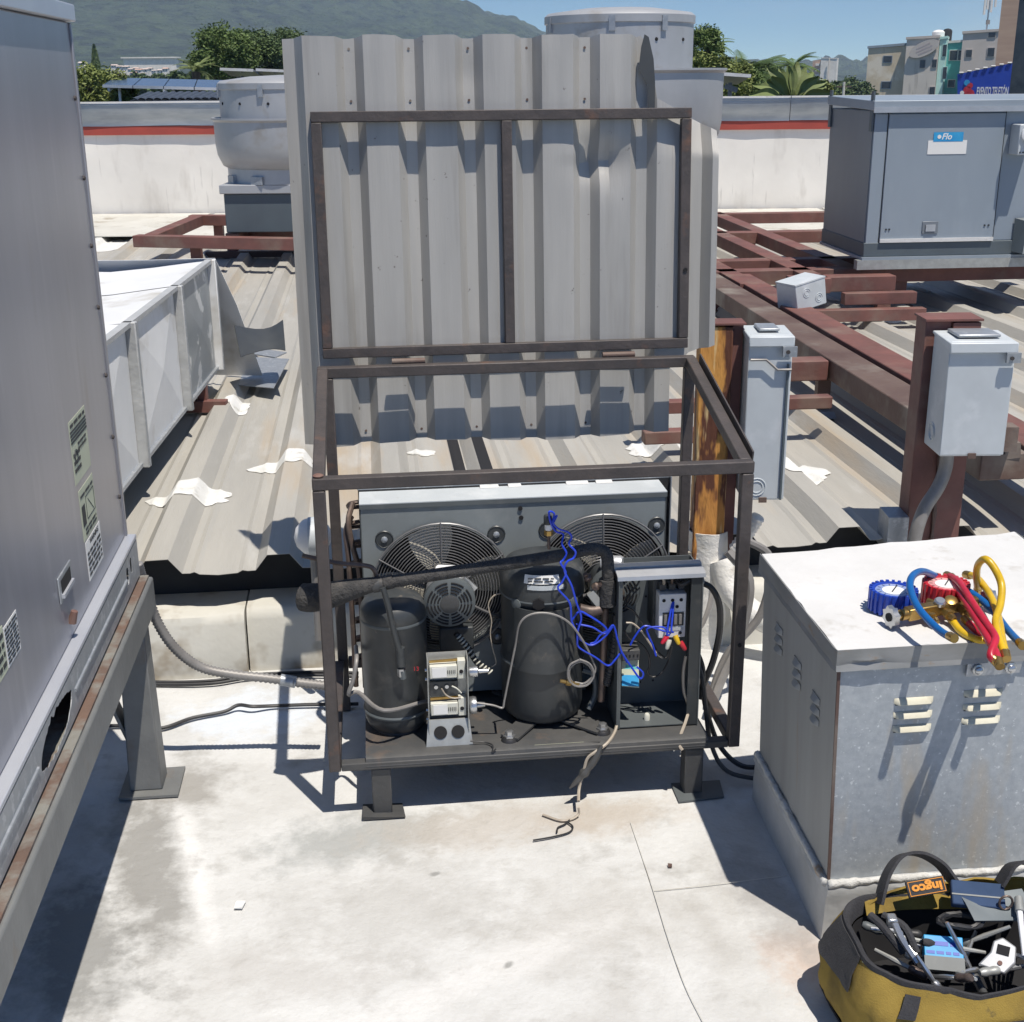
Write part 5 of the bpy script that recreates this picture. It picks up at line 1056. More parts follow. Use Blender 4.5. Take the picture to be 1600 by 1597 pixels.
# white round lamp body behind the left cage post
gl = thing('round_lamp', (-0.1573,0.42,0.5299), 'white round lamp fitting behind the left cage post', 'lamp')
cgl = Vector((-0.1679,0.66,0.5214)); put('globe', MB().lathe([(.005,-.052),(.03,-.046),(.048,-.025),(.054,0),(.048,.025),(.03,.046),(.005,.052)], 28, Matrix.Translation(cgl)), m_whitepl, gl)
put('band', MB().lathe([(.0555,-.012),(.0555,.012)], 28, Matrix.Translation(cgl) @ Matrix.Rotation(R(90), 4, 'Y'), cap=False), m_box, gl); put('stem', MB().tube([(cgl.x, cgl.y, .2), (cgl.x, cgl.y, cgl.z - .045)], .012, 10), m_grey, gl)  # grey band paints the frame's shadow across the white globe

# ================================================================== WHITE DUCT ON THE LEFT
du = thing('air_duct', (-1.75, 4.9, .34), 'white painted rectangular air duct with creased panels behind the left unit', 'air duct', M=I4)
DY = [3.5, 4.36, 5.18, 5.97]; DZ0, DZ1 = .475, .965
def dx(y): return -1.30 - (y - 4.0) * .048
def face_panel(y0, y1, m_):
    ym = (y0 + y1) / 2; zm = (DZ0 + DZ1) / 2; bulge = .022
    P = [(dx(y0), y0, DZ0), (dx(y1), y1, DZ0), (dx(y1), y1, DZ1), (dx(y0), y0, DZ1), (dx(ym) + bulge, ym, zm)]
    return MB().add(P, [(0,1,4),(1,2,4),(2,3,4),(3,0,4)])
for k in range(3):
    a, c = DY[k] + .018, DY[k+1] - .018
    put('side_panel', face_panel(a, c, None), m_duct if k < 2 else m_ductbare, du, I4, ang=4)
    put('top_panel', MB().grid([[(dx(y) - x, y, DZ1 + .006 - .045 * math.sin(math.pi * x / 1.05) * (1 if k else .6) + .006 * noise.noise(Vector((x * 3, y * 3, 0)))) for x in (.0,.1,.25,.45,.65,.85,1.05)] for y in (DY[k] + .01, (DY[k]+DY[k+1])/2, DY[k+1] - .01)]), m_duct, du, I4)
for y in DY[1:]:
    sm = put('seam_flange', MB().beam((dx(y) + .012, y, DZ0 - .015), (dx(y) + .012, y, DZ1 + .012), .03, .05, (1,0,0)), m_caulk if y < 5.9 else m_duct, du, I4, bev=.004)
    put('flange_rib', MB().beam((dx(y) + .035, y - .008, DZ0 - .01), (dx(y) + .035, y - .008, DZ1 + .01), .006, .012, (1,0,0)), m_galv, sm, I4)
put('edge_angle', MB().beam((dx(3.5) + .006, 3.5, DZ1 + .004), (dx(5.97) + .006, 5.97, DZ1 + .004), .03, .016), m_caulk, du, I4)
put('edge_angle', MB().beam((dx(3.5) + .004, 3.5, DZ0 - .004), (dx(5.97) + .004, 5.97, DZ0 - .004), .02, .014), m_galv, du, I4)
put('inner_shell', MB().hexa([(dx(3.5)-1.05,3.5,DZ0),(dx(3.5)-.012,3.5,DZ0),(dx(5.97)-.012,5.96,DZ0),(dx(5.97)-1.05,5.96,DZ0)], [(dx(3.5)-1.05,3.5,DZ1-.06),(dx(3.5)-.012,3.5,DZ1-.06),(dx(5.97)-.012,5.96,DZ1-.06),(dx(5.97)-1.05,5.96,DZ1-.06)]), m_ductbare, du, I4)
e0 = dx(5.97)
put('end_skirt', MB().grid([[(e0 + .03, 5.99, .98), (e0 - .3, 6.02, .97), (e0 - 1.05, 6.03, .97)], [(e0 + .10, 6.06, .75), (e0 - .3, 6.16, .72), (e0 - 1.05, 6.16, .72)], [(e0 + .19, 6.10, .40), (e0 - .3, 6.25, .38), (e0 - 1.05, 6.25, .38)]]), m_duct, du, I4, solid=.002)
put('support_leg', MB().beam((e0 + .01, 5.62, .36), (e0 + .01, 5.62, .474), .04, .04, (0,1,0)), m_rustred, du, I4); put('support_foot', MB().beam((e0 - .06, 5.60, .375), (e0 + .12, 5.60, .375), .05, .05), m_rustred, du, I4)
fl_ = thing('loose_flashing', (-1.1988,6.0513,0.37), 'loose bent dark flashing sheet lying beside the duct end', 'flashing', M=I4)
a = Vector((-1.5993,7.4863,0.42)); q = [Vector((-1.2904,5.95,0.6751)), Vector((-1.0884,6.1,0.6706)), Vector((-1.0413,5.85,0.572)), Vector((-1.2293,5.75,0.5645))]
rows = [[q[0].lerp(q[1], s / 6).lerp(q[3].lerp(q[2], s / 6), r_ / 4) + Vector((0, .10 * math.sin(math.pi * s / 6), -.05 * math.sin(math.pi * s / 6) * (1 - r_ / 4))) for s in range(7)] for r_ in range(5)]
put('curled_sheet', MB().grid(rows), m_shadesheet, fl_, I4, solid=.003)  # dark grey sheet, colour deepened to stand for its unlit side
q = [Vector((-1.341,6.0184,0.36)), Vector((-1.1067,5.8449,0.38)), Vector((-1.1419,6.5042,0.38)), Vector((-1.4043,6.6266,0.37))]; z3 = Vector((0,0,.012)); put('flat_sheet', MB().hexa([v + z3 * 1.2 for v in q], [v + z3 * 1.5 for v in q]), m_galv, fl_, I4)
q = [Vector((-1.4164,6.6957,0.39)), Vector((-1.2227,6.5559,0.39)), Vector((-1.1842,6.6856,0.39)), Vector((-1.3705,6.8129,0.39))]; put('sheet_edge', MB().hexa(q, [v + Vector((0,0,.006)) for v in q]), m_galv, fl_, I4)

# ================================================================== EXHAUST FANS
def exhaust(base, r_bowl, r_cyl, zs, label, dark):
    z_rf, z_frame, z_neck, z_bot, z_rim, z_cyl = zs
    t = thing('exhaust_fan', (base[0], base[1], z_frame), label, 'exhaust fan', M=I4); x, y = base[0], base[1]; T = Matrix.Translation((x, y, 0))
    hb = r_bowl * .78
    bx = MB(); bx.hexa([(x-hb,y-hb,z_frame),(x+hb,y-hb,z_frame),(x+hb,y+hb,z_frame),(x-hb,y+hb,z_frame)], [(x-hb*1.0,y-hb,z_neck-.1),(x+hb,y-hb,z_neck-.1),(x+hb,y+hb,z_neck-.1),(x-hb,y+hb,z_neck-.1)]); put('curb_base', bx, m_fandark, t, I4, bev=.006)
    bx = MB(); bx.box(x-hb*1.06, x+hb*1.06, y-hb*1.06, y+hb*1.06, z_neck-.098, z_neck-.03); put('base_cap', bx, m_fanhood, t, I4, bev=.006)
    put('neck', MB().lathe([(r_bowl*.84, z_neck-.03), (r_bowl*.84, z_bot+.02)], 48, T), m_fanhood, t, I4)
    put('bowl', MB().lathe([(r_bowl*.84, z_bot+.0), (r_bowl*.90, z_bot+.02), (r_bowl*.965, z_bot+.10), (r_bowl*.985, z_bot+.18), (r_bowl*.99, z_rim-.03), (r_bowl*1.02, z_rim-.012), (r_bowl*1.02, z_rim), (r_bowl*.985, z_rim), (r_bowl*.95, z_rim-.05), (r_cyl*1.01, z_rim-.08)], 64, T, cap=False), m_fanhood, t, I4)
    cy = put('motor_cylinder', MB().lathe([(r_cyl, z_rim-.2), (r_cyl, z_cyl-.05), (r_cyl*1.02, z_cyl-.045), (r_cyl*1.02, z_cyl), (r_cyl*.97, z_cyl+.02), (r_cyl*.5, z_cyl+.05), (.02, z_cyl+.06)], 64, T), m_fanhood, t, I4)
    for q in (-100, -60, 200, 20):
        a = R(q); put('latch', MB().box(-.02, .02, -.012, .012, -.06, .03), m_galv, cy, T @ Matrix.Translation((r_cyl*1.01*math.cos(a), r_cyl*1.01*math.sin(a), z_cyl-.04)) @ Matrix.Rotation(a + math.pi/2, 4, 'Z'))
    for q in (-110, -70, 215): 
        a = R(q); put('side_bracket', MB().box(-.05, .05, -.02, .02, -.03, .03), m_galv, t, T @ Matrix.Translation((r_bowl*.85*math.cos(a), r_bowl*.85*math.sin(a), z_neck)) @ Matrix.Rotation(a + math.pi/2, 4, 'Z'))
    for k in range(5):
        a = R(-150 + 28 * k); put('rivet', MB().lathe([(.012,0),(.009,.006)], 8, T @ axisM((r_cyl*math.cos(a), r_cyl*math.sin(a), z_cyl-.15), (math.cos(a), math.sin(a), 0))), m_hole, cy, I4)
    return t
exhaust(((0.7356,9,1.8447)[0], 9.0), .70, .485, (.34, .60, 1.10, 1.30, (0.687,8.4,1.8121)[2], (0.6974,8.6,2.1361)[2]), 'large aluminium exhaust fan hidden behind the lid, its cylinder rising into the sky', 0)
exhaust(((-1.7992,10.7,0.9016)[0], 10.75), .565, .50, (.34, .625, 1.02, 1.10, (-1.9242,10.2,1.4842)[2], (-1.9055,10.2,1.743)[2]), 'weathered aluminium exhaust fan on a rust red frame left of the lid', 1)

# ================================================================== STEEL FRAMES ON THE ROOF
def grid_frame(name, label, bars, legs, m_=m_rustred, zt=.60, w=.11, h=.09):
    t = thing(name, (bars[0][0][0], bars[0][0][1], .34), label, 'steel frame', M=I4)
    for i, (a, c) in enumerate(bars):
        wz = zt - h/2 - (.0025 if i % 2 else 0)
        put('beam', MB().beam((a[0], a[1], wz), (c[0], c[1], wz), w, h), m_, t, I4, bev=.004)
    for (x, y) in legs:
        put('leg', MB().box(x-.04, x+.04, y-.04, y+.04, .36, zt - h - .003), m_, t, I4); put('foot', MB().box(x-.08, x+.08, y-.08, y+.08, .342, .36), m_rustbrown, t, I4)
    return t
f0, f1, f2, f3 = (-2.9037,10.2841,0.6), (-1.5644,9.7291,0.6), (-2.8487,11.8827,0.6), (-1.5681,11.6031,0.6)
grid_frame('roof_frame', 'rust red steel frame under the left exhaust fan', [((f0[0]-.05,f0[1]), (f1[0]+1.0,f1[1]+.0)), ((f2[0]-.05,f2[1]), (f3[0]+1,f3[1])), ((f0[0]+.06,f0[1]+.06), (f2[0]+.03,f2[1]-.06)), ((f0[0]+.7,f0[1]+.06), (f2[0]+.62,f2[1]-.06)), ((f1[0]+.6,f1[1]+.06), (f3[0]+.6,f3[1]-.06)), ((f0[0]+.72,f0[1]+.55),(f1[0]+.55,f1[1]+.55))],
    [(f0[0]+.42, f0[1]), (f1[0]+.3, f1[1]), (f2[0]+.2, f2[1]), (f0[0]+.55, f0[1]+.75)], zt=.615)
put('spare_angle', MB().beam((-2.57,10.9657,0.37), (-1.773,10.9959,0.37), .05, .05), m_rustbrown, None, I4)
tag(bpy.data.objects['spare_angle'], 'brown steel angle lying flat behind the duct', 'steel bar')

def LW(u, v, w=0): return tuple(ML @ Vector((u, v, w)))
fr = thing('pipe_rack', LW(2.1, 3, .34), 'long parallel rusty beams running back to the right hand units', 'steel frame', M=I4)
def rk(nm, a, c, w, h, m_): return put(nm, MB().beam(a, c, w, h), m_, fr, I4, bev=.005)
rk('long_beam', (1.585, 3.95, .555), (1.215, 8.0, .555), .155, .09, m_rustbrown)
rk('long_beam', (1.80, 3.6, .552), (1.42, 8.0, .552), .145, .09, m_rustred)
rk('cross_beam', (.98, 5.42, .555), (1.36, 5.45, .555), .10, .088, m_rustred); rk('cross_beam', (.50, 5.0, .50), (1.30, 5.08, .50), .06, .05, m_rustred); rk('cross_beam', (.50, 4.7, .46), (.95, 4.75, .46), .06, .05, m_rustred)
for (x, y) in ((1.36,5.46),(1.28,6.9),(1.72,5.1),(1.60,6.5)):
    put('leg', MB().box(x-.028, x+.028, y-.028, y+.028, .375, .509), m_rustbrown, fr, I4); put('foot', MB().hexa([(x-.07,y-.09,.35),(x+.05,y-.09,.35),(x+.05,y+.06,.35),(x-.07,y+.06,.35)], [(x-.05,y-.07,.376),(x+.04,y-.07,.376),(x+.04,y+.05,.376),(x-.05,y+.05,.376)]), m_galv, fr, I4)
put('channel_end', MB().beam((1.5853,4,0.6044), (1.6345,4,0.6104), .10, .05), m_rustbrown, fr, I4)
gf = grid_frame('unit_frame', 'grid of rust red beams under the blue grey air handler', [((1.10,8.12),(5.2,8.50)), ((1.10,8.62),(5.2,9.02)), ((1.88,7.75),(1.50,11.9)), ((2.18,8.3),(1.86,11.9)), ((1.05,10.2),(5.2,10.6)), ((1.0,11.7),(5.2,12.0)), ((1.42,7.6),(1.05,11.5)), ((3.3,8.3),(3.0,11.9)), ((1.7,7.85),(2.35,7.9))],
    [(1.3,8.14),(2.5,8.26),(2.3,7.9),(4.2,8.4),(1.9,10.28),(3.6,10.45)], w=.12)
for (x0_, y0_, x1_, y1_, z_) in ((1.98,7.62,2.42,7.66,.50), (1.75,7.5,2.45,7.55,.42)): put('stub_beam', MB().beam((x0_,y0_,z_), (x1_,y1_,z_), .07, .07), m_rustred, gf, I4, bev=.003)
# small junction box on the beams
jb = thing('junction_box', (1.5817,6.9512,0.6), 'small grey junction box tilted against the rusty beams', 'junction box', M=I4)
JM = Matrix.Translation((1.5529,6.8363,0.66)) @ Matrix.Rotation(R(28), 4, 'Z') @ Matrix.Rotation(R(-10), 4, 'Y')
put('case', MB().box(-.10, .10, -.08, .08, -.07, .07), m_box, jb, JM, bev=.004); put('lid', MB().box(-.102, .102, -.082, .082, .0705, .078), m_box, jb, JM)
for (kx, kz) in ((-.03,.02),(.05,-.025)):
    for r_ in (.014, .024): put('knockout_ring', MB().tube([(kx + r_*math.cos(a*.5236), -.0805, kz + r_*math.sin(a*.5236)) for a in range(13)], .002, 5, cap=False), m_box, jb, JM)

# ================================================================== BLUE GREY AIR HANDLER
AM = Matrix.Translation((2.18, 7.96, .70)) @ Matrix.Rotation(R(4.5), 4, 'Z')
ah = thing('air_handler', (.6, .4, 0), 'blue grey air handler with door, white label and blue sticker on red beams', 'air handler', M=AM)
AW, AD, AH = 1.35, .82, .86
put('base_channel', MB().box(-.01, AW, -.008, AD, .0, .085), m_fandark, ah, AM, bev=.004); put('base_lip', MB().box(-.02, AW, -.025, AD, -.018, -.0005), m_acgrey, ah, AM)
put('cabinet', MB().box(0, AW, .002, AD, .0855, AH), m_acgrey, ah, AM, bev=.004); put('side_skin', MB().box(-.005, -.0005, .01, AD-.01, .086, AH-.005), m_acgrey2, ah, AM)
g = MB(); g.hexa([(-.02,-.03,AH),(AW,-.03,AH),(AW,AD+.03,AH+.02),(-.02,AD+.03,AH+.02)], [(-.02,-.03,AH+.055),(AW,-.03,AH+.055),(AW,AD+.03,AH+.075),(-.02,AD+.03,AH+.075)]); put('roof_cap', g, m_acgrey, ah, AM, bev=.003)
put('roof_lip', MB().box(-.022, AW, -.042, -.0305, AH-.012, AH+.02), m_alu, ah, AM)
put('door', MB().box(.085, .80, -.012, .0015, .092, AH-.02), m_acgrey, ah, AM, bev=.003); put('door_sill', MB().box(.085, .80, -.022, -.0125, .086, .108), m_whitetop, ah, AM)
for x in (.080, .805): put('door_gap', MB().box(x-.003, x+.003, -.0035, .0012, .09, AH-.01), m_ink, ah, AM)
put('corner_panel', MB().box(.0, .078, -.006, .0015, .075, AH-.02), m_acgrey, ah, AM, bev=.002)
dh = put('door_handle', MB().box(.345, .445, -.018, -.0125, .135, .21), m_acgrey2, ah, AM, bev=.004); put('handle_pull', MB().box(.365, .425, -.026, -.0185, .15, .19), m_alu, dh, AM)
for (x, z) in ((.12,.165),(.14,.165),(.74,.18),(.765,.18)): put('screw', MB().lathe([(.006,0),(.006,.004)], 8, AM @ axisM((x,-.0125,z),(0,-1,0))), m_ink, ah, I4)
wl = put('white_label', MB().box(.335, .575, -.0145, -.0125, .605, .685), m_labelw, ah, AM); bl = put('blue_sticker', MB().box(.365, .548, -.0155, -.0146, .678, .732), m_sky, ah, AM)
lettering('Flo', .050, m_labelw, AM @ Matrix.Translation((.445,-.016,.706)) @ Matrix.Rotation(R(90), 4, 'X'), bl, bold=.001, shear=.25)
put('drop_mark', MB().lathe([(.012,0),(.012,.001)], 12, AM @ axisM((.40,-.0158,.706),(0,-1,0))), m_labelw, bl, I4)
for x in (-.012, -.012): pass
for (x, y) in ((-.012,.0),(-.012,AD-.04)): put('lifting_lug', MB().box(x-.005, x+.005, y, y+.045, AH-.12, AH+.11), m_fandark, ah, AM)
db = put('switch_box', MB().box(.845, .955, -.12, .001, .60, .775), m_box, ah, AM, bev=.005); put('switch_knob', MB().lathe([(.045,0),(.045,.012),(.025,.016),(.022,.035)], 20, AM @ axisM((.90,-.1205,.72),(0,-1,0))), m_whitepl, db, I4)
put('switch_lever', MB().prism([(-.02,0),(.02,0),(.006,-.06),(-.006,-.06)], 0, .02, AM @ axisM((.90,-.138,.72),(0,-1,0))), m_grey, db, I4)
for x in (.86, .88): put('box_screw', MB().lathe([(.005,0),(.005,.003)], 8, AM @ axisM((x,-.1205,.615),(0,-1,0))), m_ink, db, I4)
put('side_hood', MB().hexa([(.93,-.16,.02),(AW+.1,-.16,.02),(AW+.1,-.009,.02),(.93,-.009,.02)], [(1.0,-.05,.20),(AW+.1,-.05,.20),(AW+.1,-.009,.24),(.93,-.009,.22)]), m_fandark, ah, AM)
put('mount_channel', MB().box(-.05, AW, -.03, .03, -.075, -.0185), m_zincplate, ah, AM)

# ================================================================== RUSTY POSTS WITH DISCONNECT BOXES
p1 = thing('rusty_post', (.655, 3.85, 0), 'orange rust flaked steel post behind the right side of the cage', 'post', M=I4)
put('shaft', MB().box(.570, .668, 3.80, 3.88, .30, 1.045), m_rustpost, p1, I4, bev=.004); put('web', MB().box(.669, .70, 3.815, 3.88, .30, 1.05), m_rustred, p1, I4)
put('top_plate', MB().box(.565, .705, 3.795, 3.885, 1.0505, 1.056), m_rustred, p1, I4)
g = MB(); rng = random.Random(8); rows = []
for j in range(14):
    z = -.01 + .40 * j / 13; rows.append([(.625 + (.062 + .012 * noise.noise(Vector((math.cos(q*.3927)*3, math.sin(q*.3927)*3, z*14)))) * math.cos(q*.3927), 3.84 + (.055 + .012 * noise.noise(Vector((math.cos(q*.3927)*3, math.sin(q*.3927)*3, z*14+5)))) * math.sin(q*.3927), z + (.03 * noise.noise(Vector((q, 2, 0))) if j == 13 else 0)) for q in range(17)])
put('white_wrap', MB().grid(rows), m_white, p1, I4, solid=.004)
put('conduit_stub', MB().tube(crom([(.70,3.78,.34),(.735,3.77,.40),(.765,3.76,.46)], 10), [.022 + .002*(1 if i % 2 else -1) for i in range(21)], 12), m_white, p1, I4, ang=180)
def disconnect(name, x0, x1, y0, y1, z0, z1, label, rings):
    t = thing(name, ((x0+x1)/2, y1, z0), label, 'electrical box', M=I4)
    put('case', MB().box(x0, x1, y0, y1, z0, z1), m_box, t, I4, bev=.004)
    put('cover', MB().box(x0-.003, x1+.003, y0-.006, y0-.0005, z0+.005, z1-.03), m_box, t, I4, bev=.003)
    put('hood', MB().hexa([(x0-.006,y0-.02,z1-.032),(x1+.006,y0-.02,z1-.032),(x1+.006,y1,z1-.004),(x0-.006,y1,z1-.004)], [(x0-.006,y0-.018,z1-.002),(x1+.006,y0-.018,z1-.002),(x1+.006,y1,z1+.004),(x0-.006,y1,z1+.004)]), m_box, t, I4, bev=.003)
    put('top_hub', MB().box(x0+.03, x1-.03, y0+.03, y1-.02, z1+.0045, z1+.014), m_galv, t, I4, bev=.004)
    put('hasp', MB().box(x1-.03, x1+.012, y0-.03, y0-.021, z1-.06, z1-.03), m_galv, t, I4); put('screw', MB().lathe([(.006,0),(.006,.004)], 8, axisM((x1-.015,y0-.0305,z1-.045),(0,-1,0))), m_cage, t, I4)
    put('bottom_latch', MB().box((x0+x1)/2-.012, (x0+x1)/2+.012, y0-.012, y0-.007, z0-.004, z0+.012), m_rustbrown, t, I4)
    for (p, d) in rings:
        for r_ in (.018, .027):
            M_ = axisM(p, d); put('knockout_ring', MB().tube([M_ @ Vector((r_*math.cos(k*.3142), r_*math.sin(k*.3142), 0)) for k in range(21)], .002, 5, cap=False), m_box, t, I4)
    return t
t = disconnect('disconnect_box', .704, .826, 3.72, 3.86, .525, 1.035, 'tall narrow grey electrical box beside the orange rusty post', [((.745,3.7135,.57),(0,-1,0))])
put('cover_edge', MB().beam((.818,3.712,.53), (.818,3.712,.95), .006, .012, (0,1,0)), m_fandark, t, I4)
put('cover_fold', MB().tube([(.704,3.7,.965),(.75,3.7,.965),(.785,3.7,.935),(.826,3.7,.935)], .004, 6), m_grey, t, I4)
p2 = thing('brown_post', (1.335, 3.92, 0), 'dark brown rusty steel post carrying the square grey box', 'post', M=I4)
put('shaft', MB().box(1.265, 1.345, 3.87, 3.97, -.01, 1.045), m_rustred, p2, I4, bev=.004); put('flange', MB().box(1.346, 1.43, 3.86, 3.96, -.01, 1.04), m_rustred, p2, I4)
put('weld_bead', MB().tube([(1.347, 3.862, .10 + .9*k/30 ) for k in range(31)], [.004 + .002*(k % 3) for k in range(31)], 6), m_rustbrown, p2, I4); put('top_plate', MB().box(1.26, 1.435, 3.855, 3.975, 1.0455, 1.052), m_rustred, p2, I4)
put('base_angle', MB().box(1.20, 1.264, 3.85, 3.96, .30, .42), m_galv, p2, I4)
put('arm', MB().box(1.432, 1.60, 3.90, 3.96, .62, .70), m_rustbrown, p2, I4)
t = disconnect('disconnect_box', 1.288, 1.475, 3.70, 3.855, .665, 1.015, 'square grey electrical box on the dark brown post', [((1.2875,3.79,.72),(-1,0,0))])
put('flex_conduit', MB().tube(crom([(1.345,3.80,.664),(1.345,3.80,.60),(1.325,3.79,.54),(1.285,3.78,.47),(1.262,3.77,.38),(1.255,3.77,.20)], 8), .021, 12), m_grey, t, I4)
wp = thing('white_pipe', (.95, 3.75, .1), 'white bent plastic pipe behind the galvanised box', 'pipe', M=I4)
put('bend', MB().tube(crom([(.66,3.80,.30),(.70,3.76,.20),(.80,3.70,.13),(.95,3.66,.11),(1.2,3.66,.11)], 8), .04, 14), m_white, wp, I4)
cb = thing('thick_cable', (.85, 3.5, 0), 'thick dark cables looping between cage and galvanised box', 'cable', M=I4)
put('strand', MB().tube(crom([(.62,3.45,.46),(.68,3.42,.38),(.66,3.40,.22),(.60,3.35,.10),(.56,3.30,.02)], 6), .014, 8), m_grey, cb, I4)
put('strand', MB().tube(crom([(.66,3.45,.50),(.74,3.44,.44),(.72,3.42,.28),(.62,3.40,.15),(.57,3.36,.02)], 6), .012, 8), m_grey, cb, I4)

# ================================================================== GALVANISED BOX WITH WHITE TOP
gb = thing('galvanised_box', (.95, 2.62, 0), 'galvanised sheet metal box with white painted top at right foreground', 'metal box', M=I4)
TZ = .68
T4 = [(.648,2.312), (1.275,2.385), (1.235,2.975), (.600,2.838)]; B4 = [(.668,2.318), (1.29,2.39), (1.27,2.96), (.625,2.86)]
def q3(P, z): return [(x, y, z) for x, y in P]
def mixp(f): return [(a[0]*(1-f)+c[0]*f, a[1]*(1-f)+c[1]*f) for a, c in zip(B4, T4)]
body = put('front_body', MB().hexa(q3(mixp(.16), .11), q3(mixp(.945), .64)), m_galvbox, gb, I4)
def off(P, d):
    cx = sum(p[0] for p in P)/4; cy = sum(p[1] for p in P)/4
    return [(x + d*(1 if x > cx else -1), y + d*(1 if y > cy else -1)) for x, y in P]
s0 = off(mixp(.16), .0015); s1 = off(mixp(.945), .0015)
put('side_skin', MB().hexa([(s0[3][0]-.0005,s0[3][1],.112),(s0[0][0]-.0005,s0[0][1],.112),(s0[0][0]+.001,s0[0][1]+.001,.112),(s0[3][0]+.001,s0[3][1],.112)], [(s1[3][0]-.0005,s1[3][1],.638),(s1[0][0]-.0005,s1[0][1],.638),(s1[0][0]+.001,s1[0][1]+.001,.638),(s1[3][0]+.001,s1[3][1],.638)]), m_boxside, gb, I4)
# lid: white top with downturned flange
n = 14; P = off(T4, .008)
def bil(s, t): 
    a = Vector(P[0]).lerp(Vector(P[1]), s); c = Vector(P[3]).lerp(Vector(P[2]), s); return a.lerp(c, t)
rows = [[(*bil(i/n, j/n), TZ + .004 * noise.noise(Vector((i*.9, j*.9, 0))) - .003) for i in range(n+1)] for j in range(n+1)]
top = put('white_top', MB().grid(rows), m_whitetop, gb, I4, solid=.002)
P2 = off(T4, .0085)
g = MB(); N_ = 40; rws = []
for (i0, i1) in ((3,0),(0,1),(1,2)):
    for k in range(N_ + (1 if i0 == 1 else 0)):
        p = Vector(P2[i0]).lerp(Vector(P2[i1]), k / N_); w_ = noise.noise(Vector((p.x*22, p.y*22, 0)))
        crush = math.exp(-((p.x - .70)/.045)**2) if i0 == 0 else 0
        nx, ny = ((-1,0),(0,-1),(1,0))[(3,0,1).index(i0)]
        rws.append([(p.x + nx*o, p.y + ny*o, z) for (o, z) in ((.003, TZ-.0005), (.003+.001*w_, TZ-.008), (.003 + .002*w_ + .006*crush*w_, TZ-.024), (.002+.003*w_ - .004*crush, TZ-.036 + .006*crush), (.004 + .003*w_, TZ-.047 + .002*w_))])
m_flange = mat('flange_paint', (.27,.275,.275), (.21,.215,.21), 7, .5, .1, c3=(.26,.19,.13), s3=12, t3=(.60,.70), stretch=(1,1,3))
put('top_flange', MB().grid(rws), m_flange, gb, I4, solid=.002, ang=14)
put('corner_trim', MB().beam((*s0[0], .12), (*s1[0], .635), .006, .006, (0,1,0)), m_rustbrown, gb, I4)
# coated skirt round the foot
g = MB(); rws = []; S1 = off(mixp(.17), .004); S0 = off(mixp(-.02), .014)
for (i0, i1) in ((3,0),(0,1),(1,2)):
    for k in range(24 + (1 if i0 == 1 else 0)):
        f = k / 24; a = Vector(S1[i0]).lerp(Vector(S1[i1]), f); c = Vector(S0[i0]).lerp(Vector(S0[i1]), f); w_ = noise.noise(Vector((a.x*9, a.y*9, 2))); nx, ny = ((-1,0),(0,-1),(1,0))[(3,0,1).index(i0)]
        rws.append([(*(a.lerp(c, t) + Vector((nx,ny))*o), z) for (t, o, z) in ((0,-.001,.142+.004*w_), (.05,.004+.003*w_,.132+.004*w_), (.15,.009+.004*w_,.118+.005*w_), (.3,.004,.105+.004*w_), (.6,.003+.003*w_,.06), (1,.0,-.004))])
put('foot_skirt', MB().grid(rws), m_caulk, gb, I4, solid=.003)
m_bead = mat('smeared_caulk', (.58,.58,.56), (.44,.44,.42), 18, .7, bump=.8, bscale=40, c3=(.32,.24,.17), s3=9, t3=(.64,.74))
for nm, (i0, i1) in (('caulk_bead', (3,0)), ('caulk_bead', (0,1))):
    pts_ = []; rad_ = []
    for k in range(81):
        p = Vector(S1[i0]).lerp(Vector(S1[i1]), k / 80); w_ = noise.noise(Vector((p.x*26, p.y*26, 1))); nx, ny = (-1,0) if i0 == 3 else (0,-1)
        pts_.append((p.x + nx*(.004+.003*w_), p.y + ny*(.004+.003*w_), .136 + .005*w_ + .003*noise.noise(Vector((p.x*70, p.y*70, 6))))); rad_.append(.008 + .004*noise.noise(Vector((p.x*40, p.y*40, 8))))
    put(nm, MB().tube(pts_, rad_, 8), m_bead, gb, I4, ang=180)
# louvres
ex_ = (Vector(T4[1]) - Vector(T4[0])).normalized(); nx_ = Vector((ex_.y, -ex_.x))
def front_pt(s, z, o=0):
    f = z / TZ; a = Vector(B4[0]).lerp(Vector(T4[0]), f); p = a + ex_ * s + nx_ * o; return (p.x, p.y, z)
m_louv = mat('louvre_cream', (.58,.56,.45), (.50,.47,.36), 20, .5)
for s0_, zz in ((.118, (.548,.517,.486)), (.265, (.556,.525,.494))):
    for z in zz:
        L_ = .082; rows = []
        for i in range(11):
            x = i / 10; e = min(1, math.sin(math.pi * min(max(x, .0), 1)) * 3)
            rows.append([front_pt(s0_ + L_*x, z + .012, .0005), front_pt(s0_ + L_*x, z + .008, .006*e), front_pt(s0_ + L_*x, z + .001, .011*e), front_pt(s0_ + L_*x, z, .0108*e)])
        lv = put('louvre', MB().grid(rows), m_louv, gb, I4, solid=.001)
        put('louvre_gap', MB().add([front_pt(s0_ + .002, z - .004, .0007), front_pt(s0_ + L_ - .002, z - .004, .0007), front_pt(s0_ + L_ - .004, z + .004, .0007), front_pt(s0_ + .004, z + .004, .0007)], [(0,1,2,3)]), m_hole, lv, I4)
d_l = (Vector(T4[3]) - Vector(T4[0])).normalized()
def side_pt(s, z, o=0):
    f = z / TZ; a = Vector(B4[0]).lerp(Vector(T4[0]), f); p = a + d_l * s + Vector((-d_l.y, d_l.x)) * (o + .002); return (p.x, p.y, z)
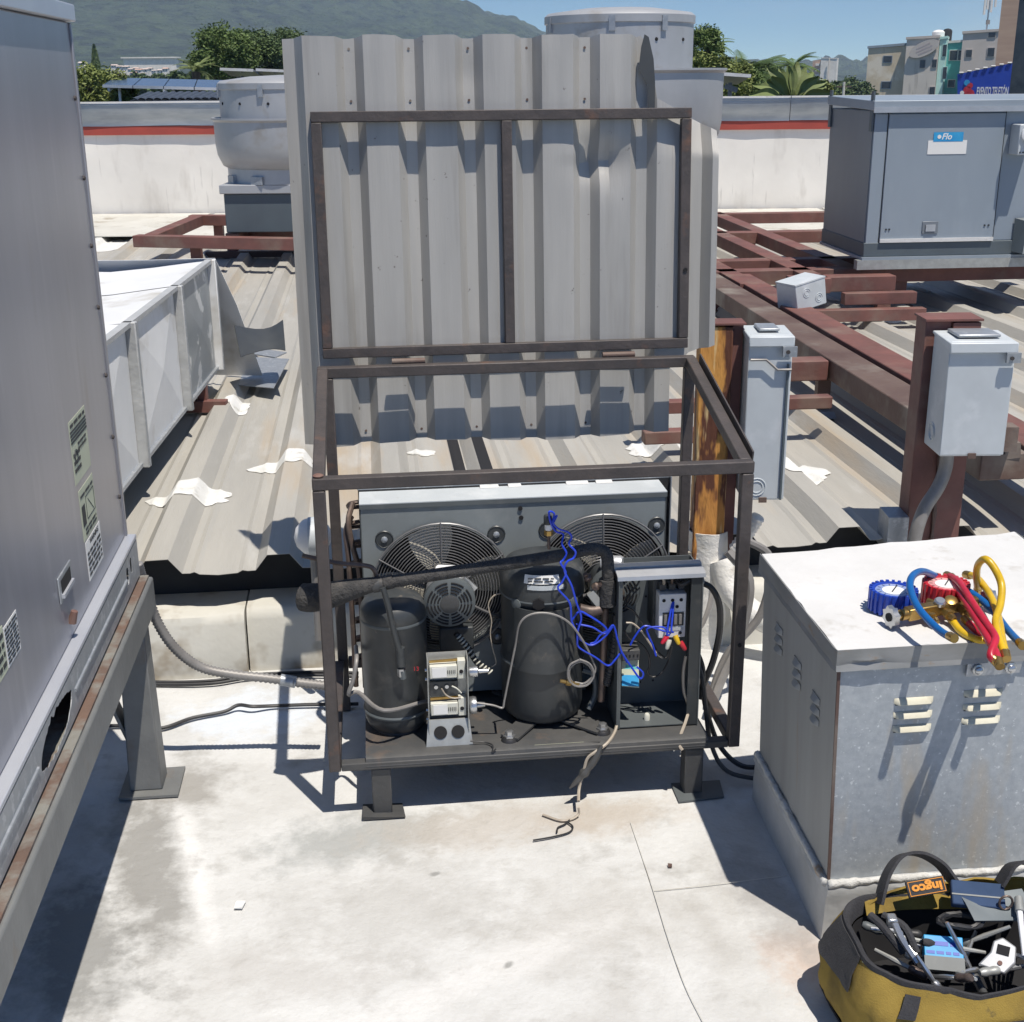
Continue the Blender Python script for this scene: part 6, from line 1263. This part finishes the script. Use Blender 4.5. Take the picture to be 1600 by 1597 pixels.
for s0_, zz in ((.10, (.50,.475,.45)), (.23, (.52,.495,.47)), (.37, (.54,.515,.49))):
    for z in zz:
        rows = [[side_pt(s0_ + .05*i/6, z + .014, .0005), side_pt(s0_ + .05*i/6, z + .002, .010*math.sin(math.pi*i/6)**.5 if 0 < i < 6 else .0005), side_pt(s0_ + .05*i/6, z, .0095*math.sin(math.pi*i/6)**.5 if 0 < i < 6 else .0004)] for i in range(7)]
        put('louvre', MB().grid(rows), m_boxside, gb, I4, solid=.001)
lt = put('latch_plate', MB().hexa([front_pt(.262,.603,.006), front_pt(.375,.605,.006), front_pt(.375,.605,.009), front_pt(.262,.603,.009)], [front_pt(.262,.637,.009), front_pt(.38,.639,.009), front_pt(.38,.639,.012), front_pt(.262,.637,.012)]), m_galv, gb, I4)
for s in (.283, .352): put('latch_bolt', MB().lathe([(.012,0),(.012,.004),(.008,.005),(.008,.010),(.005,.012)], 10, axisM(front_pt(s, .62, .0125), (nx_.x, nx_.y, 0))), m_steel, gb, I4)

# ================================================================== MANIFOLD GAUGE SET
mg = thing('manifold_gauges', (0.8763,2.4909,0.68), 'brass manifold with blue and red gauges lying on the white box top', 'gauge set', M=I4)
ZT = .6815
def gauge(cx, cy, r_, m_, face_m, tilt):
    G = Matrix.Translation((cx, cy, ZT)) @ Matrix.Rotation(R(tilt), 4, 'X')
    hgt = .045
    prof = [(r_*.93, .0), (r_, .004), (r_, hgt - .006), (r_*.97, hgt), (r_*.84, hgt), (r_*.80, hgt - .004), (.002, hgt - .004)]
    o = put('gauge_boot', MB().lathe(prof, 48, G), m_, mg, I4)
    for k in range(24):
        a = 2*math.pi*k/24; put('grip_tooth', MB().box(-.0035, .0035, -.003, .003, .0, .046), m_, o, G @ Matrix.Translation((r_*math.cos(a), r_*math.sin(a), .001)) @ Matrix.Rotation(a, 4, 'Z'))
    f = put('dial', MB().lathe([(r_*.80, hgt-.0036), (r_*.80, hgt-.003), (.001, hgt-.003)], 40, G), face_m, o, I4)
    put('dial_disc', MB().lathe([(r_*.5, hgt-.0028), (r_*.5, hgt-.0024), (.001, hgt-.0024)], 30, G), m_labelw, o, I4)
    for k in range(11):
        a = R(-40 + 26 * k); put('dial_tick', MB().box(r_*.60, r_*.74, -.0008, .0008, hgt-.0029, hgt-.0024), m_ink, o, G @ Matrix.Rotation(a, 4, 'Z'))
    put('needle', MB().box(-.0012, .0012, -r_*.25, r_*.6, hgt-.0018, hgt-.0008), m_ink, o, G @ Matrix.Rotation(R(-30), 4, 'Z'))
    return o
gA = Vector((0.8029,2.5017,0.72)); gB = Vector((0.9244,2.5349,0.72))
m_dialb = mat('dial_blue', (.20,.27,.50), (.30,.36,.55), 30, .25); m_dialr = mat('dial_red', (.62,.25,.25), (.70,.40,.38), 30, .25)
gauge(gA.x, gA.y, .047, m_gblue, m_dialb, 0); gauge(gB.x, gB.y, .046, m_gred, m_dialr, 0)
mA = Vector((gA.x + .005, gA.y - .08, ZT + .022)); mB_ = Vector((gB.x + .045, gB.y - .055, ZT + .024))
dm = (mB_ - mA).normalized()
put('manifold_bar', MB().beam(mA, mB_, .024, .026), m_brass, mg, I4, bev=.003)
for f in (.28, .52, .76):
    p = mA.lerp(mB_, f); put('port', MB().lathe([(.009,0),(.009,.008),(.0115,.009),(.0115,.018),(.007,.019),(.0065,.032),(.004,.034)], 6, axisM(p + Vector((0,-.012,-.004)), (.35,-.9,-.1))), m_brass, mg, I4)
    put('gauge_stem', MB().tube([p + Vector((0,.01,0)), p + Vector((-.02 if f < .6 else 0,.035,.0))], .007, 8), m_brass, mg, I4)
put('sight_glass', MB().lathe([(.012,0),(.012,.008),(.009,.011)], 16, axisM(mA.lerp(mB_, .46) + Vector((0,-.004,.012)), (0,-.4,1))), m_steel, mg, I4)
put('sight_glass', MB().lathe([(.013,0),(.013,.006),(.008,.008)], 16, axisM(mA.lerp(mB_, .62) + Vector((0,-.004,.012)), (0,-.5,1))), m_brass, mg, I4)
for (p, d, m_) in ((mA, -dm, m_steel), (mB_, dm, m_steel)):
    put('valve_body', MB().lathe([(.012,0),(.012,.014),(.008,.015),(.006,.03)], 12, axisM(p, d)), m_brass, mg, I4)
    kb = put('valve_knob', MB().prism([((.024 if k % 2 else .019)*math.cos(k*.3927), (.024 if k % 2 else .019)*math.sin(k*.3927)) for k in range(16)], .03, .042, axisM(p, d)), m_, mg, I4)
    put('knob_core', MB().lathe([(.009,.0421),(.009,.0445)], 16, axisM(p, d)), m_hole, kb, I4)
def hose(name, pts, m_, label):
    t = thing(name, pts[0], label, 'hose', 'charging hoses', M=I4)
    put('tube', MB().tube(crom(pts, 8), .0076, 12), m_, t, I4)
    for a, c in ((pts[0], pts[1]), (pts[-1], pts[-2])):
        d = (Vector(c) - Vector(a)).normalized(); put('ferrule', MB().lathe([(.0092,-.004),(.0092,.014),(.008,.018)], 10, axisM(Vector(a), d)), m_brass, t, I4)
    return t
pP = [mA.lerp(mB_, f) + Vector((.012,-.042,-.006)) for f in (.28,.52,.76)]
hose('blue_hose', [(0.928,2.6,0.7133), (0.867,2.52,0.7586), (0.8262,2.46,0.7724), (0.8065,2.41,0.7672), (0.8059,2.36,0.7503), (0.8144,2.31,0.74), (0.8264,2.26,0.7348), (0.8348,2.22,0.7406)], m_hblue, 'blue charging hose arching over the gauges and drooping at the front')
hose('blue_hose', [(0.9232,2.54,0.7076), (0.9566,2.52,0.7169), (0.9771,2.48,0.7128), (0.9854,2.42,0.7092), (0.9826,2.33,0.7063), (0.9796,2.25,0.7109)], m_hblue, 'blue charging hose trailing off to the right edge of the top')
hose('red_hose', [(0.9485,2.6,0.7176), (0.9437,2.52,0.736), (0.9368,2.44,0.7368), (0.9335,2.38,0.7337), (0.9321,2.32,0.7291), (0.9299,2.26,0.7244), (0.9162,2.23,0.718), (0.9053,2.21,0.7074), (0.9177,2.2,0.6947)], m_hred, 'red charging hose curving from gauge to front edge, upper strand')
hose('red_hose', [(0.9514,2.58,0.721), (0.9349,2.47,0.7245), (0.9283,2.4,0.7253), (0.9239,2.33,0.7206), (0.9183,2.26,0.7178), (0.9184,2.22,0.7093), (0.9162,2.19,0.6968)], m_hred, 'red charging hose hanging over the front edge by the latch')
hose('red_hose', [(0.9295,2.42,0.6912), (0.9344,2.38,0.6888), (0.9411,2.34,0.6883), (0.9405,2.29,0.693)], m_hred, 'short red hose strand lying flat on the white top')
hose('yellow_hose', [(0.9979,2.62,0.7108), (1.0042,2.58,0.7205), (0.9991,2.5,0.7232), (0.9882,2.42,0.7191), (0.9687,2.34,0.7158), (0.9527,2.28,0.7084), (0.9387,2.22,0.7024)], m_hyel, 'yellow charging hose with the lower run to the front edge')
hose('yellow_hose', [(1.0003,2.55,0.6984), (0.9733,2.5,0.7625), (0.9646,2.47,0.7956), (0.9664,2.44,0.8154), (0.9791,2.42,0.8007), (0.9878,2.4,0.7737), (0.9735,2.36,0.7487), (0.952,2.32,0.7316), (0.9394,2.26,0.7176), (0.9349,2.21,0.7031)], m_hyel, 'yellow charging hose standing up in a tall loop')
hose('yellow_hose', [(0.9025,2.43,0.6914), (0.9063,2.38,0.6848), (0.9184,2.34,0.6857), (0.9404,2.33,0.6859), (0.9659,2.34,0.695)], m_hyel, 'olive yellow hose strand sagging between port and front edge')

# ================================================================== TOOL BAG
BC = Vector((.895, 2.055, 0))
bag = thing('tool_bag', BC, 'open yellow and black canvas tool bag full of tools in the corner', 'bag', M=I4)
def rr_pt(hx, hy, q, e=.55):
    c, s_ = math.cos(q), math.sin(q); return (hx * math.copysign(abs(c) ** e, c), hy * math.copysign(abs(s_) ** e, s_))
prof = [(.0, .245, .125), (.006, .258, .138), (.015, .268, .147), (.03, .278, .154), (.05, .285, .158), (.07, .287, .160), (.09, .287, .160), (.11, .286, .158), (.125, .281, .155), (.14, .276, .151), (.155, .270, .146), (.17, .264, .141), (.183, .258, .136), (.195, .252, .132)]
rows = []; NB = 120
def bag_w(x, y, z): return (1 - 3.6 * max(0, z)) * BAGF(x, y, z)
def BAGF(x, y, z): return .030 * noise.noise(Vector((x*8, y*8, z*9))) + .010 * noise.noise(Vector((x*22 + z*30, y*22, z*16))) - .012 * max(0, noise.noise(Vector((x*30 - z*22, y*30, z*12)))) 
for (z, hx, hy) in prof:
    row = []
    for k in range(NB + 1):
        q = 2*math.pi*k/NB; x, y = rr_pt(hx, hy, q); w_ = bag_w(x, y, z)
        l = math.hypot(x, y); row.append((BC.x + x*(1+w_/l*1.2), BC.y + y*(1+w_/l*1.2), max(.002, z + .012*noise.noise(Vector((x*7, y*7, 3))) * (z > .05) - (.05 if y < 0 else 0) * (z/.2) * max(0, 1 - abs(x+.05)/.2) * .65)))
    rows.append(row)
rows.insert(0, [(BC.x, BC.y, .001)] * (NB + 1))
put('canvas_body', MB().grid(rows), m_canvas, bag, I4, solid=.003)
top_row = rows[-1]
ring = [Vector(p) for p in top_row[:-1]]
band = []
for (dz, sc) in ((-.010, 1.012), (-.004, 1.022), (.005, 1.016), (.007, .998), (.002, .975), (-.03, .95)):
    band.append([(BC.x + (p.x-BC.x)*sc, BC.y + (p.y-BC.y)*sc, p.z + dz) for p in ring + [ring[0]]])
put('rim_band', MB().grid(band), m_web, bag, I4)
inner = [[(BC.x + (p.x-BC.x)*sc, BC.y + (p.y-BC.y)*sc, z) for p in ring + [ring[0]]] for sc, z in ((.94,.165),(.92,.10),(.85,.06),(.0,.055))]
put('lining', MB().grid(inner), m_hole, bag, I4)
# end panel in black at the left end, base corner
def body_pt(q, z, o=.004):
    for (z0,hx0,hy0),(z1,hx1,hy1) in zip(prof, prof[1:]):
        if z0 <= z <= z1: f = (z-z0)/(z1-z0); hx, hy = hx0+(hx1-hx0)*f, hy0+(hy1-hy0)*f; break
    x, y = rr_pt(hx, hy, q); l = math.hypot(x, y); w_ = bag_w(x, y, z)
    f = 1 + (w_*1.2 + o)/l; return (BC.x + x*f, BC.y + y*f, max(.003, z + .012*noise.noise(Vector((x*7, y*7, 3))) * (z > .05) - (.05 if y < 0 else 0) * (z/.2) * max(0, 1 - abs(x+.05)/.2) * .65))
put('black_end', MB().grid([[body_pt(R(q), z, .0055) for q in range(162, 194, 3)] for z in (.12,.13,.14,.155,.17,.185,.193)]), m_web, bag, I4, solid=.003)
put('black_base', MB().grid([[body_pt(R(q), z, .0055) for q in range(150, 331, 6)] for z in (.002,.012,.03)]), m_web, bag, I4, solid=.003)
for q0, q1 in ((268, 284), (236, 246)):
    put('web_strap', MB().grid([[body_pt(R(q), z, .009) for q in range(q0, q1+1, 4 if q1 - q0 > 12 else 5)] for z in ((.01,.03,.06,.09,.12,.145) if q0 > 260 else (.01,.04,.07,.09))]), m_web, bag, I4, solid=.003)
# buckle and strap on the front
fq = R(243); bp_ = Vector(body_pt(fq, .13, .02)); 
put('clip_tab', MB().grid([[body_pt(R(q), z, .012) for q in (239, 243, 247)] for z in (.135,.155,.18)]), m_web, bag, I4, solid=.003)
put('clip_ring', MB().tube([Vector(body_pt(fq, .122, .016)) + Vector((.014*math.cos(k*.5236), -.003, .012*math.sin(k*.5236))) for k in range(13)], .0022, 6, cap=False), m_steel, bag, I4)
put('snap_hook', MB().tube(crom([Vector(body_pt(R(244), .115, .018)), Vector(body_pt(R(246), .10, .022)), Vector(body_pt(R(249), .08, .02)), Vector(body_pt(R(250), .07, .018))], 5), [.003,.004,.005,.006,.006,.006,.005,.005,.005,.004,.004,.004,.004,.003,.003,.003], 8), m_steel, bag, I4)
dr = Vector(body_pt(R(251), .055, .016)); put('strap_ring', MB().tube([dr + Vector(o) for o in ((-.022,0,.012),(-.022,0,-.010),(.022,0,-.010),(.022,0,.012),(.008,0,.016),(-.022,0,.012))], .0025, 6, cap=False), m_steel, bag, I4)
put('shoulder_strap', MB().ribbon(crom([dr + Vector((0,-.002,-.008)), dr + Vector((.006,-.014,-.03)), dr + Vector((.012,-.05,-.05))], 5), .038, .004, (1,0,0)), m_web, bag, I4)
# back flap of yellow canvas with handle loop and logo patch
fp = [(-.20,.10,.19),(-.12,.118,.22),(0,.12,.23),(.12,.12,.235),(.20,.11,.22)]
put('back_flap', MB().grid([[(BC.x+x, BC.y+y-.01, .175), (BC.x+x, BC.y+y+.012, .195), (BC.x+x, BC.y+y+.014, z-.01), (BC.x+x*.97, BC.y+y+.006, z+.008*noise.noise(Vector((x*20,0,0))))] for x, y, z in [tuple(v) for v in crom(fp, 6)]]), m_canvas, bag, I4, solid=.004)
hl = crom([(BC.x-.175, BC.y+.10, .195), (BC.x-.155, BC.y+.13, .24), (BC.x-.125, BC.y+.15, .27), (BC.x-.085, BC.y+.152, .275), (BC.x-.045, BC.y+.145, .255), (BC.x-.02, BC.y+.13, .225)], 6)
put('handle_loop', MB().ribbon(hl, .04, .006, (.15,-.75,.6)), m_web, bag, I4)
LM = Matrix.Translation((BC.x-.085, BC.y+.095, .238)) @ Matrix.Rotation(R(14), 4, 'Z') @ Matrix.Rotation(R(50), 4, 'X')
lp = put('logo_patch', MB().box(-.042, .042, -.016, .016, -.006, 0), m_web, bag, LM, bev=.002)
m_orange = mat('logo_orange', (.70,.28,.03), (.6,.24,.03), 30, .6)
for (x0_, x1_, y0_, y1_) in ((-.039,.039,.0125,.0138),(-.039,.039,-.0138,-.0125),(-.039,-.0377,-.0125,.0125),(.0377,.039,-.0125,.0125)): put('logo_border', MB().box(x0_, x1_, y0_, y1_, .0002, .001), m_orange, lp, LM)
lettering('ingco', .0235, m_orange, LM @ Matrix.Translation((0,-.001,.0012)) @ Matrix.Rotation(R(180), 4, 'Z'), lp, bold=.0010, width=.066)
put('inner_flap', MB().grid([[(BC.x-.03+x, BC.y+.10-.02*math.sin(x*20), .235), (BC.x-.02+x, BC.y+.06, .225-.01*math.sin(x*14)), (BC.x-.01+x, BC.y+.03, .205)] for x in (0,.04,.08,.13)]), m_fandark, bag, I4, solid=.003)
put('right_loop', MB().ribbon(crom([(BC.x+.06,BC.y+.10,.24),(BC.x+.085,BC.y+.11,.275),(BC.x+.12,BC.y+.11,.28),(BC.x+.17,BC.y+.10,.26),(BC.x+.2,BC.y+.08,.23)], 5), .05, .006, (.1,-.8,.6)), m_web, bag, I4)
put('ring_hanger', MB().tube([(BC.x+.055+.013*math.cos(k*.5236), BC.y+.05, .232+.015*math.sin(k*.5236)) for k in range(13)], .0025, 6, cap=False), m_pipe, bag, I4)
# tools inside
def tool(name, label, cat): return thing(name, (BC.x, BC.y, .1), label, cat, 'tools in the bag', M=I4)
t = tool('blue_carton', 'bright blue carton with dark lettering inside the tool bag', 'box')
CM = Matrix.Translation((BC.x-.08, BC.y-.015, .172)) @ Matrix.Rotation(R(-9), 4, 'Z') @ Matrix.Rotation(R(40), 4, 'X') @ Matrix.Scale(.8, 4)
put('carton', MB().box(-.045, .045, -.045, .035, -.03, 0), m_sky, t, CM, bev=.002)
greek(1, -.04, .04, .006, .026, CM, t, m_gblue, 8); greek(1, -.04, .035, -.012, .002, CM, t, m_gblue, 9)
put('dark_sleeve', MB().box(-.046, .046, -.046, -.014, -.031, .002), m_charcoal, t, CM)
t = tool('chrome_wrench', 'chrome wrench leaning at the left end of the bag', 'wrench')
put('shank', MB().tube(crom([(BC.x-.175,BC.y-.0,.225),(BC.x-.165,BC.y-.03,.205),(BC.x-.145,BC.y-.06,.18)], 5), [.007]*6+[.006]*5, 8), m_steel, t, I4); put('head', MB().hexa([(BC.x-.188,BC.y-.004,.215),(BC.x-.166,BC.y-.006,.215),(BC.x-.166,BC.y+.012,.22),(BC.x-.188,BC.y+.012,.22)], [(BC.x-.188,BC.y-.006,.235),(BC.x-.170,BC.y-.006,.235),(BC.x-.170,BC.y+.014,.238),(BC.x-.188,BC.y+.014,.238)]), m_steel, t, I4, bev=.003)
t = tool('black_pliers', 'black handled pliers beside the chrome wrench in the bag', 'pliers')
for k in (-1, 1): put('handle', MB().tube(crom([(BC.x-.20+.012*k,BC.y+.03,.22),(BC.x-.175+.02*k,BC.y,.215),(BC.x-.15+.012*k,BC.y-.03,.18)], 5), .008, 8), m_web, t, I4)
put('pivot', MB().lathe([(.012,-.006),(.012,.006)], 14, axisM((BC.x-.15,BC.y-.03,.18),(0,-.5,.8))), m_steel, t, I4)
t = tool('silver_tool', 'silver flaring tool with a dark square window in the bag', 'hand tool')
TM = Matrix.Translation((BC.x+.02, BC.y-.03, .175)) @ Matrix.Rotation(R(-28), 4, 'Z') @ Matrix.Rotation(R(38), 4, 'X') @ Matrix.Scale(.75, 4)
put('body', MB().prism([(-.045,-.04),(.02,-.045),(.04,-.01),(.035,.03),(.0,.045),(-.02,.03),(-.022,.0)], -.02, 0, TM), m_alu, t, I4, bev=.003)
put('window', MB().box(-.008,.022,.0,.024,.0005,.002), m_hole, t, TM); put('button', MB().lathe([(.006,0),(.006,.003)], 12, TM @ Matrix.Translation((.005,-.022,.0))), m_rustred, t, I4)
t = tool('screwdriver', 'white shafted screwdriver crossing the silver tool', 'screwdriver')
put('shaft', MB().tube([(BC.x+.075,BC.y+.03,.225),(BC.x+.058,BC.y-.05,.185)], [.006,.004], 8), m_whitepl, t, I4); put('handle', MB().tube([(BC.x+.075,BC.y+.03,.225),(BC.x+.083,BC.y+.06,.235)], [.009,.008], 10), m_zincplate, t, I4)
t = tool('steel_rods', 'bundle of thin steel rods fanned at the right of the silver tool', 'rods')
for k in range(5): put('rod', MB().tube([(BC.x+.06+.008*k,BC.y-.045+.004*k,.18),(BC.x+.085+.016*k,BC.y+.01+.012*k,.205+.003*k)], .003, 6), m_steel if k % 2 else m_cream, t, I4)
t = tool('cable_coil', 'dark coiled test lead buried at the middle of the bag', 'cable')
put('coil', MB().tube([(BC.x-.03+.04*math.cos(k*.4)*(1+.1*math.sin(k)), BC.y+.045+.02*math.sin(k*.4), .195+.003*math.sin(k*1.3)) for k in range(40)], .005, 6), m_cable, t, I4)
t = tool('blue_box', 'dark blue hard case at the back of the bag', 'case')
BM = Matrix.Translation((BC.x+.01, BC.y+.075, .235)) @ Matrix.Rotation(R(-10), 4, 'Z') @ Matrix.Rotation(R(35), 4, 'X'); put('shell', MB().box(-.05,.05,-.025,.025,-.02,0), m_navy, t, BM, bev=.003); put('lid_line', MB().box(-.05,.05,-.006,-.003,.0002,.0012), m_charcoal, t, BM)

# jumble of small tools filling the bag
rng = random.Random(21)
for k in range(16):
    t = thing('small_tool', (BC.x, BC.y, .14), 'small worn steel or black tool lying in the jumble inside the bag', 'hand tool', 'small tools jumbled in the bag', M=I4)
    c = Vector((BC.x + rng.uniform(-.19,.12), BC.y + rng.uniform(-.075,.08), rng.uniform(.145,.178))); d = Vector((rng.gauss(0,1), rng.gauss(0,.8), rng.gauss(0,.25))).normalized(); l = rng.uniform(.025,.055)
    m_ = (m_steel, m_web, m_zincplate, m_pipe, m_charcoal, m_steel, m_cable, m_gred)[k % 8]
    put('shank', MB().tube([c - d*l, c - d*l*.2, c + d*l*.3, c + d*l], [.004, .0055, .0045, .0035], 8), m_steel if k % 3 else m_zincplate, t, I4)
    put('grip', MB().tube(crom([c - d*l*1.9, c - d*l*1.4, c - d*l*.9], 4), [.006,.0085,.009,.0085,.008,.0085,.009,.008,.006], 10), m_, t, I4)
